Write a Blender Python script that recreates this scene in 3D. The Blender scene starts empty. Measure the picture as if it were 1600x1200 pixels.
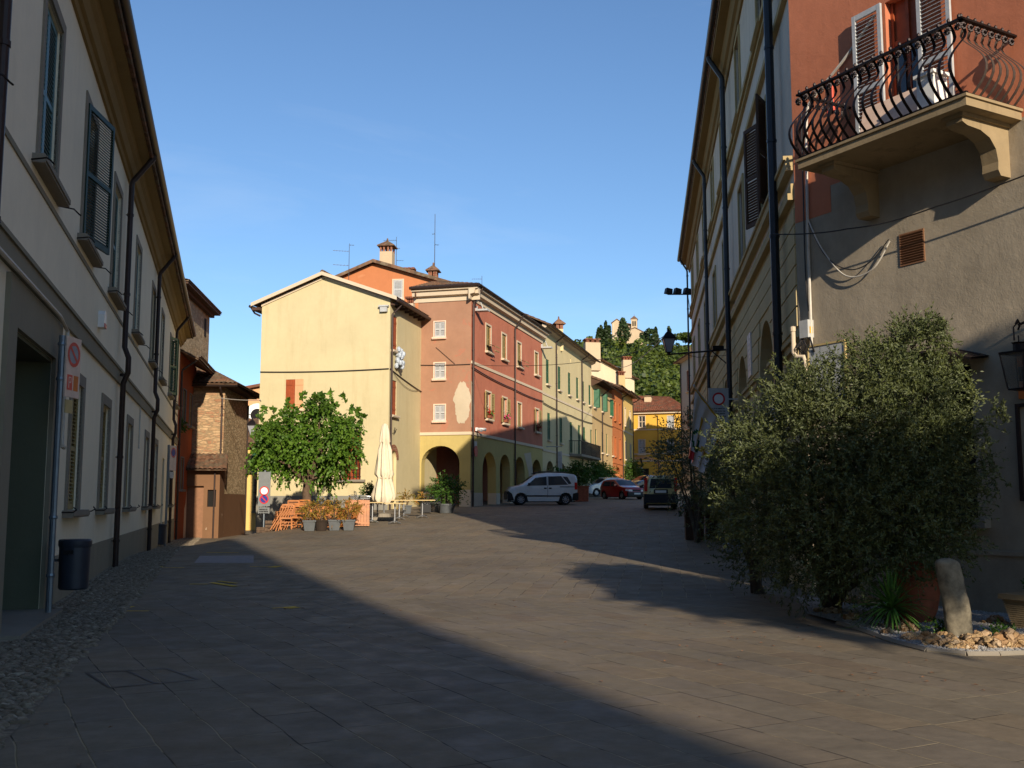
import bpy, math, random
import numpy as np
from mathutils import Vector, Matrix
SC=bpy.context.scene
COL=SC.collection
R=math.radians; PI=math.pi
rnd=random.Random(7)
# ---------------------------------------------------------------- camera, sky, sun, exposure
F=1600.0; EYE=1.6; PITCH=math.atan(183/1600)
cam=bpy.data.cameras.new('camera'); cam.sensor_width=36; cam.lens=36; cam.clip_end=6000; cam.clip_start=.05
camo=bpy.data.objects.new('camera',cam); COL.objects.link(camo)
camo.location=(0,0,EYE); camo.rotation_euler=(PI/2+PITCH,0,0); SC.camera=camo
SUN_X,SUN_EL=0.268,R(19.6)                      # towards the sun: (SUN_X,-1) on the ground
W=bpy.data.worlds.new('World'); SC.world=W; W.use_nodes=True
nt=W.node_tree; sky=nt.nodes.new('ShaderNodeTexSky'); sky.sky_type='NISHITA'; sky.sun_disc=False
sky.sun_elevation=SUN_EL; sky.sun_rotation=PI-math.atan(SUN_X); sky.air_density=1.0; sky.dust_density=0.0; sky.ozone_density=4.6
bg=nt.nodes['Background']; tcw=nt.nodes.new('ShaderNodeTexCoord'); mpw=nt.nodes.new('ShaderNodeMapping'); mpw.inputs['Scale'].default_value=(1.2,1.6,5.5); mpw.inputs['Rotation'].default_value=(0,.25,.4); nt.links.new(tcw.outputs['Generated'],mpw.inputs['Vector'])
nzw=nt.nodes.new('ShaderNodeTexNoise'); nzw.inputs['Scale'].default_value=1.7; nzw.inputs['Detail'].default_value=7; nzw.inputs['Roughness'].default_value=.62; nzw.inputs['Distortion'].default_value=.5; nt.links.new(mpw.outputs[0],nzw.inputs['Vector'])
rpw=nt.nodes.new('ShaderNodeValToRGB'); rpw.color_ramp.elements[0].position=.5; rpw.color_ramp.elements[0].color=(0,0,0,1); rpw.color_ramp.elements[1].position=.85; rpw.color_ramp.elements[1].color=(.22,.22,.22,1); nt.links.new(nzw.outputs['Fac'],rpw.inputs[0])
mxw=nt.nodes.new('ShaderNodeMix'); mxw.data_type='RGBA'; mxw.inputs[7].default_value=(5.2,5.9,6.8,1); nt.links.new(rpw.outputs[0],mxw.inputs[0]); nt.links.new(sky.outputs[0],mxw.inputs[6]); nt.links.new(mxw.outputs[2],bg.inputs[0]); bg.inputs[1].default_value=.118
sl=bpy.data.lights.new('sun','SUN'); sl.energy=5.0; sl.angle=R(.5); sl.color=(1,.86,.68)
so=bpy.data.objects.new('sun',sl); COL.objects.link(so)
sdir=Vector((SUN_X,-1,math.tan(SUN_EL)*math.hypot(SUN_X,1))).normalized()
so.rotation_euler=sdir.to_track_quat('Z','Y').to_euler()
SC.view_settings.view_transform='Standard'; SC.view_settings.look='None'
SC.view_settings.exposure=.35; SC.view_settings.gamma=1
SC.cycles.max_bounces=8; SC.cycles.diffuse_bounces=5; SC.cycles.use_denoising=True
# ---------------------------------------------------------------- measuring helpers
cp,sp=math.cos(PITCH),math.sin(PITCH)
def ray(u,v):
    dz=(600-v)/F; return ((u-800)/F, cp-dz*sp, sp+dz*cp)
def at(u,v,Y):
    r=ray(u,v);t=Y/r[1];return Vector((r[0]*t,Y,EYE+r[2]*t))
def gr(u,v,z=0):
    r=ray(u,v);t=(z-EYE)/r[2];return Vector((r[0]*t,r[1]*t,z))
class Fr:                                       # a facade line: origin, direction left to right seen from outside
    def __init__(s,o,d):
        l=math.hypot(*d);s.o=(o[0],o[1]);s.d=(d[0]/l,d[1]/l);s.rz=math.atan2(s.d[1],s.d[0])
    def fp(s,u,v,off=0):
        r=ray(u,v);n=(-s.d[1],s.d[0])
        t=((s.o[0]*n[0]+s.o[1]*n[1])-off)/(r[0]*n[0]+r[1]*n[1])
        x,y=r[0]*t,r[1]*t
        return ((x-s.o[0])*s.d[0]+(y-s.o[1])*s.d[1], EYE+r[2]*t)
    def x(s,u,v=783,off=0): return s.fp(u,v,off)[0]
    def z(s,u,v,off=0): return s.fp(u,v,off)[1]
    def w(s,x,y=0,z=0): return Vector((s.o[0]+s.d[0]*x-s.d[1]*y, s.o[1]+s.d[1]*x+s.d[0]*y,z))
def cross(o,d,u):
    k=(u-800)/F/(cp+(183/F)*sp); s=(k*o[1]-o[0])/(d[0]-k*d[1]); return (o[0]+d[0]*s,o[1]+d[1]*s)
def lerp(a,b,t): return a+(b-a)*t
def prof(P,x):
    if x<=P[0][0]: return P[0][1]
    for (a,b),(c,d) in zip(P,P[1:]):
        if x<=c: return lerp(b,d,(x-a)/(c-a))
    return P[-1][1]
PR=[(-60,0),(17,0),(24,.12),(30,.27),(36,.52),(44,.9),(50,1.17),(54.5,1.31),(60,1.43),(72,1.72),(83,2.0),(100,2.9),(118,3.7),(200,6)]
PL=[(-60,0),(24,0),(40,-.15),(52,-.33),(60,-.38),(120,-.6)]
def sstep(a,b,x):
    t=min(1,max(0,(x-a)/(b-a))); return t*t*(3-2*t)
def gz(x,y):
    r=(prof(PR,y-1.5)+2*prof(PR,y)+prof(PR,y+1.5))/4; l=prof(PL,y)
    return lerp(l,r,sstep(-13.0,-7.6,x))
# ---------------------------------------------------------------- mesh builder
class MB:
    def __init__(s): s.v=[];s.f=[];s.m=[];s.T=None
    def add(s,vs,fs,m=0):
        b=len(s.v)
        if s.T is not None: vs=[tuple(s.T@Vector(p)) for p in vs]
        s.v.extend([tuple(p) for p in vs]); s.f.extend([tuple(i+b for i in f) for f in fs]); s.m.extend([m]*len(fs))
    def box(s,x0,x1,y0,y1,z0,z1,m=0):
        s.add([(x0,y0,z0),(x1,y0,z0),(x1,y1,z0),(x0,y1,z0),(x0,y0,z1),(x1,y0,z1),(x1,y1,z1),(x0,y1,z1)],
              [(0,3,2,1),(4,5,6,7),(0,1,5,4),(1,2,6,5),(2,3,7,6),(3,0,4,7)],m)
    def cbox(s,c,d,m=0,rz=0,rx=0,ry=0):
        o=s.T; M=Matrix.Translation(c)@Matrix.Rotation(rz,4,'Z')@Matrix.Rotation(rx,4,'X')@Matrix.Rotation(ry,4,'Y')
        s.T=M if o is None else o@M; s.box(-d[0]/2,d[0]/2,-d[1]/2,d[1]/2,-d[2]/2,d[2]/2,m); s.T=o
    def quad(s,a,b,c,d,m=0): s.add([a,b,c,d],[(0,1,2,3)],m)
    def poly(s,ps,m=0): s.add(ps,[tuple(range(len(ps)))],m)
    def prism(s,ps,ext,m=0):                   # ps: closed polygon, ext: extrusion vector
        n=len(ps); e=Vector(ext); q=[tuple(Vector(p)+e) for p in ps]
        s.add(list(ps)+q,[tuple(range(n))[::-1],tuple(range(n,2*n))]+[(i,(i+1)%n,(i+1)%n+n,i+n) for i in range(n)],m)
    def extx(s,pf,x0,x1,m=0): s.prism([(x0,y,z) for y,z in pf],(x1-x0,0,0),m)
    def tube(s,ps,r,n=8,m=0,caps=True):
        ps=[Vector(p) for p in ps]; rs=r if isinstance(r,(list,tuple)) else [r]*len(ps)
        vs=[];fs=[];up=None
        for i,p in enumerate(ps):
            t=(ps[min(i+1,len(ps)-1)]-ps[max(i-1,0)])
            if t.length<1e-9: t=Vector((0,0,1))
            t.normalize()
            if up is None: up=t.orthogonal().normalized()
            a=(up-t*up.dot(t)); a=a.normalized() if a.length>1e-6 else t.orthogonal().normalized(); up=a; b=t.cross(a)
            for k in range(n):
                an=2*PI*k/n; vs.append(tuple(p+(a*math.cos(an)+b*math.sin(an))*rs[i]))
        for i in range(len(ps)-1):
            for k in range(n):
                k2=(k+1)%n; fs.append((i*n+k,i*n+k2,(i+1)*n+k2,(i+1)*n+k))
        if caps: fs.append(tuple(range(n))[::-1]); fs.append(tuple((len(ps)-1)*n+k for k in range(n)))
        s.add(vs,fs,m)
    def lathe(s,pf,n=16,c=(0,0,0),m=0,cap=True):
        vs=[(c[0]+r*math.cos(2*PI*k/n),c[1]+r*math.sin(2*PI*k/n),c[2]+z) for r,z in pf for k in range(n)]
        fs=[(i*n+k,i*n+(k+1)%n,(i+1)*n+(k+1)%n,(i+1)*n+k) for i in range(len(pf)-1) for k in range(n)]
        if cap: fs+= [tuple(range(n))[::-1],tuple((len(pf)-1)*n+k for k in range(n))]
        s.add(vs,fs,m)
    def mesh(s,name,mats,smooth=False):
        me=bpy.data.meshes.new(name); me.from_pydata(s.v,[],s.f)
        for m in (mats if isinstance(mats,(list,tuple)) else [mats]): me.materials.append(m)
        if any(s.m): me.polygons.foreach_set('material_index',s.m)
        if smooth:
            me.polygons.foreach_set('use_smooth',[True]*len(me.polygons))
            if smooth!='all':
                try: me.set_sharp_from_angle(angle=R(35))
                except Exception: pass
        me.update(); return me
    def obj(s,name,mats,parent=None,loc=None,rz=0,smooth=False,world_z=True):
        return place(name,s.mesh(name,mats,smooth),parent,loc,rz,world_z)
def place(name,me,parent=None,loc=None,rz=0,world_z=True):
    o=bpy.data.objects.new(name,me); COL.objects.link(o)
    loc=Vector(loc or (0,0,0))
    if parent is not None:
        o.parent=parent
        if world_z and parent.parent is None: loc.z-=parent.location.z
    o.location=loc; o.rotation_euler=(0,0,rz); return o
def npmesh(name,V,Fc,mats,mi=None,smooth=False):
    me=bpy.data.meshes.new(name); k=Fc.shape[1]
    me.vertices.add(len(V)); me.vertices.foreach_set('co',V.astype(np.float32).ravel())
    me.loops.add(Fc.size); me.loops.foreach_set('vertex_index',Fc.astype(np.int32).ravel())
    me.polygons.add(len(Fc)); me.polygons.foreach_set('loop_start',np.arange(0,Fc.size,k,dtype=np.int32)); me.polygons.foreach_set('loop_total',np.full(len(Fc),k,dtype=np.int32))
    for m in mats: me.materials.append(m)
    if mi is not None: me.polygons.foreach_set('material_index',mi.astype(np.int32))
    if smooth: me.polygons.foreach_set('use_smooth',np.ones(len(Fc),bool))
    me.update(calc_edges=True); me.validate(); return me
def tag(o,label=None,cat=None,group=None,kind=None):
    if label:o['label']=label
    if cat:o['category']=cat
    if group:o['group']=group
    if kind:o['kind']=kind
    return o
def thing(name,label,cat,loc=(0,0,0),rz=0,group=None):
    o=bpy.data.objects.new(name,None); COL.objects.link(o); o.location=loc; o.rotation_euler=(0,0,rz); o.empty_display_size=.2
    return tag(o,label,cat,group)
def copy_thing(r,loc,rz,label):
    q=r.copy(); COL.objects.link(q); q.location=loc; q.rotation_euler=(0,0,rz); q['label']=label
    for ch in list(r.children):
        c=ch.copy(); COL.objects.link(c); c.parent=q
        for g in list(ch.children):
            d=g.copy(); COL.objects.link(d); d.parent=c
    return q
# ---------------------------------------------------------------- materials
def L(c): # srgb 0-255 -> linear
    return tuple(((x/255)/12.92 if x/255<.04045 else ((x/255+.055)/1.055)**2.4) for x in c)+(1,)
def newmat(name,rough=.85,metal=0,spec=.3):
    m=bpy.data.materials.new(name); m.use_nodes=True; b=m.node_tree.nodes['Principled BSDF']
    b.inputs['Roughness'].default_value=rough; b.inputs['Metallic'].default_value=metal; b.inputs['Specular IOR Level'].default_value=spec
    return m,m.node_tree,b
def N(nt,t,**kw):
    n=nt.nodes.new(t)
    for k,v in kw.items():
        if k in n.inputs.keys() if hasattr(n.inputs,'keys') else False: n.inputs[k].default_value=v
        else: setattr(n,k,v)
    return n
def noise(nt,vec,scale,detail=4,rough=.6,dist=0):
    n=nt.nodes.new('ShaderNodeTexNoise'); n.inputs['Scale'].default_value=scale; n.inputs['Detail'].default_value=detail
    n.inputs['Roughness'].default_value=rough; n.inputs['Distortion'].default_value=dist; nt.links.new(vec,n.inputs['Vector']); return n.outputs['Fac']
def mapping(nt,vec,scale=(1,1,1),rot=(0,0,0),loc=(0,0,0)):
    n=nt.nodes.new('ShaderNodeMapping'); n.inputs['Scale'].default_value=scale; n.inputs['Rotation'].default_value=rot; n.inputs['Location'].default_value=loc
    nt.links.new(vec,n.inputs['Vector']); return n.outputs[0]
def pos(nt,obj=False):
    if obj: return nt.nodes.new('ShaderNodeTexCoord').outputs['Object']
    return nt.nodes.new('ShaderNodeNewGeometry').outputs['Position']
def ramp(nt,fac,stops):
    n=nt.nodes.new('ShaderNodeValToRGB'); e=n.color_ramp.elements
    e[0].position=stops[0][0]; e[0].color=stops[0][1]; e[1].position=stops[-1][0]; e[1].color=stops[-1][1]
    for p,c in stops[1:-1]:
        q=e.new(p); q.color=c
    nt.links.new(fac,n.inputs[0]); return n.outputs[0]
def g(v): return (v,v,v,1)
def mix(nt,fac,a,b,mode='MIX'):
    n=nt.nodes.new('ShaderNodeMix'); n.data_type='RGBA'; n.blend_type=mode
    for i,x in ((0,fac),(6,a),(7,b)):
        if isinstance(x,(int,float)): n.inputs[i].default_value=x
        elif isinstance(x,tuple): n.inputs[i].default_value=x
        else: nt.links.new(x,n.inputs[i])
    return n.outputs[2]
def bump(nt,b,h,strength=.3,dist=.01):
    n=nt.nodes.new('ShaderNodeBump'); n.inputs['Strength'].default_value=strength; n.inputs['Distance'].default_value=dist
    nt.links.new(h,n.inputs['Height']); nt.links.new(n.outputs[0],b.inputs['Normal'])
def math_(nt,op,a,b=None,clamp=False):
    n=nt.nodes.new('ShaderNodeMath'); n.operation=op; n.use_clamp=clamp
    for i,x in ((0,a),(1,b)):
        if x is None: continue
        if isinstance(x,(int,float)): n.inputs[i].default_value=x
        else: nt.links.new(x,n.inputs[i])
    return n.outputs[0]
def simple(name,c,rough=.6,metal=0,spec=.4,var=.12,scale=6,bmp=0):
    m,nt,b=newmat(name,rough,metal,spec); p=pos(nt,True)
    f=noise(nt,p,scale,4); col=mix(nt,1.0,c,ramp(nt,f,[(.3,g(1-var)),(.7,g(1+var))]),'MULTIPLY')
    nt.links.new(col,b.inputs['Base Color'])
    if bmp: bump(nt,b,noise(nt,p,scale*6,3),bmp,.004)
    return m
def plaster(name,c,var=.14,stain=.25,stain_col=None,bmp=.35,scale=.5,patch=None):
    m,nt,b=newmat(name,.92,0,.15); p=pos(nt)
    big=noise(nt,p,scale,5,.65); mid=noise(nt,p,3.5,5,.7); fine=noise(nt,p,40,3)
    col=mix(nt,1.0,c,ramp(nt,big,[(.3,g(1-var)),(.7,g(1+var*.5))]),'MULTIPLY')
    col=mix(nt,1.0,col,ramp(nt,mid,[(.25,g(1-var*.6)),(.75,g(1+var*.3))]),'MULTIPLY')
    st=noise(nt,mapping(nt,p,(2.2,2.2,.22)),1.3,5,.7)
    sc=stain_col or tuple(x*.55 for x in c[:3])+(1,)
    col=mix(nt,ramp(nt,st,[(.52,g(0)),(.78,g(stain))]),col,sc)
    if patch: 
        pf=noise(nt,p,patch[1],4,.6,.3); col=mix(nt,ramp(nt,pf,[(patch[2],g(0)),(patch[2]+.03,g(patch[3]))]),col,patch[0])
    nt.links.new(col,b.inputs['Base Color'])
    h=math_(nt,'ADD',math_(nt,'MULTIPLY',mid,1.0),math_(nt,'MULTIPLY',fine,.25)); bump(nt,b,h,bmp,.02); return m
def masonry(name,cols,mortar,sc=(3.2,3.2,7.5),bmp=.9,edge=.07):
    m,nt,b=newmat(name,.95,0,.1); p=pos(nt); q=mapping(nt,p,sc)
    dn=nt.nodes.new('ShaderNodeTexNoise'); dn.inputs['Scale'].default_value=2.2; nt.links.new(q,dn.inputs['Vector'])
    q2=nt.nodes.new('ShaderNodeVectorMath'); q2.operation='ADD'; sub=nt.nodes.new('ShaderNodeVectorMath'); sub.operation='SCALE'; sub.inputs['Scale'].default_value=.35
    nt.links.new(dn.outputs['Color'],sub.inputs[0]); nt.links.new(q,q2.inputs[0]); nt.links.new(sub.outputs[0],q2.inputs[1]); q=q2.outputs[0]
    v=nt.nodes.new('ShaderNodeTexVoronoi'); v.inputs['Scale'].default_value=1; nt.links.new(q,v.inputs['Vector'])
    e=nt.nodes.new('ShaderNodeTexVoronoi'); e.feature='DISTANCE_TO_EDGE'; e.inputs['Scale'].default_value=1; nt.links.new(q,e.inputs['Vector'])
    sep=nt.nodes.new('ShaderNodeSeparateColor'); nt.links.new(v.outputs['Color'],sep.inputs[0])
    n=len(cols); c=ramp(nt,sep.outputs[0],[((i+.0)/(n-1),L(k)) for i,k in enumerate(cols)])
    c=mix(nt,1.0,c,ramp(nt,noise(nt,p,9,4),[(.3,g(.75)),(.7,g(1.15))]),'MULTIPLY')
    ed=ramp(nt,e.outputs['Distance'],[(edge*.4,g(0)),(edge*1.6,g(1))]); c=mix(nt,ed,L(mortar),c)
    nt.links.new(c,b.inputs['Base Color']); h=math_(nt,'ADD',ed,math_(nt,'MULTIPLY',noise(nt,p,22,3),.4)); bump(nt,b,h,bmp,.03); return m
def tiles(name,cols=((112,80,62),(136,102,80),(90,68,54),(128,112,92))):
    m,nt,b=newmat(name,.95,0,.1); p=pos(nt,True)
    v=nt.nodes.new('ShaderNodeTexVoronoi'); v.inputs['Scale'].default_value=4.2; nt.links.new(p,v.inputs['Vector'])
    sep=nt.nodes.new('ShaderNodeSeparateColor'); nt.links.new(v.outputs['Color'],sep.inputs[0])
    c=ramp(nt,sep.outputs[0],[(i/(len(cols)-1),L(k)) for i,k in enumerate(cols)])
    c=mix(nt,ramp(nt,noise(nt,p,1.2,5),[(.45,g(0)),(.7,g(.7))]),c,L((88,84,70)))
    nt.links.new(c,b.inputs['Base Color']); bump(nt,b,noise(nt,p,30,3),.5,.01); return m
def leafmat(name,c1,c2,back=None,rough=.55,trans=.25,scale=7):
    m,nt,b=newmat(name,rough,0,.35); p=pos(nt); f=noise(nt,p,scale,3,.7); f2=noise(nt,p,scale*.18,3,.6)
    c=mix(nt,ramp(nt,f,[(.35,g(0)),(.65,g(1))]),c1,c2); c=mix(nt,1.0,c,ramp(nt,f2,[(.35,g(.75)),(.65,g(1.2))]),'MULTIPLY')
    if back:
        ge=nt.nodes.new('ShaderNodeNewGeometry'); c=mix(nt,ge.outputs['Backfacing'],c,back)
    nt.links.new(c,b.inputs['Base Color'])
    if trans:
        tr=nt.nodes.new('ShaderNodeBsdfTranslucent'); nt.links.new(mix(nt,1.0,c,(1.0,1.15,.5,1),'MULTIPLY'),tr.inputs[0]); ms=nt.nodes.new('ShaderNodeMixShader'); ms.inputs[0].default_value=trans
        out=nt.nodes['Material Output']; nt.links.new(b.outputs[0],ms.inputs[1]); nt.links.new(tr.outputs[0],ms.inputs[2]); nt.links.new(ms.outputs[0],out.inputs[0])
    return m
def carpaint(name,c,metal=.3):
    m,nt,b=newmat(name,.28,metal,.5); b.inputs['Coat Weight'].default_value=.8; b.inputs['Coat Roughness'].default_value=.06
    p=pos(nt,True); f=noise(nt,p,3,4); nt.links.new(mix(nt,1.0,c,ramp(nt,f,[(.3,g(.9)),(.7,g(1.05))]),'MULTIPLY'),b.inputs['Base Color']); return m
def glassmat(name,c=(.02,.025,.03,1),rough=.06):
    m,nt,b=newmat(name,rough,0,.7); p=pos(nt,True); f=noise(nt,p,2,3); nt.links.new(mix(nt,f,c,tuple(x*1.8 for x in c[:3])+(1,)),b.inputs['Base Color']); return m
def flagstones():
    m,nt,b=newmat('flagstone_paving',.78,0,.25); p=pos(nt)
    wob=nt.nodes.new('ShaderNodeTexNoise'); wob.inputs['Scale'].default_value=1.1; wob.inputs['Detail'].default_value=2; nt.links.new(p,wob.inputs['Vector'])
    sc=nt.nodes.new('ShaderNodeVectorMath'); sc.operation='SCALE'; sc.inputs['Scale'].default_value=.07; nt.links.new(wob.outputs['Color'],sc.inputs[0])
    ad=nt.nodes.new('ShaderNodeVectorMath'); nt.links.new(p,ad.inputs[0]); nt.links.new(sc.outputs[0],ad.inputs[1]); q=ad.outputs[0]
    def brick(rot,loc,w,h):
        k=nt.nodes.new('ShaderNodeTexBrick'); nt.links.new(mapping(nt,q,(1,1,1),(0,0,rot),loc),k.inputs['Vector'])
        k.inputs['Scale'].default_value=1; k.inputs['Brick Width'].default_value=w; k.inputs['Row Height'].default_value=h; k.inputs['Mortar Size'].default_value=.0085
        k.inputs['Mortar Smooth'].default_value=.6; k.inputs['Color1'].default_value=g(0); k.inputs['Color2'].default_value=g(1); k.inputs['Mortar'].default_value=g(.5); k.offset=.43; k.squash=1.35; k.squash_frequency=3; k.inputs['Bias'].default_value=0
        return k
    A=brick(R(62),(0,0,0),.98,.42); B=brick(R(-82),(.3,.1,0),.9,.4)
    sx=nt.nodes.new('ShaderNodeSeparateXYZ'); nt.links.new(p,sx.inputs[0])
    zone=math_(nt,'GREATER_THAN',sx.outputs[1],17.2)
    c=mix(nt,zone,A.outputs['Color'],B.outputs['Color']); fc=nt.nodes.new('ShaderNodeMix'); nt.links.new(zone,fc.inputs[0]); nt.links.new(A.outputs['Fac'],fc.inputs[2]); nt.links.new(B.outputs['Fac'],fc.inputs[3]); fac=fc.outputs[0]
    base=ramp(nt,c,[(0,L((112,102,86))),(.35,L((120,110,93))),(.6,L((115,105,91))),(.85,L((123,110,90))),(1,L((114,101,84)))])
    base=mix(nt,1.0,base,ramp(nt,noise(nt,p,.35,5,.65),[(.3,g(.78)),(.7,g(1.15))]),'MULTIPLY')
    base=mix(nt,1.0,base,ramp(nt,noise(nt,p,6,6,.75),[(.25,g(.78)),(.75,g(1.16))]),'MULTIPLY')
    base=mix(nt,ramp(nt,noise(nt,p,1.7,4,.7,.6),[(.66,g(0)),(.72,g(.35))]),base,L((72,64,56)))
    jn=noise(nt,p,.9,4,.7); jc=ramp(nt,jn,[(.45,L((66,59,51))),(.53,L((148,134,106)))])
    base=mix(nt,fac,base,jc); nt.links.new(base,b.inputs['Base Color'])
    h=math_(nt,'ADD',math_(nt,'MULTIPLY',fac,-1.2),math_(nt,'ADD',math_(nt,'MULTIPLY',noise(nt,p,5,6,.7),.5),math_(nt,'MULTIPLY',c,.35))); bump(nt,b,h,.55,.02)
    nt.links.new(ramp(nt,noise(nt,p,2.5,3),[(.3,g(.6)),(.7,g(.9))]),b.inputs['Roughness']); return m
M={}
M['pave']=flagstones()
M['cob']=masonry('river_cobbles',((70,66,60),(96,92,84),(54,50,46),(110,102,88)),(40,37,33),(1,1,1))
M['white_plaster']=plaster('grey_white_plaster',L((238,226,198)),.07,.14,bmp=.25)
M['green_gray']=plaster('green_grey_plaster',L((96,98,80)),.08,.2)
M['plinth']=plaster('cement_plinth',L((150,142,122)),.12,.35)
M['band']=plaster('band_plaster',L((138,131,112)),.08,.2)
M['soffit']=plaster('ochre_cornice',L((140,118,78)),.08,.2)
M['gutter']=simple('brown_copper_gutter',L((62,50,46)),.5,.5)
M['dgutter']=simple('dark_painted_downpipe',L((42,42,46)),.45,.3)
M['green_sh']=simple('dark_green_shutter_paint',L((50,96,66)),.55,var=.15)
M['dgreen_sh']=simple('very_dark_green_shutter',L((38,60,46)),.55)
M['teal_sh']=simple('blue_green_shutter_paint',L((92,128,134)),.55)
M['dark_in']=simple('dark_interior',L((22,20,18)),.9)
M['tan_sh']=simple('weathered_ochre_shutter_paint',L((150,132,84)),.7,var=.2)
M['brown_sh']=simple('red_brown_shutter',L((150,70,34)),.6,var=.2)
M['stone']=plaster('window_stone',L((140,132,118)),.15,.25)
M['door_green']=simple('dark_portal_door',L((40,42,36)),.55)
M['brass']=simple('brass',L((190,150,70)),.3,.9)
M['steel']=simple('galvanised_pole',L((120,130,138)),.4,.6)
M['bin']=simple('dark_blue_bin_plastic',L((42,48,58)),.45)
M['orange_pl']=plaster('orange_plaster',L((166,86,52)),.12,.3)
M['cream_pl']=plaster('cream_plaster',L((200,187,147)),.075,.32,stain_col=L((168,146,104)),bmp=.3)
M['pink_pl']=plaster('faded_pink_plaster',L((162,123,99)),.12,.3,stain_col=L((150,96,78)),patch=(L((176,112,90)),.8,.6,.5))
M['ltyellow_pl']=plaster('lower_olive_plaster',L((184,166,106)),.09,.25)
M['pink_front']=plaster('street_side_pink_plaster',L((184,116,92)),.14,.35,stain_col=L((150,96,78)),patch=(L((170,98,78)),.8,.58,.55))
M['patch']=plaster('bare_cement_patch',L((190,176,152)),.1,.1)
M['white_trim']=plaster('cream_trim',L((205,188,163)),.06,.2)
M['greyplinth']=plaster('grey_blue_plinth',L((132,130,121)),.1,.25)
M['green_pl']=plaster('pale_yellow_green_plaster',L((206,190,146)),.08,.25)
M['tan_pl']=plaster('tan_plaster',L((196,168,120)),.1,.3)
M['org2_pl']=plaster('terracotta_plaster',L((190,116,70)),.1,.3)
M['yel_pl']=plaster('yellow_plaster',L((222,186,112)),.1,.25)
M['end_pl']=plaster('golden_yellow_plaster',L((214,168,70)),.06,.15)
M['tall_pl']=plaster('pale_plaster',L((238,218,180)),.06,.15)
M['otall_pl']=plaster('salmon_orange_plaster',L((186,119,79)),.09,.2,patch=(L((190,130,92)),.6,.6,.7))
M['blu_pl']=plaster('pale_grey_plaster',L((172,172,161)),.06,.15)
M['sal_pl']=plaster('salmon_plaster',L((210,161,119)),.06,.1)
M['pal_pl']=plaster('palace_plaster',L((204,195,178)),.12,.4,stain_col=L((100,92,80)))
M['pal_lo']=plaster('palace_ground_floor',L((188,170,128)),.1,.3)
M['pal_tr']=plaster('palace_mouldings',L((174,154,112)),.1,.3)
M['rough_pl']=plaster('rough_grey_plaster',L((164,152,132)),.2,.4,bmp=.55,scale=.9)
M['terra_pl']=plaster('terracotta_upper_plaster',L((196,122,90)),.14,.25,stain_col=L((150,80,50)))
M['balc']=plaster('weathered_balcony_stone',L((152,134,104)),.2,.6,stain_col=L((90,80,66)))
M['iron']=simple('wrought_iron',L((40,34,34)),.5,.7,var=.3)
M['iron2']=simple('paler_iron',L((92,84,78)),.5,.6,var=.25)
M['grey_sh']=simple('pale_grey_shutter',L((176,178,178)),.55)
M['tower']=masonry('tower_stone',((176,160,128),(200,184,148),(152,138,110),(186,166,132)),(166,150,120),(3,3,6),.5)
M['stone_w']=masonry('river_stone_wall',((200,178,140),(220,198,160),(170,150,116),(208,184,146)),(150,130,100),(3.8,3.8,6.5),.7)
M['brick_w']=masonry('stone_and_brick_wall',((168,138,104),(186,158,122),(156,116,88),(176,148,114)),(146,126,98),(2.2,2.2,7.5),.7)
M['brown_pl']=plaster('peeling_brown_plinth',L((120,90,66)),.1,.3,patch=(L((186,168,144)),2.2,.7,.8))
M['tile']=tiles('old_roof_tiles')
M['tile2']=tiles('red_roof_tiles',((138,84,62),(124,76,58),(112,72,56),(148,102,80)))
M['wood_d']=simple('dark_roof_timber',L((74,52,38)),.8)
M['brick']=masonry('chimney_brick',((150,88,66),(136,78,58),(164,106,82)),(146,122,100),(4,4,12),.5)
M['glass']=glassmat('window_glass')
M['cable']=simple('black_cable',L((40,38,38)),.6)
M['wcable']=simple('white_cable',L((190,184,172)),.6)
M['white']=simple('white_paint',L((226,226,222)),.5,var=.04)
M['red']=simple('red_paint',L((190,30,30)),.5,var=.08)
M['blue']=simple('blue_paint',L((30,50,130)),.5,var=.08)
M['orange']=simple('orange_sign_print',L((214,120,50)),.6)
M['pinkred']=simple('faded_red_print',L((214,90,70)),.6)
M['dsign']=simple('tree_shaded_sign_face',L((112,116,116)),.5)  # face colour darkened to hold the tree shade lying on this sign
M['palesign']=simple('faded_sign_face',L((226,196,174)),.6)
M['greysign']=simple('grey_sign_face',L((176,178,176)),.5)
M['black']=simple('black_plastic',L((24,24,26)),.5)
M['rubber']=simple('rubber',L((22,22,23)),.8)
M['alloy']=simple('alloy_rim',L((160,162,166)),.35,.7)
M['redlens']=simple('red_lens',L((190,20,22)),.2,spec=.6)
M['clear']=simple('clear_lens',L((210,212,214)),.15,spec=.6)
M['plate']=simple('number_plate',L((215,215,205)),.5,var=.03)
M['alu']=simple('brushed_aluminium',L((200,202,204)),.28,.9,var=.05)
M['teak']=simple('orange_teak',L((170,108,58)),.5,var=.25,scale=4)
M['tabletop']=simple('beige_laminate_top',L((188,164,110)),.5)
M['canvas']=simple('cream_parasol_canvas',L((214,200,174)),.85,var=.08,bmp=.3)
M['potgrey']=simple('grey_plastic_pot',L((84,88,90)),.55)
M['terrac']=simple('terracotta_pot',L((140,78,52)),.8,var=.25)
M['door_br']=simple('ochre_brown_door',L((132,94,66)),.7)
M['soil']=simple('soil',L((48,38,30)),.95)
M['bark']=simple('bark',L((92,74,58)),.9,var=.3,scale=12,bmp=.6)
M['barkd']=simple('olive_bark',L((80,72,62)),.9,var=.3,scale=12,bmp=.6)
M['mulb']=leafmat('mulberry_leaves',L((58,92,26)),L((106,138,44)),trans=.3,scale=2.5)
M['olive']=leafmat('olive_leaves',L((52,64,30)),L((96,102,54)),L((88,96,64)),trans=.12,scale=3)
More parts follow.
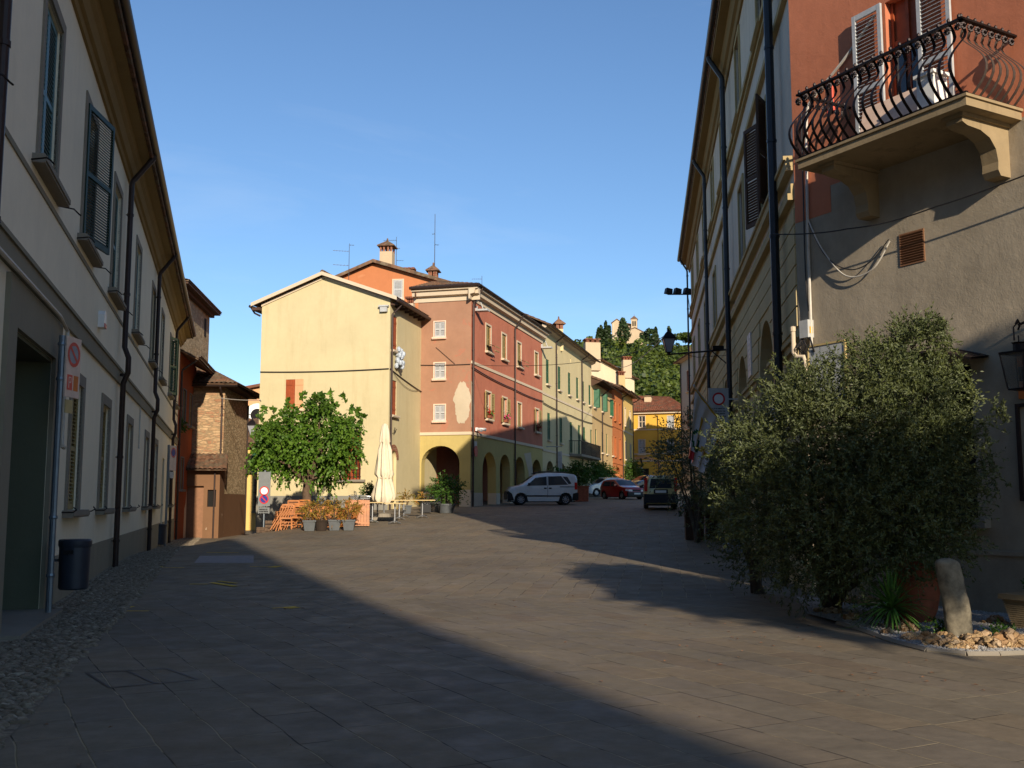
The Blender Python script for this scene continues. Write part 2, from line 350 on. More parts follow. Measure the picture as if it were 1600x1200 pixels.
M['olived']=leafmat('dark_olive_leaves',L((64,74,50)),L((86,96,66)),L((104,112,90)),trans=.1,scale=5)
M['bamboo']=leafmat('nandina_leaves',L((120,120,40)),L((168,116,52)),trans=.3)
M['bush']=leafmat('shrub_leaves',L((50,84,28)),L((78,108,38)),trans=.2)
M['yucca']=leafmat('yucca_leaves',L((62,108,44)),L((100,140,60)),trans=.2)
M['forest']=leafmat('hill_wood_leaves',L((40,58,20)),L((92,104,36)),trans=.12,scale=.22)
M['cyp']=leafmat('cypress_leaves',L((38,54,26)),L((56,74,36)),trans=.05,scale=1)
M['ltree']=leafmat('bright_tree_leaves',L((104,124,34)),L((132,146,44)),trans=.2,scale=.5)
M['flower_r']=simple('red_petals',L((210,40,50)),.6)
M['flower_p']=simple('pink_petals',L((226,80,130)),.6)
M['church']=plaster('church_stone',L((194,172,141)),.08,.2)
M['rock']=masonry('rock',((186,160,120),(150,116,80),(200,180,150)),(130,96,62),(9,9,9),1.0,.02)
M['bollard']=simple('weathered_limestone',L((122,114,96)),.95,var=.55,scale=7,bmp=.9)
M['gravel']=simple('white_gravel',L((150,148,144)),.8,var=.35,scale=30)
M['yellowmark']=simple('worn_yellow_paint',L((206,168,44)),.8,var=.4,scale=20)
M['slab']=simple('pale_stone_slab',L((140,134,134)),.8,var=.15)
M['marble']=simple('marble_plaque',L((196,192,186)),.5,var=.1)
M['terrain']=simple('wooded_hillside',L((62,66,34)),.95,scale=.02)
M['cloth1']=simple('flag_white_cloth',L((206,204,206)),.85,var=.05)
M['gold']=simple('flag_gold_trim',L((190,150,40)),.7)
M['greenp']=simple('flag_green',L((20,90,60)),.8)
M['laundry']=simple('blue_white_laundry',L((176,186,196)),.85,var=.4,scale=18)
M['lampglass']=simple('milky_lamp_glass',L((150,150,156)),.3,spec=.6)
# ---------------------------------------------------------------- ground
def build_ground():
    xs=[-900,-500,-250,-120,-80,-50]+[x*1.0 for x in range(-40,61)]+[80,120,250,500,900]; ys=[-200,-100,-60,-30]+[y*1.0 for y in range(-20,131)]+[150,200,300]
    V=[];Fq=[]
    for y in ys:
        for x in xs: V.append((x,y,gz(x,y)))
    n=len(xs)
    for j in range(len(ys)-1):
        for i in range(n-1): Fq.append((j*n+i,j*n+i+1,(j+1)*n+i+1,(j+1)*n+i))
    b=MB(); b.v=V; b.f=Fq; b.m=[0]*len(Fq); o=b.obj('ground',M['pave'],smooth='all'); tag(o,'grey flagstone paving of the piazza rising towards the far houses','ground',kind='structure')
build_ground()
LFo=(-9.49+.2746*24.84,0.0); LFd=(-.2746,1); LF=Fr(LFo,LFd)
def build_cobbles():                            # strip of rounded river stones along the left facade
    r=random.Random(3); V=[];Fc=[];
    base=[]; 
    for k in range(10):
        a=2*PI*k/10; base.append((math.cos(a),math.sin(a)))
    s=-1.0
    while s<58:
        step=.105 if s<30 else .16; d=.03
        while d<1.16:
            L_=r.uniform(.09,.17)*(1 if s<30 else 1.4); Wd=r.uniform(.045,.075)*(1 if s<30 else 1.5); p=LF.w(s+r.uniform(-.03,.03),-d); z=gz(p.x,p.y)
            an=LF.rz+PI/2+r.uniform(-.5,.5); c_,s_=math.cos(an),math.sin(an); b0=len(V)
            for lv,(sc,h) in enumerate(((1,-.01),(.86,.018),(.5,.032))):
                for (cx,cy) in base[::1 if s<30 else 2]:
                    x=cx*L_*.5*sc;y=cy*Wd*.62*sc; V.append((p.x+x*c_-y*s_,p.y+x*s_+y*c_,z+h*r.uniform(.8,1.2)))
            n=10 if s<30 else 5
            for lv in range(2):
                for k in range(n): Fc.append((b0+lv*n+k,b0+lv*n+(k+1)%n,b0+(lv+1)*n+(k+1)%n,b0+(lv+1)*n+k))
            Fc.append(tuple(b0+2*n+k for k in range(n)))
            d+=L_*1.02
        s+=step*.68
    # bedding
    k=0
    while k<58:
        a,b_=LF.w(k,-.0),LF.w(k+2,-.0); c,d2=LF.w(k+2,-1.18),LF.w(k,-1.18); i=len(V)
        for q in (a,b_,c,d2): V.append((q.x,q.y,gz(q.x,q.y)+.006))
        Fc.append((i,i+1,i+2,i+3)); k+=2
    m,nt,b=newmat('river_stones',.75,0,.3); p=pos(nt); v=nt.nodes.new('ShaderNodeTexNoise'); v.inputs['Scale'].default_value=7; nt.links.new(p,v.inputs['Vector'])
    c=ramp(nt,v.outputs['Fac'],[(.3,L((84,76,64))),(.45,L((136,124,106))),(.55,L((104,92,76))),(.7,L((158,148,128)))]); nt.links.new(c,b.inputs['Base Color'])
    bb=MB(); bb.v=V; bb.f=Fc; bb.m=[0]*len(Fc); o=bb.obj('cobbled_strip',m); tag(o,'strip of rounded river cobbles along the foot of the long grey house','cobbles',kind='structure')
build_cobbles()
def decal(name,pts,mat,label,dz=.004):
    b=MB(); b.poly([(x,y,gz(x,y)+dz) for x,y in pts]); o=b.obj(name,mat); tag(o,label,'marking',kind='structure'); return o
def strip(u0,v0,u1,v1,w):
    a,b=gr(u0,v0),gr(u1,v1); d=(b-a).normalized(); n=Vector((-d.y,d.x,0))*w/2
    return [(a-n).xy[:],(b-n).xy[:],(b+n).xy[:],(a+n).xy[:]]
for i,(q,w,l) in enumerate([((187,955,233,955),.07,'yellow painted tick nearest the cobbles'),((186,952,204,948),.16,'thick yellow corner dab beside the nearest cobbles tick'),((425,951,462,948),.06,'yellow painted tick in the middle of the shaded paving'),((448,951,464,949),.2,'thick yellow dab at the right end of the middle tick'),
    ((238,895,288,895),.07,'yellow painted tick by the first downpipe'),((238,896,250,893),.22,'yellow dab at the cobbles by the first downpipe'),((390,894,436,894),.07,'yellow painted tick right of the pale slab'),((424,895,436,893),.2,'yellow dab right of the pale slab'),
    ((296,917,325,917),.09,'worn yellow arrow shaft on the shaded paving'),((330,915,368,920),.12,'worn yellow arrow head on the shaded paving'),((340,913,370,916),.08,'worn yellow arrow edge on the shaded paving'),((322,876,372,877),.1,'faded yellow line behind the pale slab'),((265,862,300,862),.1,'faint yellow tick far along the cobbles')]):
    decal('painted_marking',strip(*q,w),M['yellowmark'],l,.005+.0007*i)
a,b_,c,d_=gr(303,889),gr(396,889),gr(396,880),gr(312,880)
decal('stone_slab',[a.xy[:],b_.xy[:],c.xy[:],d_.xy[:]],M['slab'],'pale rectangular stone slab set in the shaded paving',.005)
# manhole cover with joint in the foreground
a,b_,c,d_=gr(172,1075),gr(310,1062),gr(260,1045),gr(135,1052)
b=MB()
for p,q in ((a,b_),(b_,c),(c,d_),(d_,a),((a+b_)/2,(c+d_)/2)):
    d=(q-p).normalized(); n=Vector((-d.y,d.x,0))*.012; b.quad(*[(w.x,w.y,gz(w.x,w.y)+.005) for w in (p-n,q-n,q+n,p+n)])
tag(b.obj('manhole_cover',M['gutter']),'stone filled manhole cover with thin metal rim in the near shade','manhole cover',kind='structure')
# ---------------------------------------------------------------- building blocks
def facade(b,x0,x1,z0,z1,ops,depth=.22,m=0,mr=None):
    mr=m if mr is None else mr
    ops=[o for o in ops if o['x1']>x0 and o['x0']<x1 and o['z1']>z0 and o['z0']<z1]
    xs=sorted({x0,x1,*[max(x0,o['x0']) for o in ops],*[min(x1,o['x1']) for o in ops]})
    zs=sorted({z0,z1,*[max(z0,o['z0']) for o in ops],*[min(z1,o['z1']) for o in ops]})
    for i in range(len(xs)-1):
        for j in range(len(zs)-1):
            cx,cz=(xs[i]+xs[i+1])/2,(zs[j]+zs[j+1])/2
            if any(o['x0']<cx<o['x1'] and o['z0']<cz<o['z1'] for o in ops): continue
            b.quad((xs[i],0,zs[j]),(xs[i+1],0,zs[j]),(xs[i+1],0,zs[j+1]),(xs[i],0,zs[j+1]),m)
    for o in ops:
        a,c=o['x0'],o['x1']; lo=max(z0,o['z0']); hi=min(z1,o['z1']); dp=o.get('d',depth)
        rise=o.get('rise',0); spr=hi-rise
        b.quad((a,0,lo),(a,0,spr),(a,dp,spr),(a,dp,lo),mr); b.quad((c,0,lo),(c,dp,lo),(c,dp,spr),(c,0,spr),mr)
        if lo>z0: b.quad((a,0,lo),(a,dp,lo),(c,dp,lo),(c,0,lo),mr)
        if rise:
            n=14; pts=[((a+c)/2-(c-a)/2*math.cos(PI*k/n),spr+rise*math.sin(PI*k/n)) for k in range(n+1)]
            for (p,q),(r_,s_) in zip(pts,pts[1:]):
                b.quad((p,0,q),(r_,0,s_),(r_,0,hi),(p,0,hi),m); b.quad((p,0,q),(p,dp,q),(r_,dp,s_),(r_,0,s_),mr)
        elif hi<z1 or True: b.quad((a,0,hi),(c,0,hi),(c,dp,hi),(a,dp,hi),mr)
def shell(b,x0,x1,D,z0,z1,m=0,front=False):
    b.quad((x0,D,z0),(x0,0,z0),(x0,0,z1),(x0,D,z1),m); b.quad((x1,0,z0),(x1,D,z0),(x1,D,z1),(x1,0,z1),m)
    b.quad((x1,D,z0),(x0,D,z0),(x0,D,z1),(x1,D,z1),m)
    if front: b.quad((x0,0,z0),(x1,0,z0),(x1,0,z1),(x0,0,z1),m)
def tiled(b,A,B,C,D,m=0,pitch=.24,rows=.42,seg=4):
    A,B,C,D=[Vector(p) for p in (A,B,C,D)]; n=max(2,int((B-A).length/pitch)); k=max(2,int((D-A).length/rows))
    nrm=(B-A).cross(D-A).normalized()
    if nrm.z<0: nrm=-nrm
    vs=[];fs=[];cols=n*seg+1
    for j in range(k):
        for e in (0,1):
            t=(j+e)/k
            for i in range(cols):
                s=i/(cols-1); p=A.lerp(B,s).lerp(D.lerp(C,s),t)
                h=.055*abs(math.sin(PI*(i/seg)))+(.035 if e==0 else 0)
                vs.append(tuple(p+nrm*h))
    for j in range(2*k-1):
        for i in range(cols-1): a=j*cols+i; fs.append((a,a+1,a+cols+1,a+cols))
    b.add(vs,fs,m)
    b.add([tuple(p-nrm*.05) for p in (A,B,C,D)]+[tuple(p) for p in (A,B,C,D)],[(3,2,1,0),(0,1,5,4),(1,2,6,5),(2,3,7,6),(3,0,4,7)],m)
def roof_gable(root,x0,x1,D,ze,rise,ov=.5,ovx=.3,mat=None,name='roof'):   # ridge runs along the front
    b=MB(); yr=D/2; s=rise/yr; zo=ze-s*ov
    tiled(b,(x0-ovx,-ov,zo),(x1+ovx,-ov,zo),(x1+ovx,yr,ze+rise),(x0-ovx,yr,ze+rise))
    tiled(b,(x1+ovx,D+ov,zo),(x0-ovx,D+ov,zo),(x0-ovx,yr,ze+rise),(x1+ovx,yr,ze+rise))
    b.tube([(x0-ovx,yr,ze+rise+.05),(x1+ovx,yr,ze+rise+.05)],.12,8)
    o=b.obj(name,mat or M['tile'],root)
    g_=MB()
    for x in (x0,x1): g_.poly([(x,0,ze-.02),(x,D,ze-.02),(x,yr,ze+rise-.06)])
    return o,g_
def roof_cross(root,x0,x1,D,ze,xp,zp,ov=.35,ovy=.35,mat=None):            # gable faces the viewer
    b=MB(); sl=(zp-ze)/(xp-x0); sr=(zp-ze)/(x1-xp)
    tiled(b,(x0-ov,D+ovy,ze-sl*ov),(x0-ov,-ovy,ze-sl*ov),(xp,-ovy,zp),(xp,D+ovy,zp))
    tiled(b,(x1+ov,-ovy,ze-sr*ov),(x1+ov,D+ovy,ze-sr*ov),(xp,D+ovy,zp),(xp,-ovy,zp))
    b.tube([(xp,-ovy,zp+.05),(xp,D+ovy,zp+.05)],.12,8)
    return b.obj('roof',mat or M['tile'],root)
def louver_leaf(w,h,mat,key={},dense=False):    # leaf hangs in x 0..w, z 0..h, thickness in y
    open_=h>2.0 and not dense
    k=(round(w,2),round(h,2),mat.name,dense)
    if k in key: return key[k]
    b=MB(); t=.045; st=min(.07,w*.16)
    b.box(0,st,0,t,0,h); b.box(w-st,w,0,t,0,h); b.box(st,w-st,.002,t-.002,0,.1); b.box(st,w-st,.002,t-.002,h-.09,h); b.box(st,w-st,.002,t-.002,h*.47,h*.47+.08)
    n=int(h/(.07 if open_ else .055))
    for i in range(n):
        z=.11+i*(h-.22)/n
        if h*.47-.05<z<h*.47+.08: continue
        o=b.T; b.T=Matrix.Translation((w/2,t/2,z+.02))@Matrix.Rotation(R(36 if open_ else 52),4,'X'); b.box(-(w/2-st),w/2-st,-.024 if open_ else -.03,.024 if open_ else .03,-.004,.004); b.T=o
    key[k]=b.mesh('shutter',mat); return key[k]
def plank_leaf(w,h,mat,key={}):
    k=(round(w,2),round(h,2),mat.name)
    if k in key: return key[k]
    b=MB(); n=max(2,int(w/.12))
    for i in range(n): b.box(i*w/n+.003,(i+1)*w/n-.003,0,.035,0,h)
    b.box(.02,w-.02,-.02,0,h*.15,h*.15+.09); b.box(.02,w-.02,-.02,0,h*.8,h*.8+.09)
    key[k]=b.mesh('shutter',mat); return key[k]
def surround_mesh(w,h,s,p,mat,key={}):
    k=(round(w,2),round(h,2),s,p,mat.name)
    if k in key: return key[k]
    b=MB(); b.box(-w/2-s,-w/2,-p,.03,0,h+s); b.box(w/2,w/2+s,-p,.03,0,h+s); b.box(-w/2,w/2,-p,.03,h,h+s)
    key[k]=b.mesh('window',mat); return key[k]
def sill_mesh(w,mat,d=.16,t=.12,key={}):
    k=(round(w,2),mat.name,d,t)
    if k in key: return key[k]
    b=MB(); b.box(-w/2,w/2,-d,.0,-t,0); b.box(-w/2+.02,w/2-.02,-d-.02,-d,-t+.03,-.02); key[k]=b.mesh('sill',mat); return key[k]
def pane_mesh(w,h,key={}):
    k=(round(w,2),round(h,2))
    if k in key: return key[k]
    b=MB(); b.box(-w/2,w/2,0,.02,0,h,0)
    for x in (-w/2+.03,0,w/2-.03): b.box(x-.035,x+.035,-.03,-.001,0,h,1)
    for z in (.035,h*.5,h-.035): b.box(-w/2+.07,-.04,-.027,-.0015,z-.03,z+.03,1); b.box(.04,w/2-.07,-.027,-.0015,z-.03,z+.03,1)
    key[k]=b.mesh('pane',[M['glass'],M['white_trim']]); return key[k]
def window(root,x,z0,w,h,sh=None,kind='louver',s=.14,p=.035,fmat=None,smat=None,state='closed',rec=.05,sillw=None,y=0,pane=True,single=False):
    f=place('window',surround_mesh(w,h,s,p,fmat or M['stone']),root,(x,y,z0))
    place('sill',sill_mesh(sillw or w+2*s+.12,smat or fmat or M['stone']),f,(0,0,0),world_z=False)
    if sh is not None:
        mk=louver_leaf if kind=='louver' else plank_leaf
        if single:
            place('shutter',mk(w-.02,h-.02,sh),f,(-w/2+.01,rec,.01),world_z=False)
        elif state=='closed':
            me=mk(w/2-.01,h-.02,sh); place('shutter',me,f,(-w/2+.005,rec,.01),world_z=False); place('shutter',me,f,(.005,rec,.01),world_z=False)
        elif state=='open':                      # leaves folded back against the wall
            me=mk(w/2,h,sh); place('shutter',me,f,(-w-.06,-p-.06,0),world_z=False,rz=R(-4)); place('shutter',me,f,(w/2+.06,-p-.06,0),world_z=False,rz=R(4))
        elif isinstance(state,(int,float)):      # both leaves swung out by so many degrees
            me=mk(w/2,h,sh); place('shutter',me,f,(-w/2,-p,0),world_z=False,rz=R(-state)); q=place('shutter',me,f,(w/2,-p,0),world_z=False,rz=R(180+state))
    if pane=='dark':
        b=MB(); b.box(-w/2,w/2,0,.02,0,h); place('pane',b.mesh('pane',M['dark_in']),f,(0,.17,0),world_z=False)  # no glass: dark board standing for the unlit room behind the shutter gaps
    elif pane: place('pane',pane_mesh(w,h),f,(0,max(rec+.06,.12),0),world_z=False)
    return f
def op(x,z0,w,h,**k): return dict(x0=x-w/2,x1=x+w/2,z0=z0,z1=z0+h,**k)
def gutter(root,x0,x1,y,z,r=.075,mat=None):
    b=MB(); n=8; pts=[(y+r*math.cos(PI+PI*k/n),z+r*math.sin(PI+PI*k/n)) for k in range(n+1)]; inner=[(y+(r-.012)*math.cos(2*PI-PI*k/n),z+(r-.012)*math.sin(2*PI-PI*k/n)) for k in range(n+1)]
    b.extx(pts+inner,x0,x1); return b.obj('gutter',mat or M['gutter'],root,smooth=True)
def downpipe(root,x,y,ztop,zbot,yt,zg,mat=None,r=.055,jog=None):
    b=MB(); ps=[(x,yt,zg),(x,yt+.02,zg-.1),(x,y-.02,ztop+.12),(x,y,ztop)]
    if jog: ps+=[(x,y,jog+.25),(x-.06,y-.1,jog),(x-.06,y-.1,jog-.35),(x,y,jog-.6)] 
    ps+=[(x,y,zbot)]; b.tube(ps,r,10)
    z=zbot+.9
    while z<ztop: b.tube([(x,y,z-.03),(x,y,z+.03)],r+.012,10); b.box(x-.01,x+.01,y,y+.1,z-.01,z+.01); z+=1.9
    return b.obj('downpipe',mat or M['gutter'],root,smooth=True)
def chimney(name,label,p,w,d,h,rz,mat,cap='hut',group=None):
    b=MB(); b.box(-w/2,w/2,-d/2,d/2,-1.2,h)
    t=thing(name,label,'chimney',p,rz,group); b.obj('stack',mat,t,world_z=False)
    b=MB()
    if cap=='hut':
        for x in (-w/2+.06,-w/6,w/6,w/2-.06): 
            for y in (-d/2+.06,d/2-.06): b.box(x-.055,x+.055,y-.06,y+.06,h,h+.42)
        b.obj('vent',M['brick'],t,world_z=False); b=MB()
        b.add([(-w/2-.16,-d/2-.16,h+.42),(w/2+.16,-d/2-.16,h+.42),(w/2+.16,d/2+.16,h+.42),(-w/2-.16,d/2+.16,h+.42),(0,0,h+.85),
               (-w/2-.16,-d/2-.16,h+.36),(w/2+.16,-d/2-.16,h+.36),(w/2+.16,d/2+.16,h+.36),(-w/2-.16,d/2+.16,h+.36)],
              [(0,1,4),(1,2,4),(2,3,4),(3,0,4),(5,6,1,0),(6,7,2,1),(7,8,3,2),(8,5,0,3),(8,7,6,5)]); b.lathe([(.07,h+.8),(.05,h+.98),(.0,h+1.0)],8)
        b.obj('cap',M['tile'],t,world_z=False)
    else:
        for i in range(3):
            for j in range(2): 
                x=-w/2+w*(i+.5)/3; y=-d/2+d*(j+.5)/2; b.lathe([(w*.13,h),(w*.15,h+.2),(w*.17,h+.28),(w*.12,h+.29)],8,(x,y,0))
        for i in range(4): b.box(-w/2-.08+i*(w+.16)/4,-w/2-.08+(i+.8)*(w+.16)/4,-d/2-.1,d/2+.1,h+.28,h+.4)
        b.obj('cap',M['tile2'],t,world_z=False)
    return t
def cable(label,pts,r=.012,mat=None,sag=.0,cat='cable',name='cable'):
    ps=[]; P=[Vector(q) for q in pts]; m=len(P)
    for i in range(m-1):
        p0,p1,p2,p3=P[max(i-1,0)],P[i],P[i+1],P[min(i+2,m-1)]; n=12
        for k in range(n):
            t=k/n; q=.5*((2*p1)+(p2-p0)*t+(2*p0-5*p1+4*p2-p3)*t*t+(3*p1-p0-3*p2+p3)*t**3) if m>2 else p1.lerp(p2,t)
            q.z-=sag*4*t*(1-t); ps.append(q)
    ps.append(P[-1]); o0=ps[0].copy(); b=MB(); b.tube([p-o0 for p in ps],r,6); o=b.obj(name,mat or M['cable'],loc=o0); tag(o,label,cat); return o
# ================================================================ LEFT: long grey-white house
LEN=52.5; WT=9.75
root=thing('long_house','long two storey grey-white house with green and ochre louvred shutters on the shaded left side','house',(LF.o[0],LF.o[1],-.5),LF.rz)
low=[18.15,22.4,27.8,33.6,37.9,47.2]; upx=[9.2,14.25,18.35,22.85,28.3,34.1,38.9,44.6,49.4]
ops=[op(c,1.45,1.3,2.15) for c in low]+[op(c,6.05,1.35,2.4) for c in upx]+[dict(x0=12.6,x1=15.45,z0=-.2,z1=3.68,d=.8),dict(x0=41.9,x1=43.2,z0=-.6,z1=3.3,d=.35)]
b=MB(); facade(b,-14,LEN,-1,WT,ops,.22); shell(b,-14,LEN,11,-1,WT); b.obj('wall',M['white_plaster'],root); b=MB(); b.box(15.40,15.447,.005,.79,-.2,3.67); b.box(12.61,15.44,.005,.79,3.62,3.675); b.obj('portal_reveal',M['green_gray'],root)
b=MB()
for a,c in ((-14,12.2),(15.85,41.85),(43.25,LEN)):
    b.box(a,c,-.025,0,-1,.76)
b.obj('plinth',M['plinth'],root)
b=MB(); b.box(-14,LEN,-.05,0,4.32,4.66); b.box(-14,LEN,-.08,-.05,4.6,4.66); b.box(-14,LEN,-.02,0,5.72,5.8); b.obj('string_course',M['band'],root)
b=MB(); b.box(12.1,12.6,-.06,0,-1,4.25); b.box(15.45,15.95,-.06,0,-1,4.25); b.box(12.6,15.45,-.06,0,3.68,4.25); b.obj('portal_surround',M['band'],root)
b=MB(); b.box(12.6,15.45,.8,.86,-.3,3.68); 
dr=b.obj('portal_door',M['door_green'],root); b=MB()
for x0 in (12.75,14.1):
    for z0,z1 in ((.15,.9),(1.05,2.3),(2.45,3.5)): b.box(x0,x0+1.2,.77,.8,z0,z1)
b.obj('panel',M['door_green'],dr,world_z=False)
b=MB(); b.lathe([(.02,0),(.05,.02),(.055,.06),(.03,.09)],10); hm=b.obj('handle',M['brass'],dr,(13.95,.74,1.15),world_z=False); hm.rotation_euler=(PI/2,0,0)
b=MB(); b.box(12.3,15.44,-.32,.8,-.3,.07); b.obj('threshold',M['stone'],root)
b=MB(); b.box(41.9,43.2,.3,.36,-.6,3.3); b.box(42.5,42.56,.27,.3,-.6,3.3); b.obj('door',M['green_sh'],root)
pf=[(0,WT-.5),(-.05,WT-.5),(-.08,WT-.42),(-.14,WT-.4),(-.2,WT-.25),(-.26,WT-.2),(-.3,WT-.08),(-.5,WT-.05),(-.53,WT+.1),(0,WT+.1)]
b=MB(); b.extx(pf,-14,LEN); b.obj('cornice',M['soffit'],root)
gutter(root,-14,LEN+.1,-.63,WT+.14,.1)
ro,gg=roof_gable(root,-14,LEN,11,WT+.28,2.6,.6,.15); gg.obj('gable',M['white_plaster'],root)
for x,j in ((10.68,None),(LF.x(182,840,.13),4.9),(LF.x(234,820,.13),4.9),(LF.x(266,800,.13),4.9)): downpipe(root,x,-.13,WT-.75,gz(-9,24)-.3,-.61,WT+.07,jog=j,r=.065)
for c in low: window(root,c,1.45,1.3,2.15,M['tan_sh'],s=.2,p=.03,sillw=2.0,rec=.06,pane='dark')
for i,c in enumerate(upx):
    if c==18.35:
        f=window(root,c,6.05,1.35,2.4,None,s=.16,p=.03,sillw=2.1,pane='dark'); q=place('shutter',louver_leaf(1.2,2.4,M['dgreen_sh'],dense=True),f,(-.67,-.05,0),world_z=False,rz=R(-14))
    elif c==44.6: window(root,c,6.05,1.35,2.4,M['green_sh'],s=.16,p=.03,state=22,sillw=2.1,rec=.06)
    else: window(root,c,6.05,1.35,2.4,M['teal_sh'] if i<5 else M['tan_sh'],s=.16,p=.03,sillw=2.1,rec=.06,pane='dark')
b=MB()
for c in upx:
    for sx in (-1,1):
        b.tube([(c+sx*1.08,-.0,5.95),(c+sx*1.2,-.2,5.95),(c+sx*1.26,-.26,5.9),(c+sx*1.22,-.3,5.86)],.012,5)
for c in low:
    for sx in (-1,1): b.tube([(c+sx*1.05,-.0,1.42),(c+sx*1.15,-.18,1.42),(c+sx*1.2,-.24,1.46),(c+sx*1.24,-.2,1.5)],.012,5)
b.obj('shutter_hook',M['iron'],root)
b=MB(); b.tube([(16.1,-.1,2.45),(16.1,-.1,4.2),(15.2,-.12,4.28),(8,-.12,4.28)],.03,8); b.tube([(16.1,-.1,2.45),(16.32,-.1,2.42)],.035,8); b.obj('conduit',M['wcable'],root); b=MB(); b.tube([(30.5,-.03,3.1),(30.5,-.03,4.3)],.02,6); b.obj('conduit',M['wcable'],root)
b=MB(); b.box(16.0,16.2,-.03,0,2.5,2.85); b.obj('door_bell',M['white_trim'],root)
b=MB(); pts=[(-.16,0),(.16,0),(.17,.25),(.1,.33),(-.1,.33),(-.17,.25)]; b.prism([(x,-.0,z) for x,z in pts],(0,-.12,0)); b2=MB(); b2.box(-.14,.14,-.135,-.121,.0,.08)
al=b.obj('alarm_box',M['white'],root,(20.6,0,4.98)); b2.obj('alarm_lamp',M['red'],al,world_z=False)
# orange house beyond it
oe=LF.w(LEN); OF=Fr((oe.x,oe.y),(-.172,1)); zb=-.6
root=thing('orange_house','narrow orange house joined to the far end of the long grey-white house','house',(OF.o[0],OF.o[1],zb),OF.rz)
ops=[op(2.0,5.6,1.0,1.7),op(2.0,2.2,.9,1.6),op(4.4,5.6,1.0,1.7)]
b=MB(); facade(b,0,6.2,-1,9.0,ops); shell(b,0,6.2,8,-1,9.0); b.obj('wall',M['orange_pl'],root)
for q in ((2.0,5.6,1.0,1.7),(4.4,5.6,1.0,1.7),(2.0,2.2,.9,1.6)): window(root,*q,sh=M['tan_sh'],s=.06)
ro,gg=roof_gable(root,0,6.2,8,9.1,2.0,.9,.1); gg.obj('gable',M['orange_pl'],root)
gutter(root,0,6.3,-.95,8.85,.08); downpipe(root,.15,-.1,8.0,-.3,-.93,8.8)
b=MB(); b.poly([(3.2,-.012,-.9),(4.2,-.012,-.9),(4.1,-.012,1.2),(3.9,-.012,2.2),(3.7,-.012,1.5),(3.3,-.012,1.2)]); b.obj('bare_patch',M['white_trim'],root)
# stone tower behind
t=thing('stone_tower','tall rough stone tower house with tiled roof above the orange house','tower',(-18.56,62,-.6),math.atan(.105))
b=MB(); b.box(-7,0,-8.6,0,-.5,13.15); b.obj('wall',M['tower'],t)
b=MB(); tiled(b,(.6,-9.2,13.15),(.6,.6,13.15),(-3.5,-2.5,14.9),(-3.5,-6,14.9)); tiled(b,(.6,.6,13.15),(-7.6,.6,13.15),(-3.5,-2.5,14.9),(-3.5,-2.5,14.9)); tiled(b,(-7.6,-9.2,13.15),(.6,-9.2,13.15),(-3.5,-6,14.9),(-3.5,-6,14.9)); tiled(b,(-7.6,.6,13.15),(-7.6,-9.2,13.15),(-3.5,-6,14.9),(-3.5,-2.5,14.9)); b.obj('roof',M['tile'],t); b=MB(); b.box(0.0,.55,-9.1,.5,13.0,13.1); b.box(-7.5,0,-9.1,-8.6,13.0,13.1); b.box(0,.25,-8.8,.2,12.8,13.0); b.obj('eave',M['wood_d'],t)
b=MB(); b.box(-.02,.015,-1.6,-1.0,11.4,12.5); b.obj('window',M['dark_in'],t)
# stone house at the street bend
c0=at(347,760,56); SF=Fr((c0.x-7,c0.y-.6),(7,.6)); SR=Fr((c0.x,c0.y),(-.06,1))
t=thing('stone_house','rough stone corner house with tiled roof, brown plinth and lean-to at the left lane','house',(SF.o[0],SF.o[1],-.6),SF.rz)
b=MB(); b.quad((0,0,-1),(7.02,0,-1),(7.02,0,8.1),(0,0,8.1)); b.obj('brick_wall',M['brick_w'],t)
q1=SR.w(6.5); loc=Vector((q1.x-SF.o[0],q1.y-SF.o[1])); ca,sa=math.cos(-SF.rz),math.sin(-SF.rz); ex,ey=loc.x*ca-loc.y*sa,loc.x*sa+loc.y*ca
b=MB(); b.quad((7.03,0,2.0),(ex,ey,2.0),(ex,ey,8.0),(7.03,0,8.0)); b.quad((ex,ey,-1),(0,ey,-1),(0,ey,8),(ex,ey,8)); b.obj('side_wall',M['stone_w'],t)
b=MB(); b.quad((7.05,-.01,-1),(ex+.02,ey,-1),(ex+.02,ey,2.0),(7.05,-.01,2.0)); b.obj('plinth',M['brown_pl'],t)
b=MB(); tiled(b,(-.5,-.7,7.95),(7.8,-.7,7.95),(5.2,2.6,9.35),(0,2.6,9.35)); tiled(b,(7.8,-.7,7.95),(ex+.9,ey+.7,7.95),(5.2,4.0,9.35),(5.2,2.6,9.35)); tiled(b,(ex+.9,ey+.7,7.95),(-.5,ey+.7,7.95),(0,4.0,9.35),(5.2,4.0,9.35)); b.obj('roof',M['tile'],t)
b=MB(); b.box(-.4,7.6,-.6,0,7.8,7.9); b.box(7.0,7.7,0,ey,7.8,7.9); b.obj('eave',M['wood_d'],t)
gutter(t,-.5,7.8,-.75,7.85,.07); downpipe(t,6.9,-.08,7.2,-.3,-.72,7.8); 
b=MB(); b.tube([(ex+.05,ey-.2,7.4),(ex+.05,ey-.2,-.3)],.05,8); b.obj('downpipe',M['gutter'],t)
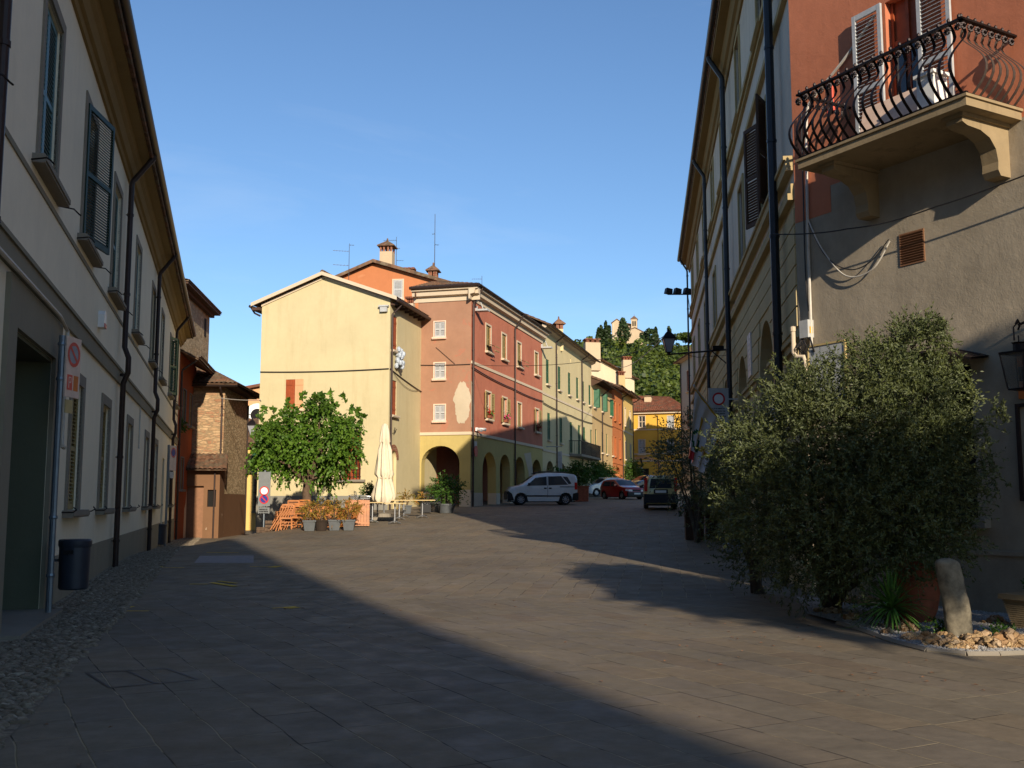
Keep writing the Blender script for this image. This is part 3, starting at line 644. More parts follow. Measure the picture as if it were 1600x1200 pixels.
# lean-to
b=MB(); ops=[op(5.75,-.5,1.15,2.9,d=.3),op(6.75,1.3,.45,.9),op(4.3,1.0,.5,2.0)]; o_=b.T; b.T=Matrix.Translation((0,-1.3,0)); facade(b,0,7.15,-1,3.4,ops,.2); b.T=o_; b.quad((7.15,-1.3,-1),(7.15,-.02,-1),(7.15,-.02,3.9),(7.15,-1.3,3.4)); lt=b.obj('lean_to',M['brown_pl'],t)
b=MB(); tiled(b,(-.3,-1.9,3.25),(7.6,-1.9,3.25),(7.3,-.03,4.15),(-.3,-.03,4.15)); b.obj('roof',M['tile'],lt,world_z=False)
b=MB(); b.box(5.2,6.3,-1.05,-1.0,-.6,2.4); b.obj('door',M['door_br'],lt,world_z=False)
b=MB(); b.box(6.53,6.97,-1.15,-1.12,1.3,2.2); b.box(4.05,4.55,-1.12,-1.1,1,3); b.obj('window',M['dark_in'],lt,world_z=False)
b=MB(); b.tube([(6.9,-1.42,3.15),(6.9,-1.42,-.4)],.045,8); b.obj('downpipe',M['gutter'],lt,world_z=False)
# far salmon and yellow houses at the end of the lane
p=at(378,600,80); t=thing('salmon_house','salmon house with round white window showing above the lane on the left','house',(p.x-3,82,-.6),R(4))
b=MB(); b.add([(0,0,0),(16,0,0),(16,0,13.2),(3,0,10.6),(0,0,10.0)],[(0,1,2,3,4)]); b.quad((0,0,0),(0,8,0),(0,8,10),(0,0,10)); b.quad((16,8,0),(16,0,0),(16,0,13.2),(16,8,13.2)); b.obj('wall',M['sal_pl'],t,(0,0,0))
b=MB(); b.prism([(-.3,-.4,9.95),(16.3,-.4,13.27),(16.3,8,13.27),(-.3,8,9.95)],(0,0,.22)); b.obj('roof',M['tile2'],t)
pr=at(389,645,80.0); xr=pr.x-(p.x-3)+.1; b=MB(); n=20
for a0,a1,yy in ((.52,.95,-.09),): 
    ring=[(a*math.cos(2*PI*k/n),a*math.sin(2*PI*k/n)) for a in (a0,a1) for k in range(n)]
    b.add([(x,yy,z) for x,z in ring],[(k,(k+1)%n,n+(k+1)%n,n+k) for k in range(n)])
    b.add([(ring[n+k][0],yy,ring[n+k][1]) for k in range(n)]+[(ring[n+k][0],0,ring[n+k][1]) for k in range(n)],[(k,n+k,n+(k+1)%n,(k+1)%n) for k in range(n)])
rw=b.obj('window',M['white'],t,(xr,-.0,pr.z)); b=MB(); b.poly([(.55*math.cos(2*PI*k/n),-.05,.55*math.sin(2*PI*k/n)) for k in range(n)]); b.obj('pane',M['dark_in'],rw,world_z=False)
p=at(372,700,70); t=thing('lane_house','small golden house with grated window and shutter deep in the left lane','house',(p.x,72,-.6),R(2)); zt=at(380,690,70).z
b=MB(); facade(b,-2,7,-.5,zt,[op(1.05,.9,.75,2.2),op(.9,3.6,.9,1.7)]); shell(b,-2,7,8,-.5,zt); b.obj('wall',M['yel_pl'],t)
b=MB(); tiled(b,(-2.4,-.6,zt-.1),(7.4,-.6,zt-.1),(7.4,3.5,zt+2.0),(-2.4,3.5,zt+2.0)); b.obj('roof',M['tile'],t)
b=MB(); b.box(-2.2,7.2,-.5,0,zt-.3,zt-.15); b.obj('eave',M['wood_d'],t)
window(t,1.05,.9,.75,2.2,None,s=.05); window(t,.9,3.6,.9,1.7,M['green_sh'],s=.05)
b=MB()
for x in (.75,.95,1.15,1.35): b.tube([(x,-.05,.9),(x,-.05,3.1)],.015,5)
for z in (1.2,1.7,2.2,2.7): b.tube([(.6,-.05,z),(1.5,-.05,z)],.015,5)
b.obj('window_grate',M['iron'],t)
# ================================================================ MIDDLE: cream gabled house
K=(-2.2,54.5); PFd=(.279,1); PF=Fr(K,PFd); PLd=(-PF.d[1],PF.d[0])      # pink facade, and its left face direction (leftwards)
Pq=cross(K,PLd,655.5); Cq=cross(Pq,(-.212,-.977),605.6); CLq=cross(Cq,(-.977,.213),401)
CR=Fr(CLq,(.977,-.213)); CSd=Fr(Cq,(.212,.977)); LC=math.hypot(Cq[0]-CLq[0],Cq[1]-CLq[1])
zb=.0
root=thing('cream_house','cream yellow gabled house with brown shutters behind the mulberry tree','house',(CR.o[0],CR.o[1],zb),CR.rz)
DC=math.hypot(Pq[0]-Cq[0],Pq[1]-Cq[1])+.05; ze=11.62; xp=CR.x(507,430); zp=CR.z(507,430)-.08
w1=(CR.x(460,620),6.2,.95,1.5); w2=(CR.x(549,720),2.65,1.0,2.35)
b=MB(); facade(b,0,LC,-1,ze-.0,[op(*w1,d=.15),op(*w2,d=.15)]); b.poly([(0,0,ze),(LC,0,ze),(xp,0,zp)]); b.quad((0,9,-1),(0,0,-1),(0,0,ze),(0,9,ze)); b.poly([(0,9,ze),(xp,9,zp),(LC,9,ze)]); b.quad((LC,9,-1),(0,9,-1),(0,9,ze),(LC,9,ze))
b.obj('wall',M['cream_pl'],root)
# side wall in its own frame under the same root
def sub(root,fr):                                # matrix from frame fr to root-local coordinates
    return (Matrix.Translation(root.location)@Matrix.Rotation(root.rotation_euler.z,4,'Z')).inverted()@(Matrix.Translation((fr.o[0],fr.o[1],0))@Matrix.Rotation(fr.rz,4,'Z'))
def reframe(o,M4):
    o.matrix_basis=M4@Matrix.Translation(o.location+Vector((0,0,o.parent.location.z)))@Matrix.Rotation(o.rotation_euler.z,4,'Z'); return o
Mside=sub(root,CSd)
sw=[(.7,9.1,.75,1.75),(.72,5.85,.75,1.75)]; sd=dict(x0=.35,x1=1.25,z0=1.1,z1=4.1,rise=.45,d=.18)
b=MB(); facade(b,0,9,-1,ze,[op(*q,d=.12) for q in sw]+[sd]); reframe(b.obj('side_wall',M['cream_pl'],root),Mside)
for q in sw: reframe(window(root,*q,sh=M['brown_sh'],kind='plank',s=.02,p=.01,fmat=M['cream_pl'],smat=M['white_trim'],single=True,rec=.03,pane=False,sillw=1.1),Mside)
b=MB(); b.box(.35,1.25,.14,.19,1.1,4.1); reframe(b.obj('door',M['cream_pl'],root),Mside)
b=MB(); n=12
for k in range(n):
    a0,a1=PI*k/n,PI*(k+.9)/n; r0,r1=.45,.75; cx,cz=.8,3.65
    b.prism([(cx-r0*math.cos(a0),-.0,cz+r0*math.sin(a0)),(cx-r1*math.cos(a0),-.0,cz+r1*math.sin(a0)),(cx-r1*math.cos(a1),-.0,cz+r1*math.sin(a1)),(cx-r0*math.cos(a1),0,cz+r0*math.sin(a1))],(0,-.03,0))
reframe(b.obj('door_arch',M['brick'],root),Mside)
f=window(root,*w1,sh=None,s=.02,p=.01,fmat=M['cream_pl'],smat=M['white_trim'],pane=True)
me=plank_leaf(.5,1.5,M['brown_sh']); place('shutter',me,f,(-.49,.0,0),world_z=False)
me=plank_leaf(.47,1.5,M['sal_pl']); place('shutter',me,f,(.02,.0,0),world_z=False)
f=window(root,*w2,sh=M['brown_sh'],kind='louver',s=.03,p=.02,fmat=M['cream_pl'],smat=M['stone'],sillw=1.5)
b=MB()
for i in range(7): b.tube([(-.5+i*.166,-.1,.02),(-.5+i*.166,-.1,2.33)],.014,5)
for i in range(6): b.tube([(-.55,-.1,.15+i*.4),(.55,-.1,.15+i*.4)],.012,5)
b.obj('window_grate',M['iron'],f,world_z=False)
b=MB(); b.box(-.02,LC,-.012,0,-1,1.86); b.obj('plinth',M['greyplinth'],root)
roof_cross(root,0,LC,9,ze+.12,xp,zp+.14,.42,.3,M['tile'])
b=MB(); sl=(zp-ze)/xp; sr=(zp-ze)/(LC-xp)
b.prism([(-.45,-.32,ze+.02-.45*sl),(xp,-.32,zp+.02),(LC+.45,-.32,ze+.02-.45*sr),(LC+.45,-.32,ze+.2-.45*sr),(xp,-.32,zp+.2),(-.45,-.32,ze+.2-.45*sl)],(0,-.05,0)); b.prism([(-.02,-.06,ze-.13),(xp,-.06,zp-.1),(LC+.02,-.06,ze-.13),(LC+.02,-.06,ze+.0),(xp,-.06,zp+.02),(-.02,-.06,ze+.0)],(0,.055,0)); b.obj('bargeboard',M['white_trim'],root)
b=MB(); b.quad((LC,-.3,ze-.02),(LC+.42,-.3,ze-.02-.42*sr),(LC+.42,9,ze-.02-.42*sr),(LC,9,ze-.02)); b.box(-.42,0,-.3,9,ze-.35,ze-.2)
for i in range(12): b.box(LC,LC+.4,i*.75,i*.75+.09,ze-.33,ze-.2)
b.obj('eave',M['wood_d'],root)
b=MB(); b.tube([(LC+.5,-.35,ze-.15),(LC+.5,9,ze-.15)],.08,8); b.tube([(-.5,-.35,ze-.15),(-.5,9,ze-.15)],.08,8); b.tube([(-.5,-.2,ze-.2),(-.4,0,ze-.45),(-.1,.02,ze-.6)],.05,8); b.obj('gutter',M['gutter'],root,smooth=True)
b=MB(); b.tube([(.4,-.5,ze-.2),(.35,-.3,ze-.45),(.12,-.09,ze-.75),(.12,-.08,.9)],.05,8); reframe(b.obj('downpipe',M['gutter'],root),Mside)
b=MB(); b.box(6.35,6.85,-.22,0,11.2,11.28); b.box(6.42,6.78,-.18,0,10.95,11.2); b.obj('vent_box',M['greysign'],root)
# laundry bag / cloth hanging below the upper side window
cz=CSd.z(628,560); b=MB(); r=random.Random(5); pts=[]
for k in range(26):
    x,y,z=r.uniform(-.3,.3),r.uniform(-.32,-.1),r.uniform(-.45,.45); b.lathe([(.02,-.14),(.09,-.1),(.12,0),(.09,.1),(.02,.14)],6,(x,y,z))
o=b.obj('hanging_laundry',M['laundry'],loc=CSd.w(1.05,0,cz)+Vector((0,0,-.1)),rz=CSd.rz); tag(o,'bundle of blue and white laundry hanging under the upper brown side window','laundry')
b=MB(); b.tube([(-.3,0,0),(-.3,-.12,.02),(-.3,-.12,.28)],.02,5); b.tube([(-.3,-.12,.05),(-.05,-.14,.22)],.015,5); o=b.obj('wall_bracket',M['iron'],loc=CSd.w(.9,0,4.95),rz=CSd.rz); tag(o,'small black iron bracket above the arched door of the cream house','bracket')
# ================================================================ orange tall house behind
OT=at(585,408,66); t=thing('salmon_gabled_house','tall salmon orange gabled house rising behind the cream and pink houses','house',(OT.x,66,1),R(-6))
zp2=OT.z; l=at(400,500,66).x-OT.x
xr=at(690,440,66).x-OT.x; zr=at(690,440,66).z; zl=at(520,436,66).z; xl=at(520,436,66).x-OT.x
EX=1.8; zz=zr-1.6*EX/5; b=MB(); b.poly([(xl-3,0,0),(xr+EX,0,0),(xr+EX,0,zz-.1),(xr,0,zr-.1),(0,0,zp2-.15),(xl-3,0,zl-1.0)]); b.quad((xr+EX,0,0),(xr+EX,9,0),(xr+EX,9,zz-.1),(xr+EX,0,zz-.1)); b.quad((xl-3,9,0),(xl-3,0,0),(xl-3,0,zl-1),(xl-3,9,zl-1)); b.obj('wall',M['otall_pl'],t,(0,0,0))
b=MB(); s1=(zp2-zl)/-xl; tiled(b,(xl-3.4,9,zl-3*s1),(xl-3.4,-.35,zl-3*s1),(0,-.35,zp2),(0,9,zp2)); s2=(zp2-zr)/xr; tiled(b,(xr+EX+.4,-.35,zp2-s2*(xr+EX+.4)),(xr+EX+.4,9,zp2-s2*(xr+EX+.4)),(0,9,zp2),(0,-.35,zp2)); b.obj('roof',M['tile'],t)
b=MB(); b.prism([(xl-3.4,-.36,zl-3*s1-.16),(0,-.36,zp2-.16),(xr+EX+.4,-.36,zp2-s2*(xr+EX+.4)-.16),(xr+EX+.4,-.36,zp2-s2*(xr+EX+.4)+.06),(0,-.36,zp2+.06),(xl-3.4,-.36,zl-3*s1+.06)],(0,-.05,0)); b.obj('bargeboard',M['tile'],t)
b=MB(); b.tube([(xr,-.1,zr-.3),(xr,-.1,zr-2.6)],.06,6); b.obj('downpipe',M['gutter'],t)
pw=at(622,468,66); window(t,pw.x-OT.x+.02,pw.z,.62,1.25,M['grey_sh'],s=.08,p=.05,fmat=M['white_trim'],single=True,rec=-.046)
pc=at(605,382,67); chimney('chimney','white chimney with red brick vents and tiled hat on the salmon gable ridge',at(605,412,67.5)+Vector((0,0,-.2)),.85,.85,.95,R(-6),M['church'])
pc=at(677,434,67.5); chimney('chimney','brick chimney with tiled hat right of the salmon gable, carrying a tall thin aerial',pc+Vector((0,0,-.15)),.6,.6,.2,R(-6),M['brick'])
pc=at(638,425,68); chimney('chimney','low brown brick chimney stub halfway down the salmon gable roof',pc+Vector((0,0,-.2)),.9,.5,.05,R(-6),M['brick'],cap='pots')
pc=at(642,484,60); chimney('chimney','small white chimney with red tiled top just above the cream roof',pc,.4,.4,.35,R(-12),M['white_trim'],cap='pots')
def antenna(label,p,h,arms,r=.018):
    b=MB(); b.tube([(0,0,-.6),(0,0,h)],[r*1.3,r*.8],6)
    for z,l,az,ne in arms:
        d=Vector((math.cos(az),math.sin(az),0)); n=Vector((-d.y,d.x,0)); c=Vector((0,0,z)); b.tube([c,c+d*l],r*.6,5)
        for k in range(ne):
            q=c+d*l*(k+.5)/ne; e=.22*(1-.4*k/ne); b.tube([q-n*e,q+n*e],r*.35,4)
    o=b.obj('aerial',M['iron2'],loc=p); tag(o,label,'aerial','television aerials on the roofs'); return o
antenna('television aerial with two long arms left of the white chimney',at(545,430,62),2.0,[(1.5,1.0,PI+.25,6),(.6,1.0,PI+.3,5),(1.9,.3,.2,2)])
antenna('television aerial directly behind the white chimney',at(619,415,68),2.0,[(1.75,.9,PI-.1,7),(.35,.5,.1,3),(1.2,.25,.3,2)])
antenna('very tall thin whip aerial on the brick chimney',at(679,425,67.5),4.0,[(1.9,.35,.9,1),(2.6,.2,3.6,1)],.022)
antenna('small aerial above the corner of the pink house roof',at(753,452,58),.8,[(.6,.6,PI,5)],.014)
# ================================================================ pink house with arcade
s0=8.0; KLo=(K[0]+PLd[0]*s0/1,K[1]+PLd[1]*s0); nrm=math.hypot(*PLd); KLo=(K[0]+PLd[0]*s0/nrm,K[1]+PLd[1]*s0/nrm)
KL=Fr(KLo,(-PLd[0],-PLd[1])); Eq=cross(K,PFd,848); LP=math.hypot(Eq[0]-K[0],Eq[1]-K[1])
root=thing('pink_house','faded pink three storey house with olive yellow arcade on the ground floor','house',(K[0],K[1],.9),PF.rz)
ML=sub(root,KL); ZB=5.18; ZT=12.65
ups=[(PF.x(763,525),10.02,.95,1.5),(PF.x(787.5,535),10.02,.95,1.5),(PF.x(811,550),10.02,.95,1.5),(PF.x(838,568),10.02,.95,1.5)]
los=[(PF.x(763,632),6.2,.95,1.5),(PF.x(788.5,638),6.2,.95,1.5),(PF.x(811.5,645),6.2,.95,1.5),(PF.x(839,655),6.2,.95,1.5)]
arx=[(PF.x(754,730),PF.x(775,730)),(PF.x(781,730),PF.x(797,730)),(PF.x(804,740),PF.x(820,740)),(PF.x(831,740),PF.x(846,740))]
ars=[dict(x0=a,x1=c,z0=.5,z1=4.35,rise=(c-a)/2*.8,d=.5) for a,c in arx]
b=MB(); facade(b,0,LP,ZB,ZT,[op(*q) for q in ups+los],.18); DP=s0-KL.x(650.5); b.quad((LP,0,ZB),(LP,10,ZB),(LP,10,ZT),(LP,0,ZT)); b.quad((LP,DP,-1),(0,DP,-1),(0,DP,ZT),(LP,DP,ZT)); b.obj('wall',M['pink_front'],root)
b=MB(); facade(b,0,LP,.5,ZB,ars,.5,); b.quad((LP,0,.5),(LP,10,.5),(LP,10,ZB),(LP,0,ZB))
b.quad((0,.5,.5),(.01,.5,.5),(.01,.5,ZB),(0,.5,ZB)); b.quad((0,3.3,4.75),(LP,3.3,4.75),(LP,.0,4.75),(0,.0,4.75)); b.quad((0,3.3,.5),(LP,3.3,.5),(LP,3.3,4.75),(0,3.3,4.75))
for a,c in arx:                                   # inner faces of the piers
    pass
b.obj('arcade_wall',M['ltyellow_pl'],root)
lw=[(KL.x(687,516),10.45,.6,.85),(KL.x(687,580),8.18,.6,.85),(KL.x(687,646),5.9,.6,.85)]
xa0,xa1=KL.x(658.5,712),KL.x(718,706)
b=MB(); facade(b,s0-DP,s0,ZB,ZT,[op(*q,d=.12) for q in lw],.12); reframe(b.obj('side_wall',M['pink_pl'],root),ML)
b=MB(); facade(b,xa0-.12,s0,.5,ZB,[dict(x0=xa0,x1=xa1,z0=.5,z1=4.55,rise=.95,d=.5)],.5); reframe(b.obj('side_arcade_wall',M['ltyellow_pl'],root),ML)
for q in ups: window(root,*q,sh=M['tan_sh'],s=.1,p=.03,fmat=M['white_trim'],sillw=1.3,rec=.05)
for i in (0,2):
    f=[o for o in root.children if o.name.startswith('window')][-4+i]
    b=MB(); b.box(-.4,.4,-.55,-.5,-.02,.03); b.quad((-.4,-.02,.45),(.4,-.02,.45),(.4,-.55,.25),(-.4,-.55,.25)); b.box(-.4,.4,-.56,-.53,.22,.26); b.obj('shutter_flap',M['tan_sh'],f,world_z=False)
for i,q in enumerate(los):
    if i==2: window(root,*q,sh=M['tan_sh'],s=.1,p=.03,fmat=M['white_trim'],sillw=1.3,rec=.05)
    else: window(root,*q,sh=M['tan_sh'],s=.1,p=.03,fmat=M['white_trim'],sillw=1.3,state=172)
for q in lw: reframe(window(root,*q,sh=M['grey_sh'],s=.06,p=.02,fmat=M['palesign'],sillw=.8,rec=.04),ML)
b=MB(); b.box(.0,LP,-.06,0,ZB-.06,ZB+.1); b.box(0,LP,-.05,0,8.95,9.1); b.obj('string_course',M['white_trim'],root)
b=MB(); b.box(xa0-.12,s0+.06,-.06,0,ZB-.06,ZB+.1); reframe(b.obj('string_course',M['white_trim'],root),ML)
b=MB(); 
edges=[0]+[v for p_ in arx for v in p_]+[LP]
for a,c in zip(edges[::2],edges[1::2]):
    if c-a>.05: b=MB(); b.prism([(a-.02,-.02,.5),(c,-.02,.5),(c,-.02,2.05),(a-.02,-.02,2.05)],(0,.5,0)); b.obj('plinth',M['white_trim'],root)
b=MB(); b.prism([(xa1,-.012,.5),(s0+.0,-.012,.5),(s0+.0,-.012,2.2),(xa1,-.012,2.2)],(0,.5,0)); reframe(b.obj('plinth',M['white_trim'],root),ML)
pf=[(0,ZT-.25),(-.06,ZT-.25),(-.08,ZT),(-.32,ZT+.05),(-.36,ZT+.28),(-.5,ZT+.3),(-.52,ZT+.42),(0,ZT+.42)]
b=MB(); b.extx(pf,-.5,LP); b.obj('cornice',M['white_trim'],root)
b=MB(); b.extx(pf,s0-DP-.25,s0+.5); reframe(b.obj('cornice',M['white_trim'],root),ML)
gutter(root,-.55,LP,-.6,ZT+.5,.09); b=MB(); b.tube([(s0-DP-.3,-.6,ZT+.47),(s0+.6,-.6,ZT+.47)],.09,8); reframe(b.obj('gutter',M['gutter'],root),ML)
b=MB(); tiled(b,(-.6,-.6,ZT+.48),(LP+.05,-.6,ZT+.48),(LP+.05,DP,ZT+1.6),(3.2,DP,ZT+1.6)); tiled(b,(-.6,DP+.3,ZT+.48),(-.6,-.6,ZT+.48),(3.2,DP,ZT+1.6),(3.2,DP+.3,ZT+1.6)); b.poly([(-.5,DP,ZT),(LP,DP,ZT),(LP,DP,ZT+1.55),(3.2,DP,ZT+1.55),(-.5,DP,ZT+.45)]); b.obj('roof',M['tile'],root)
downpipe(root,.12,-.1,ZT-.5,1.2,-.58,ZT+.4,r=.055); downpipe(root,PF.x(803,600),-.08,ZT-.5,1.3,-.58,ZT+.4,r=.05)
b=MB(); b.add([(.02,-.012,5.5),(.5,-.012,5.6),(.62,-.012,6.6),(.5,-.012,7.6),(.1,-.012,8.0),(.02,-.012,8.0)],[(0,1,2,3,4,5)]); b.obj('bare_patch',M['patch'],root)
b=MB(); cx,cz=s0-.42,6.85; pts=[(cx+(.52 if math.cos(a)<0 else .40)*math.cos(a)*(1+.1*math.sin(5*a)+.05*math.sin(11*a)+.04*math.sin(17*a+1)+.03*math.sin(29*a)),-.012,cz+1.12*math.sin(a)*(1+.07*math.cos(3*a)+.04*math.cos(9*a)+.03*math.sin(21*a))) for a in [2*PI*k/64 for k in range(64)]]; b.poly(pts); reframe(b.obj('bare_patch',M['patch'],root),ML)
b=MB(); xx=PF.x(826,730); b.poly([(xx-1.2,-.013,4.6),(xx+.5,-.013,4.75),(xx+1.0,-.013,3.6),(xx+.9,-.013,2.6),(xx+.2,-.013,2.5),(xx-.1,-.013,3.5)]); b.obj('bare_patch',M['patch'],root)
# swallow-nest like box lamps under the eave, camera cluster, signs
def lamp_box(label,fr,x,z):
    t=MB(); t.box(-.25,.25,-.75,-.1,0,.1); t.tube([(0,-.45,.1),(0,-.3,.5)],.03,6); t.box(-.05,.05,-.12,0,.0,.3)
    o=t.obj('street_light',M['greysign'],loc=fr.w(x,0,z),rz=fr.rz); tag(o,label,'street light','flat street lights under the eaves')
lamp_box('flat grey street light under the pink house eave by its corner',PF,.75,11.9); lamp_box('flat grey street light where the pink and pale green houses meet',PF,LP-.3,12.0)
b=MB(); b.cbox((0,-.12,0),(.25,.12,.18)); b.tube([(-.1,-.2,-.02),(-.28,-.45,-.08)],[.07,.09],8); b.tube([(.12,-.2,.02),(.35,-.5,.0)],[.07,.09],8); o=b.obj('security_camera',M['white'],loc=PF.w(.75,0,5.45),rz=PF.rz); tag(o,'pair of white cameras on the pink house just above the yellow arcade corner','camera')
b=MB(); b.box(-.22,.22,-.05,0,-.3,.3); o=b.obj('wall_sign',M['greysign'],loc=PF.w(.75,0,4.5),rz=PF.rz); tag(o,'small pale square sign at the shaded corner of the yellow arcade','sign')
b=MB(); b.lathe([(.0,0),(.28,0),(.3,.02),(.3,.04),(0,.04)],20); o=b.obj('round_sign',M['red'],loc=PF.w(.42,-.14,4.25),rz=PF.rz); o.rotation_euler=(PI/2,0,PF.rz); tag(o,'round red sign seen obliquely at the arcade corner of the pink house','sign')
def flowers(label,fr,x,z,mat):
    r=random.Random(int(x*10)); t=thing('flower_box',label,'flower box',fr.w(x,-.12,z),fr.rz,'flower boxes on the pink house windows'); b=MB(); b.box(-.25,.25,-.09,.09,0,.16); b.obj('box',M['terrac'],t,world_z=False)
    V=[];b=MB(); b2=MB()
    for k in range(90):
        c=Vector((r.gauss(0,.17),r.gauss(0,.1),.2+abs(r.gauss(0,.13)))); a=Vector((r.gauss(0,1),r.gauss(0,1),r.gauss(0,1))).normalized()*.05; q=a.orthogonal().normalized()*.04
        (b if k%2 else b2).quad(c-a-q,c+a-q,c+a+q,c-a+q)
    b.obj('blossoms',mat,t,world_z=False); b2.obj('leaves',M['bush'],t,world_z=False)
flowers('red geraniums on the first lower window sill of the pink house',PF,los[0][0],6.25,M['flower_r']); flowers('pink geraniums on the second lower window sill of the pink house',PF,los[1][0],6.25,M['flower_p']); flowers('dark red geraniums on the last lower window sill of the pink house',PF,los[3][0],6.25,M['flower_r'])
# ================================================================ pale yellow-green house with balcony
GDd=(.2595,1); GF=Fr(Eq,GDd); E2=cross(Eq,GDd,926); LG=math.hypot(E2[0]-Eq[0],E2[1]-Eq[1]); ZG=13.55
root=thing('pale_green_house','pale yellow green house with green shutters, small arches and an iron balcony','house',(Eq[0],Eq[1],1.4),GF.rz)
ux=[GF.x(u,v) for u,v in ((855.4,575),(873.7,585),(889.4,595),(902,602),(911,608),(921.3,615))]; lx=[GF.x(u,v) for u,v in ((857.5,665),(876.3,670),(892.3,680),(905,685),(913,688),(924,690))]
ops=[op(x,9.75,.95,1.75) for x in ux]+[op(x,(5.85 if x<8 else 5.3),.95,(1.9 if x<8 else 2.4)) for x in lx]
ag=[(GF.x(853.5,735),GF.x(865.5,735)),(GF.x(873,735),GF.x(884,735)),(GF.x(893,735),GF.x(903,735)),(GF.x(911,735),GF.x(920,735))]
b=MB(); facade(b,0,LG,1,ZG,ops+[dict(x0=a,x1=c,z0=1,z1=4.4,rise=(c-a)/2*.7,d=.5) for a,c in ag]+[op(x,12.4,.3,.35,d=.2) for x in (ux[1]-.6,ux[2]+.6)],.15); b.quad((0,3.0,1),(LG,3.0,1),(LG,3.0,5),(0,3.0,5)); b.quad((0,.4,4.9),(LG,.4,4.9),(LG,3,4.9),(0,3,4.9)); b.quad((LG,0,1),(LG,10,1),(LG,10,ZG),(LG,0,ZG)); b.quad((0,10,1),(0,0,1),(0,0,ZG),(0,10,ZG)); b.quad((LG,10,1),(0,10,1),(0,10,ZG),(LG,10,ZG))
b.poly([(0,0,ZG),(0,10,ZG),(0,5,ZG+2.2)]); b.poly([(LG,0,ZG),(LG,10,ZG),(LG,5,ZG+2.2)]); b.obj('wall',M['green_pl'],root)
for x in ux: window(root,x,9.75,.95,1.75,M['green_sh'],s=.0,p=.0,fmat=M['green_pl'],smat=M['white_trim'],sillw=1.1,rec=.03)
for x in lx: window(root,x,(5.85 if x<8 else 5.3),.95,(1.9 if x<8 else 2.4),M['green_sh'],s=.0,p=.0,fmat=M['green_pl'],smat=M['white_trim'],sillw=1.1,rec=.03)
b=MB(); b.box(0,LG,-.05,0,8.9,9.05); b.box(0,LG,-.05,0,5.0,5.15); b.obj('string_course',M['white_trim'],root)
b=MB(); b.extx([(0,ZG-.15),(-.3,ZG),(-.34,ZG+.15),(-.5,ZG+.2),(0,ZG+.2)],-.02,LG+.3); b.obj('cornice',M['white_trim'],root)
roof_gable(root,0,LG,10,ZG+.4,2.2,.65,.25); gutter(root,0,LG+.3,-.7,ZG+.12,.09)
for u in (868,908): downpipe(root,GF.x(u,600),-.09,ZG-.5,1.6,-.68,ZG+.1,r=.05)
xb0,xb1=GF.x(888,705,0)+.2,GF.x(921,705); b=MB(); b.box(xb0,xb1,-1.0,0,5.02,5.2); bal=b.obj('balcony',M['stone'],root)
b=MB()
for s_ in range(int((xb1-xb0)/.14)+1): b.tube([(xb0+s_*.14,-.96,5.2),(xb0+s_*.14,-.96,6.2)],.014,4)
for s_ in range(8): b.tube([(xb0+.02,-.96+s_*.13,5.2),(xb0+.02,-.96+s_*.13,6.2)],.014,4)
b.box(xb0,xb1,-.99,-.94,6.18,6.23); b.box(xb0,xb0+.05,-.98,0,6.18,6.23); b.obj('railing',M['iron2'],bal,world_z=False).location.z=-0
b=MB(); xs_=GF.x(858,735); b.tube([(1.2,0,5.35),(1.2,-1.1,5.35)],.03,6); b.box(1.17,1.23,-1.1,-.82,3.0,5.0); o=b.obj('bracket_sign',M['greysign'],loc=GF.w(0,0,0),rz=GF.rz); tag(o,'tall narrow grey sign hanging from a bracket beside the first small arch','sign')
# ---- tan house with open green shutters and deep eaves
TD=(.25,1); TF=Fr(E2,TD); E3=cross(E2,TD,958); LT=math.hypot(E3[0]-E2[0],E3[1]-E2[1]); ZTn=12.0
root=thing('tan_house','weathered tan house with wide sagging eaves and bright green open shutters','house',(E2[0],E2[1],2.0),TF.rz)
ux=[TF.x(u,625) for u in (929,941,954)]; lx=[TF.x(u,v) for u,v in ((931,680),(941,685),(948,688),(957,690))]
b=MB(); facade(b,0,LT,1.5,ZTn,[op(x,9.8,1.0,1.6) for x in ux]+[op(x,6.0,.9,1.9) for x in lx]+[dict(x0=1.5,x1=3.6,z0=1.5,z1=4.5,rise=.5,d=.4),dict(x0=6.5,x1=9.5,z0=1.5,z1=4.6,d=.4)],.15); shell(b,0,LT,10,1.5,ZTn); b.obj('wall',M['tan_pl'],root)
for i,x in enumerate(ux): window(root,x,9.8,1.0,1.6,M['green_sh'],kind='plank',s=.02,p=.01,fmat=M['tan_pl'],smat=M['white_trim'],state=(60 if i<2 else 30))
for x in lx: window(root,x,6.0,.9,1.9,M['green_sh'],s=.02,p=.01,fmat=M['tan_pl'],smat=M['white_trim'])
b=MB(); b.box(1.4,LT,.42,.5,1.5,4.7); b.obj('doorway',M['dark_in'],root)
b=MB(); tiled(b,(-.4,-1.0,ZTn-.05),(LT+.2,-1.0,ZTn+.5),(LT+.2,5,ZTn+2.6),(-.4,5,ZTn+2.2)); b.obj('roof',M['tile'],root)
b=MB(); b.quad((-.3,-.95,ZTn-.15),(LT+.1,-.95,ZTn+.38),(LT+.1,.3,ZTn+.75),(-.3,.3,ZTn+.3))
for i in range(18): b.box(i*.62,i*.62+.12,-.9,.1,ZTn-.2+i*.032,ZTn-.06+i*.032)
b.poly([(-.3,-.9,ZTn-.1),(-.3,5,ZTn+2.1),(-.3,5,ZTn-.5),(-.3,0,ZTn-.5)]); b.obj('eave',M['wood_d'],root)
gutter(root,-.4,LT+.2,-1.05,ZTn+.0,.08); downpipe(root,LT*.45,-.08,ZTn-.9,2,-1.0,ZTn+.1,r=.05)
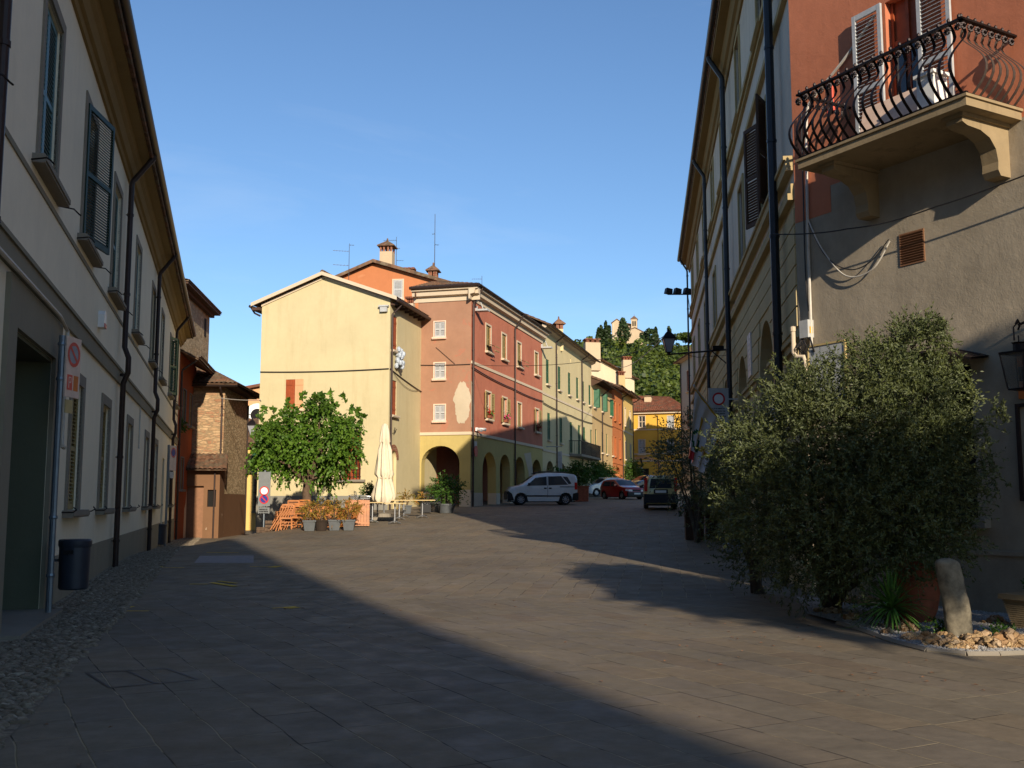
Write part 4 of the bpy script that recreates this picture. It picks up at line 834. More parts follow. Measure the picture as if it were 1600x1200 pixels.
# ---- terracotta and narrow yellow houses
E4=cross(E2,TD,974); E5=cross(E2,TD,990.5)
for (A,B,zt,pl,lab,nm,om) in ((E3,E4,13.0,'org2_pl','narrow terracotta house squeezed between the tan and the narrow yellow house','terracotta_house','org2'),(E4,E5,13.2,'yel_pl','narrow tall yellow house at the far end of the left row','yellow_house','y')):
    f=Fr(A,TD); l=math.hypot(B[0]-A[0],B[1]-A[1]); root=thing(nm,lab,'house',(A[0],A[1],2.4),f.rz); xs_=[l*.25,l*.72]
    b=MB(); facade(b,0,l,2,zt,[op(x,z,.95,1.9) for x in xs_ for z in (9.6,6.0)]+[dict(x0=l*.3,x1=l*.7,z0=2,z1=5,rise=.7,d=.4)],.15); shell(b,0,l,10,2,zt); b.obj('wall',M[pl],root)
    for x in xs_:
        for z in (9.6,6.0): window(root,x,z,.95,1.9,M['brown_sh'] if om=='org2' else M['grey_sh'],s=.05,fmat=M['white_trim'] if om!='org2' else M[pl])
    b=MB(); b.box(0,l,-.05,0,8.9,9.05); b.box(0,l,-.06,0,5.3,5.45); b.obj('string_course',M['white_trim'] if om!='org2' else M['org2_pl'],root)
    b=MB(); b.box(l*.25,l*.75,.42,.5,2,5); b.obj('doorway',M['dark_in'],root)
    roof_gable(root,0,l,10,zt+.1,2.0,.85,.05); gutter(root,0,l,-.9,zt-.05,.08); downpipe(root,l*.97,-.08,zt-.7,2.6,-.88,zt-.1,r=.05)
    b=MB(); b.box(0,l,-.8,0,zt-.1,zt-.02); b.obj('eave',M['wood_d'],root)
    if om=='y':
        b=MB(); b.box(l-1.6,l+.1,-1.0,0,5.2,5.36); bal=b.obj('balcony',M['stone'],root); b=MB()
        for s_ in range(13):
            x=l-1.55+s_*.135; b.tube([(x,-.96,5.36),(x,-1.12,5.65),(x,-.96,6.0),(x,-.96,6.3)],.016,4)
        b.box(l-1.6,l+.1,-.99,-.94,6.28,6.34); b.obj('railing',M['iron'],bal,world_z=False)
# ---- taller pale house behind the row with chimneys
p0=at(912,560,112); p1=at(991,585,125); t=thing('pale_tall_house','pale cream taller house whose gable and long brown roof rise behind the tan house','house',(p0.x,p0.y,3),math.atan2(p1.y-p0.y,p1.x-p0.x))
l=math.hypot(p1.x-p0.x,p1.y-p0.y); za=at(905,545,112).z; zc=at(992,592,125).z
b=MB(); b.quad((-2,0,0),(l,0,0),(l,0,zc),(-2,0,za)); b.quad((l,0,0),(l,3,0),(l,3,zc-.2),(l,0,zc)); b.quad((-2,3,0),(-2,0,0),(-2,0,za),(-2,3,za)); b.obj('wall',M['tall_pl'],t,(0,0,0))
b=MB(); tiled(b,(-2.3,-.5,za-.05),(l+.5,-.5,zc-.05),(l+.5,4,zc+.2),(-2.3,4,za+.2)); b.obj('roof',M['tile'],t)
chimney('chimney','big white chimney with a row of red pots, tallest on the left row',at(925,562,107),1.6,1.0,at(925,536,107).z-at(925,562,107).z,R(10),M['church'],cap='pots')
chimney('chimney','smaller white chimney with red pots on the tall pale house roof',at(979,575,118),1.0,.8,.9,R(10),M['church'],cap='pots')
chimney('chimney','squat chimney with stacked round tiles on the terracotta roof',at(970,590,103),.7,.6,.2,R(14),M['tan_pl'],cap='pots')
chimney('chimney','cream chimney with round hat on the pale green house roof',at(873,524,76),.55,.55,.45,R(14),M['green_pl'],cap='hut')
# ---- golden yellow house closing the street
a=at(985,700,119); c=at(1070,700,117); EF=Fr((a.x,a.y),(c.x-a.x,c.y-a.y)); l=math.hypot(c.x-a.x,c.y-a.y)
root=thing('golden_house','golden yellow house with pale bands closing the far end of the street','house',(a.x,a.y,3.2),EF.rz); zt=EF.z(1020,643)
wx=[(EF.x(1003,660),EF.z(1003,668)),(EF.x(1048,660),EF.z(1048,668)),(EF.x(1003,710),EF.z(1003,710)),(EF.x(1048,710),EF.z(1048,710))]
b=MB(); facade(b,-.5,l,2.5,zt,[op(x,z,.75,(1.35 if i<2 else 1.7)) for i,(x,z) in enumerate(wx)]+[dict(x0=EF.x(993,745),x1=EF.x(1014,745),z0=2.5,z1=EF.z(1000,732),d=.4)],.12); shell(b,-.5,l,10,2.5,zt); b.obj('wall',M['end_pl'],root)
for i,(x,z) in enumerate(wx): window(root,x,z,.75,(1.35 if i<2 else 1.7),M['grey_sh'] if i!=0 else None,s=.06,fmat=M['white_trim'],state=('closed'))
b=MB()
for v in (671,709,720): z=EF.z(1020,v); b.box(-.5,l,-.05,0,z-.07,z+.07)
b.box(-.8,l+.3,-.35,0,zt-.25,zt+.0); b.obj('string_course',M['white_trim'],root)
b=MB(); x0,x1=EF.x(993,745),EF.x(1014,745); zt_=EF.z(1000,732); b.box(x0,x1,.3,.35,2.5,zt_); b.obj('shop_door',M['door_green'],root)
b=MB(); b.box(x0+.5,x1-.3,.26,.29,3.2,zt_-.1); b.obj('shop_window',M['glass'],root)
b=MB(); n=12
for k in range(n):
    a0,a1=PI*k/n,PI*(k+1)/n; r0,r1=2.0,2.35; cx,cz=(x0+x1)/2,zt_+.0
    b.prism([(cx-r0*math.cos(a0),0,cz+.55*r0*math.sin(a0)),(cx-r1*math.cos(a0),0,cz+.6*r1*math.sin(a0)),(cx-r1*math.cos(a1),0,cz+.6*r1*math.sin(a1)),(cx-r0*math.cos(a1),0,cz+.55*r0*math.sin(a1))],(0,-.04,0))
b.obj('door_arch',M['sal_pl'],root)
zr=EF.z(1000,622)+.5; b=MB(); tiled(b,(-1,-.6,zt-.0),(l+.4,-.6,zt-.0),(l-2.5,4.5,zr),(-1,4.5,zr+.3)); tiled(b,(l+.4,-.6,zt),(l+.4,10,zt),(l-2.5,5,zr),(l-2.5,4.5,zr)); b.obj('roof',M['tile2'],root)
b=MB(); xx=EF.x(1028,660); b.tube([(xx,-.12,zt-.5),(xx,-.12,3.5)],.035,6); b.tube([(xx,-.12,zt-.55),(xx-.25,-.5,zt-.5)],.05,6); b.obj('downpipe',M['cable'],root)
chimney('chimney','pale square chimney on the golden house roof',at(1013,638,121.5),.85,.7,1.3,EF.rz,M['church'],cap='none') if False else None
t=thing('chimney','pale square chimney on the golden house roof','chimney',at(1013,640,121),EF.rz); b=MB(); b.box(-.4,.4,-.35,.35,-.8,1.5); b.obj('stack',M['church'],t,world_z=False); b=MB(); b.box(-.52,.52,-.45,.45,1.5,1.6); b.box(-.35,.35,-.3,.3,1.6,1.66); b.obj('cap',M['tile'],t,world_z=False)
# ---- pale house right of the street end
a=at(1062,562,100); c=at(1092,548,92); f=Fr((a.x,a.y),(c.x-a.x,c.y-a.y)); root=thing('pale_grey_house','pale grey house partly hidden behind the palace at the street end','house',(a.x,a.y,2.5),f.rz); l=9; zt=a.z-.2
b=MB(); facade(b,0,l,2,zt,[op(f.x(1075,600),f.z(1075,612),.8,2.0),op(f.x(1075,650),f.z(1075,670),.8,2.0)],.12); shell(b,0,l,8,2,zt); b.obj('wall',M['blu_pl'],root)
for v in (612,670): window(root,f.x(1075,v-12),f.z(1075,v),.8,2.0,M['brown_sh'],s=.1,fmat=M['white_trim'])
roof_gable(root,0,l,8,zt+.1,1.6,.6,.4); b=MB(); b.box(-.4,l,-.5,0,zt-.2,zt-.05); b.obj('eave',M['white_trim'],root); downpipe(root,.6,-.08,zt-.4,3,-.5,zt-.1,r=.05)
b=MB(); b.box(-.03,l,-.05,0,9.0,9.2); b.obj('string_course',M['white_trim'],root)
# ================================================================ hill, wood and church
def hz(x,y):
    t=max(0,y-140); z=4+t*.197-(max(0,y-505)*.1); z-=max(0,38-x)*.42*sstep(200,480,y)
    z+=2.5*math.sin(x*.05+1)*sstep(150,300,y)+1.5*math.sin(y*.04+x*.02); return max(z,gz(x,y)-2 if y<200 else 0)
b=MB(); xs=[-300+i*12 for i in range(62)]; ys=[135+i*10 for i in range(60)]
b.v=[(x,y,hz(x,y)) for y in ys for x in xs]; n=len(xs); b.f=[(j*n+i,j*n+i+1,(j+1)*n+i+1,(j+1)*n+i) for j in range(len(ys)-1) for i in range(n-1)]; b.m=[0]*len(b.f)
tag(b.obj('hill',M['terrain'],smooth='all'),'wooded hill rising behind the end of the street','hill',kind='structure')
def leafcloud(rg,centers,radii,per,size,aspect=1.0,flat=.5):
    # leaf quads spread in the outer shell of clumps; returns V,F arrays
    cs=np.repeat(np.asarray(centers,float),per,axis=0); rs=np.repeat(np.asarray(radii,float),per,axis=0)
    d=rg.normal(size=cs.shape); d/=np.linalg.norm(d,axis=1,keepdims=True); rr=rg.uniform(.45,1.05,size=(len(cs),1))**.6
    c=cs+d*rr*rs; a=rg.normal(size=cs.shape); a[:,2]*=flat; a/=np.linalg.norm(a,axis=1,keepdims=True)
    bq=np.cross(a,d+rg.normal(size=cs.shape)*.7); bq/=np.linalg.norm(bq,axis=1,keepdims=True)+1e-9
    s=size*rg.uniform(.6,1.3,size=(len(cs),1)); a*=s; bq*=s*aspect
    V=np.stack([c-a-bq*.3,c-a*.2+bq*.8,c+a+bq*.2,c+a*.1-bq*.9],1).reshape(-1,3); Fq=np.arange(len(V)).reshape(-1,4); return V,Fq
rg=np.random.default_rng(4)
def forest():
    Vs=[];tot=0
    r=random.Random(11); pts=[]
    for _ in range(9000):
        x=r.uniform(-10,135); y=r.uniform(165,520)
        if not (.03<x/y<.30): continue
        if x<45 and y>440 and r.random()<.5: continue
        if y>478 and 44<x<76: continue
        if not (.05<x/y<.25): continue
        pts.append((x,y,r.uniform(2.2,5.0) if y<400 else r.uniform(1.5,2.8)))
    pts=pts[:2300]
    for x,y,q in pts:
        k=6 if y<330 else 4; cz=hz(x,y)+q*.9; cs=[];rd=[]
        for i in range(k):
            cs.append((x+r.gauss(0,q*.42),y+r.gauss(0,q*.42),cz+r.gauss(0,q*.4))); e=q*r.uniform(.35,.6); rd.append((e,e,e*r.uniform(.8,1.2)))
        V,_=leafcloud(rg,cs,rd,52,.42 if y<300 else .6); Vs.append(V)
    V=np.concatenate(Vs); me=npmesh('hillside_wood',V,np.arange(len(V)).reshape(-1,4),[M['forest']]); o=bpy.data.objects.new('hillside_wood',me); COL.objects.link(o); tag(o,'dense green mixed wood covering the hillside below the church','wood',kind='stuff')
forest()
def far_tree(name,label,cat,p,h,w,mat,style,group=None):
    t=thing(name,label,cat,p,0,group); b=MB(); b.tube([(0,0,-1),(0,0,h*.4)],[w*.07,w*.04],6); b.obj('trunk',M['bark'],t,world_z=False)
    r=random.Random(int(p[0]*7)); cs=[];rd=[]
    if style=='cyp':
        for i in range(16): z=h*(.1+.86*i/15); q=w*.5*(1-abs(i/15-.3)*1.1); q=max(q,.25); cs.append((r.gauss(0,.15),r.gauss(0,.15),z)); rd.append((q,q,h*.08))
        V,Fq=leafcloud(rg,cs,rd,70,.5)
    elif style=='umb':
        for i in range(16): a=r.uniform(0,2*PI); q=r.uniform(0,w*.42); cs.append((q*math.cos(a),q*math.sin(a),h*.8-q*.12)); rd.append((w*.18,w*.18,h*.12))
        V,Fq=leafcloud(rg,cs,rd,60,.6)
    else:
        for i in range(18): d=Vector((r.gauss(0,1),r.gauss(0,1),r.gauss(0,1))).normalized(); cs.append((d.x*w*.33,d.y*w*.33,h*.58+d.z*h*.28)); rd.append((w*.2,w*.2,h*.13))
        V,Fq=leafcloud(rg,cs,rd,70,.6)
    me=npmesh('crown',V,Fq,[mat]); place('crown',me,t,world_z=False)
for i,(u,v0,v1,w,lab) in enumerate([(935,513,545,3.5,'shortest dark cypress at the left edge of the hill crest'),(940,509,545,3,'slim cypress second from the left on the hill crest'),(947,503,545,4,'tall dark cypress left of the church front'),(952,509,545,3.5,'dark cypress close to the left corner of the church'),(974,498,535,8,'broad dark cypress standing in front of the church'),(1015,513,545,9,'dark bushy evergreen just right of the low church building'),(1025,512,545,4,'thin pointed tree on the crest right of the church'),(1046,511,545,4,'thin pointed tree on the crest above the lamp')]):
    p=at(u,v1,470); h=at(u,v0,470).z-p.z; far_tree('cypress' if w<9 else 'evergreen_tree',lab,'tree',p,h,w,M['cyp'],'cyp' if w<9 else 'r')
p=at(966,590,330); far_tree('round_tree','bright yellow green round tree halfway up the hill','tree',p,at(966,540,330).z-p.z,8.5,M['ltree'],'r')
p=at(1078,560,400); far_tree('umbrella_pine','broad flat crowned pine at the right end of the hill crest','tree',p,at(1078,516,400).z-p.z,14,M['forest'],'umb')
root=thing('hill_church','pale stone church with square bell tower on top of the wooded hill','church',at(975,528,500),R(-12)); ox,oz=root.location.x,root.location.z
def cxz(u,v): q=at(u,v,500); return q.x-ox,q.z-oz
xa,za=cxz(956,502); xb_,_=cxz(972,520); x2,z2=cxz(992,512)
b=MB(); b.add([(xa,0,-6),(xb_-.5,0,-6),(xb_-.5,0,za-.8),((xa+xb_)/2,0,za+1.0),(xa,0,za-.8)],[(0,1,2,3,4)]); b.box(xa,xb_-.5,.1,14,-6,za-.9); b.box(xb_-.5,x2,2,12,-6,z2+1.2); b.obj('nave_wall',M['church'],root,world_z=False)
b=MB(); b.prism([(xa-.4,-.3,za-.8),((xa+xb_)/2,-.3,za+1.1),(xb_,-.3,za-.8),(xb_,-.3,za-.5),((xa+xb_)/2,-.3,za+1.5),(xa-.4,-.3,za-.5)],(0,14,0)); b.prism([(xb_-.6,1.6,z2+3.0),(x2+.3,1.6,z2+1.2),(x2+.3,1.6,z2+1.5),(xb_-.6,1.6,z2+3.4)],(0,10,0)); b.obj('roof',M['tile'],root,world_z=False)
b=MB(); b.box(xa+.5,xa+.9,-.15,0,-3,za-1.0); b.box(xb_-1.3,xb_-.9,-.15,0,-3,za-1.0); b.box(xa+1.6,xb_-2,-.05,0,-1,1.6); b.obj('pilaster',M['white_trim'],root,world_z=False)
x0,z0=cxz(986,497); x1,_=cxz(995,497); cx=(x0+x1)/2; w=(x1-x0)
b=MB(); facade(b,x0,x1,-6,z0-1,[],.3); ops=[dict(x0=cx-w*.3,x1=cx-w*.06,z0=z0-4.2,z1=z0-1.6,rise=.4),dict(x0=cx+w*.06,x1=cx+w*.3,z0=z0-4.2,z1=z0-1.6,rise=.4)]; b=MB(); facade(b,x0,x1,-6,z0-1,ops,.4); shell(b,x0,x1,w,-6,z0-1); b.box(x0-.15,x1+.15,-.15,w+.15,z0-1,z0-.6); b.box(x0-.12,x1+.12,-.12,-.01,z0-5.4,z0-5.1)
tw=b.obj('bell_tower',M['church'],root,world_z=False); b=MB(); b.box(cx-w*.32,cx+w*.32,.38,.42,z0-4.3,z0-1.5); b.obj('opening',M['dark_in'],tw,world_z=False)
b=MB(); b.add([(x0-.4,-.4,z0-.6),(x1+.4,-.4,z0-.6),(x1+.4,w+.4,z0-.6),(x0-.4,w+.4,z0-.6),(cx,w/2,z0+1.3)],[(0,1,4),(1,2,4),(2,3,4),(3,0,4),(3,2,1,0)]); b.tube([(cx,w/2,z0+1.2),(cx,w/2,z0+2.0)],.08,5); b.obj('spire',M['tile'],tw,world_z=False)
x0,z0=cxz(980,517); x1,z1=cxz(1010,524); xm,zm=cxz(993,514); b=MB(); b.prism([(x0,-3,-9),(x1,-3,-9),(x1,-3,z1),(xm,-3,zm-.3),(x0,-3,z0-.6)],(0,6,0)); an=b.obj('annex',M['church'],root,world_z=False); b=MB(); b.prism([(x0-.4,-3.3,z0-.7),(xm,-3.3,zm-.2),(x1+.4,-3.3,z1-.1),(x1+.4,-3.3,z1+.25),(xm,-3.3,zm+.2),(x0-.4,-3.3,z0-.3)],(0,6.5,0)); b.obj('roof',M['tile'],an,world_z=False)
# ================================================================ RIGHT: palace
PA0=(5.0878,17.929); _q=cross(PA0,(.1292,1),1086); PAF=Fr(_q,(PA0[0]-_q[0],PA0[1]-_q[1])); LPA=math.hypot(PA0[0]-_q[0],PA0[1]-_q[1])
root=thing('palace','tall grey-buff palace with arched grooved ground floor on the shaded right side','palace',(PAF.o[0],PAF.o[1],-.2),PAF.rz)
WT=15.2; C5=[35.55,30.15,24.2,19.3,13.4,8.0,2.8]
arcs=[dict(x0=x-1.3,x1=x+1.3,z0=-.5,z1=5.65,rise=1.3,d=.55) for x in (34.7,29.0,23.4,17.8,12.2,6.6)]
b=MB(); facade(b,0,LPA-.02,7.0,WT,[op(x,12.1,1.15,2.3) for x in C5]+[op(x,7.85,1.2,2.35) for x in C5],.2); shell(b,0,LPA-.02,12,-1,WT); b.obj('wall',M['pal_pl'],root)
b=MB(); facade(b,0,LPA-.02,-1,7.0,arcs,.55); b.quad((0,.55,-1),(LPA,.55,-1),(LPA,.55,6),(0,.55,6),1); b.obj('ground_floor_wall',[M['pal_lo'],M['door_green']],root)
b=MB(); z=.2
while z<6.7:
    if not (4.25<z<4.6):
        segs=[]; x=0
        for a in sorted(arcs,key=lambda a:a['x0']):
            c=(a['x0']+a['x1'])/2; zz=z+.3; hw=1.3 if z<4.35 else (math.sqrt(max(0,1.3**2-(max(z,4.35)-4.35)**2)) if z<5.65 else 0)
            if hw>0: segs.append((x,c-hw-.22)); x=c+hw+.22
        segs.append((x,LPA-.03))
        for s0_,s1_ in segs:
            if s1_-s0_>.1: b.box(s0_,s1_,-.028,0,z+.018,min(z+.355,6.85))
    z+=.373
b.obj('rusticated_courses',M['pal_lo'],root)
b=MB()
for z0,z1,p_ in ((7.0,7.12,.12),(7.12,7.3,.06),(7.55,7.75,.14),(7.75,7.82,.18),(10.85,10.95,.1),(10.95,11.12,.06),(11.95,12.1,.14),(11.85,11.95,.08)): b.box(-.02,LPA-.03,-p_,0,z0,z1)
arl=sorted(arcs,key=lambda a:a['x0']); xx=0
for a in arl: b.box(xx,a['x0'],-.1,0,4.28,4.42); b.box(xx,a['x0'],-.15,0,4.42,4.5); b.box(a['x0']-.0,a['x0']+.04,0,.54,4.3,4.48); b.box(a['x1']-.04,a['x1'],0,.54,4.3,4.48); xx=a['x1']
b.box(xx,LPA-.03,-.1,0,4.28,4.42); b.box(xx,LPA-.03,-.15,0,4.42,4.5); b.obj('string_course',M['pal_tr'],root)
pf=[(0,WT-.55),(-.06,WT-.55),(-.1,WT-.4),(-.18,WT-.36),(-.26,WT-.1),(-.5,WT-.06),(-.52,WT+.1),(0,WT+.1)]
b=MB(); b.extx(pf,-.5,LPA-.02); b.obj('cornice',M['soffit'],root); gutter(root,-.6,LPA-.02,-.62,WT+.22,.1,M['dgutter'])
ro,gg=roof_gable(root,0,LPA-.02,12,WT+.3,2.6,.55,.5); gg.obj('gable',M['pal_pl'],root)
for i,x in enumerate(C5):
    window(root,x,12.1,1.15,2.3,M['brown_sh'] if 0 else M['door_sh'] if 'door_sh' in M else M['wood_d'],s=.14,p=.05,fmat=M['pal_tr'],sillw=1.6)
    window(root,x,7.85,1.2,2.35,M['wood_d'],s=.14,p=.05,fmat=M['pal_tr'],pane='dark',state=(155 if i in (0,) else 'closed'))
for x,r_ in ((PAF.x(1214,500,.2),.085),(PAF.x(1135,400,.2),.08),(PAF.x(1103,400,.2),.07),(.35,.05)): downpipe(root,x,-.2,WT-.7,gz(8,30)-.2,-.6,WT+.1,mat=M['dgutter'],r=r_)
b=MB(); b.box(31.2,32.0,-.06,0,4.75,5.85); pl=b.obj('plaque',M['marble'],root); b=MB(); r=random.Random(2)
for i in range(7): 
    for j in range(5):
        if r.random()<.85: b.box(31.28+j*.135,31.28+j*.135+r.uniform(.06,.11),-.064,-.061,5.68-i*.13,5.72-i*.13)
b.obj('inscription',M['greysign'],pl,world_z=False)
# lantern on its arm
pe=at(1045,553,32.3); pw=PAF.w(PAF.x(1135,553,.2),-.2,pe.z); t=thing('street_lantern','dark iron street lantern at the tip of a long wall arm before the hill','lantern',(pe.x,pe.y,pe.z),0)
def lantern(t,scale=1,mat=None):
    s=scale; b=MB(); b.lathe([(.05*s,0),(.06*s,.03*s),(.13*s,.06*s)],8,cap=True)
    for k in range(4):
        a=PI/4+k*PI/2; b.tube([(.12*s*math.cos(a),.12*s*math.sin(a),.06*s),(.27*s*math.cos(a),.27*s*math.sin(a),.5*s)],.014*s,4)
    b.obj('cage',M['iron'],t,world_z=False)
    b=MB(); q=[(.11,.06),(.255,.5)]; v=[]
    for r_,z in q: 
        for k in range(4): a=PI/4+k*PI/2; v.append((r_*s*math.cos(a),r_*s*math.sin(a),z*s))
    b.add(v,[(k,(k+1)%4,4+(k+1)%4,4+k) for k in range(4)]); b.obj('lamp_glass',mat or M['lampglass'],t,world_z=False)
    b=MB(); v=[]
    for r_,z in ((.31,.5),(.31,.53),(.13,.72),(.05,.76),(.05,.8),(.02,.86)):
        for k in range(4): a=PI/4+k*PI/2; v.append((r_*s*math.cos(a),r_*s*math.sin(a),z*s))
    b.add(v,[(i*4+k,i*4+(k+1)%4,(i+1)*4+(k+1)%4,(i+1)*4+k) for i in range(5) for k in range(4)]+[(3,2,1,0)]); b.obj('hood',M['iron'],t,world_z=False)
lantern(t,.95)
d=pw-Vector(pe); b=MB(); b.tube([(-.05,0,-.02),(d.x,d.y,-.02)],.028,8); b.tube([(d.x*.75,d.y*.75,-.02),(d.x,d.y,-.45)],.018,6); b.tube([(d.x*.2,d.y*.2,0),(d.x*.5,d.y*.5,-.18),(d.x,d.y,-.2)],.008,5); b.cbox((d.x*.86,d.y*.86,.06),(.35,.12,.12)); b.obj('arm',M['iron'],t,world_z=False)
# floodlights
pf_=at(1086,460,57); t=thing('floodlight_bar','bar with three black floodlights sticking out from the far corner of the palace','floodlights',(pf_.x,pf_.y,pf_.z),0)
pl_=at(1043,460,57); b=MB(); b.tube([(0.3,0,0),(pl_.x-pf_.x,0,0)],.035,6); b.obj('bar',M['iron'],t,world_z=False)
for u in (1044,1058,1073):
    x=at(u,455,57).x-pf_.x; b=MB(); b.prism([(-.2,-.15,.05),(.2,-.15,.0),(.22,-.15,.3),(-.12,-.15,.36)],(0,.3,0)); b.box(-.03,.03,-.03,.03,-.02,.08); b.obj('floodlight',M['black'],t,(x,0,0),rz=.3,world_z=False)
cable('thin cable dangling from the floodlight bar down the palace corner',[at(1075,462,57),at(1082,500,57),at(1087,508,57)],.015,sag=.1)
# traffic restriction sign on the palace wall
p=at(1124,672,30); t=thing('restriction_sign','grey traffic sign board with a red ring mounted on the palace wall behind the flag','traffic sign',p,R(4))
w_,h_=.6,1.24; b=MB(); b.box(-w_/2,w_/2,0,.03,0,h_); b.box(w_/2,w_/2+.4,.01,.04,.3,.34); b.box(w_/2,w_/2+.4,.01,.04,.9,.94); b.obj('board',M['greysign'],t,world_z=False)
def ring(mb,cx,cz,r0,r1,y,n=28,m=0): mb.add([(cx+r*math.cos(2*PI*k/n),y,cz+r*math.sin(2*PI*k/n)) for r in (r0,r1) for k in range(n)],[(k,n+k,n+(k+1)%n,(k+1)%n) for k in range(n)],m)
def disc(mb,cx,cz,r,y,n=28,m=0): mb.poly([(cx+r*math.cos(2*PI*k/n),y,cz+r*math.sin(2*PI*k/n)) for k in range(n)],m)
b=MB(); ring(b,0,h_-.32,.14,.19,-.006); b.obj('red_ring',M['red'],t,world_z=False); b=MB(); disc(b,0,h_-.32,.14,-.004); b.obj('white_disc',M['white'],t,world_z=False)
def textlines(t,x0,x1,z,n,dz,y,mat,seed=1,h=.028):
    r=random.Random(seed); b=MB()
    for i in range(n):
        x=x0
        while x<x1-.03:
            w=r.uniform(.02,.05); b.box(x,min(x+w,x1),y-.001,y,z-i*dz,z-i*dz+h); x+=w+r.choice((.008,.008,.025))
    b.obj('lettering',mat,t,world_z=False)
textlines(t,-.2,.22,h_-.62,4,.075,-.004,M['black'],3)
# flags
def flag(label,a,b_,drop,mats,seed,full=True):
    a,b_=Vector(a),Vector(b_); t=thing('flag',label,'flag',b_,0); P=MB(); P.tube([(0,0,0),a-b_+(a-b_)*.04],.018,8); P.lathe([(.0,-.01),(.035,.02),(.0,.06)],8,tuple(a-b_+(a-b_)*.04)); P.obj('pole',M['greysign'],t,world_z=False)
    r=random.Random(seed); n,m=26,30; d=(b_-a)*.78; nrm=Vector((-.25,-.97,0)); V=[];Fq=[];mi=[]
    for j in range(m+1):
        for i in range(n+1):
            s=i/n; u=j/m; sag=drop*(1-.25*s)*u
            fold=math.sin(s*21+u*2.5)*.075*u**.5+math.sin(s*9+1)*.05*u
            xx=a+d*s*(1-.5*u**.7)-d*(.30*u**.8); V.append((xx.x+fold*.5-b_.x,xx.y-fold-b_.y,a.z+d.z*s*(1-.0)-sag-b_.z))
    b=MB(); b.v=V
    for j in range(m):
        for i in range(n):
            s,u=(i+.5)/n,(j+.5)/m; k=0
            if full:
                if s>.92 or u<.03: k=1
                if .30<s<.42 and .28<u<.62: k=1
                if .42<s<.95 and abs(u-.74+.1*s)<.035: k=1
                rr=math.hypot((s-.33)*1.0,(u-.66)*1.0)
                if .13<rr<.18: k=3
                if u>.86 and s<.36: k=2
            b.f.append((j*(n+1)+i,j*(n+1)+i+1,(j+1)*(n+1)+i+1,(j+1)*(n+1)+i)); b.m.append(k)
    b.obj('cloth',mats,t,world_z=False,smooth=True)
flag('white and gold flag with green ring and red corner drooping from the palace wall',at(1087,607,26.5),at(1150,686,27.5),1.75,[M['cloth1'],M['gold'],M['red'],M['greenp']],1)
flag('plain grey-white flag in shade beside the wide dark downpipe',at(1211,604,20.6),at(1196,690,21.5),1.15,[M['cloth1'],M['gold'],M['red'],M['greenp']],2,False)
# ================================================================ orange balcony house
OWF=Fr(PA0,(.556,-1))
root=thing('terracotta_balcony_house','near right house, terracotta above and rough grey plaster below, with an iron balcony','house',(PA0[0],PA0[1],-.2),OWF.rz)
DX0,DX1=2.16,2.82
win=dict(x0=2.15,x1=3.42,z0=1.35,z1=3.62,d=.35)
b=MB(); facade(b,0,11,7.02,13.5,[dict(x0=DX0,x1=DX1,z0=7.12,z1=9.75,d=.25),op(6.5,8.2,.9,1.7)],.25); b.box(.0,.85,-.006,0,6.55,7.02); b.quad((0,0,7),(0,-.0,7),(0,0,13.5),(0,0,13.5)); shell(b,0,11,10,7.02,13.5); b.obj('upper_wall',M['terra_pl'],root)
b=MB(); facade(b,0,11,-1,7.02,[win],.35); shell(b,0,11,10,-1,7.02); b.obj('lower_wall',M['rough_pl'],root)
b=MB(); b.box(1.6,11,-.05,0,-1,.84); b.box(1.6,11,-.075,0,.84,.9); b.obj('plinth',M['rough_pl'],root)
b=MB(); b.box(2.15,3.42,.3,.34,1.35,3.62); b.obj('window_board',M['dark_in'],root); b=MB(); b.box(2.05,3.62,-.14,0,1.22,1.35); b.obj('sill',M['stone'],root)
b=MB(); n=10; pts=[(1.75+1.98*k/n, 3.62+.32*math.sin(PI*(.12+.76*k/n))-.1) for k in range(n+1)]
for (x0,z0),(x1,z1) in zip(pts,pts[1:]): b.add([(x0,0,z0+.03),(x1,0,z1+.03),(x1,-.42,z1-.03),(x0,-.42,z0-.03),(x0,0,z0+.06),(x1,0,z1+.06),(x1,-.42,z1),(x0,-.42,z0)],[(3,2,1,0),(4,5,6,7),(2,3,7,6),(0,1,5,4)])
b.tube([(x,-.2,z+.06) for x,z in pts],.012,5); b.obj('canopy',M['gutter'],root)
b=MB(); tiled(b,(-.2,-.6,13.5),(11.3,-.6,13.5),(11.3,5,15),(-.2,5,15)); b.obj('roof',M['tile'],root)
door=MB(); door.box(DX0,DX1,.16,.2,7.12,9.75); 
for x in (DX0,(DX0+DX1)/2-.03,DX1-.06): door.box(x,x+.06,.12,.16,7.12,9.75)
for z in (7.12,8.0,9.0): door.box(DX0+.06,(DX0+DX1)/2-.03,.125,.16,z,z+.08)
dd=door.obj('balcony_door',M['brown_sh'],root); b=MB(); b.box(DX0+.09,DX0+.27,.1,.119,8.1,8.95); b.box(DX0+.4,DX1-.09,.1,.119,8.1,8.95); b.obj('pane',M['glass'],dd,world_z=False)
me=louver_leaf(.6,2.6,M['grey_sh']); o=place('shutter',me,root,(DX0-.62,-.1,7.14)); o=place('shutter',me,root,(DX1+.02,-.1,7.14))
b=MB(); b.box(1.3,4.45,-1.2,0,6.98,7.1); b.box(1.27,4.48,-1.23,0,7.1,7.14); bal=b.obj('balcony',M['balc'],root)
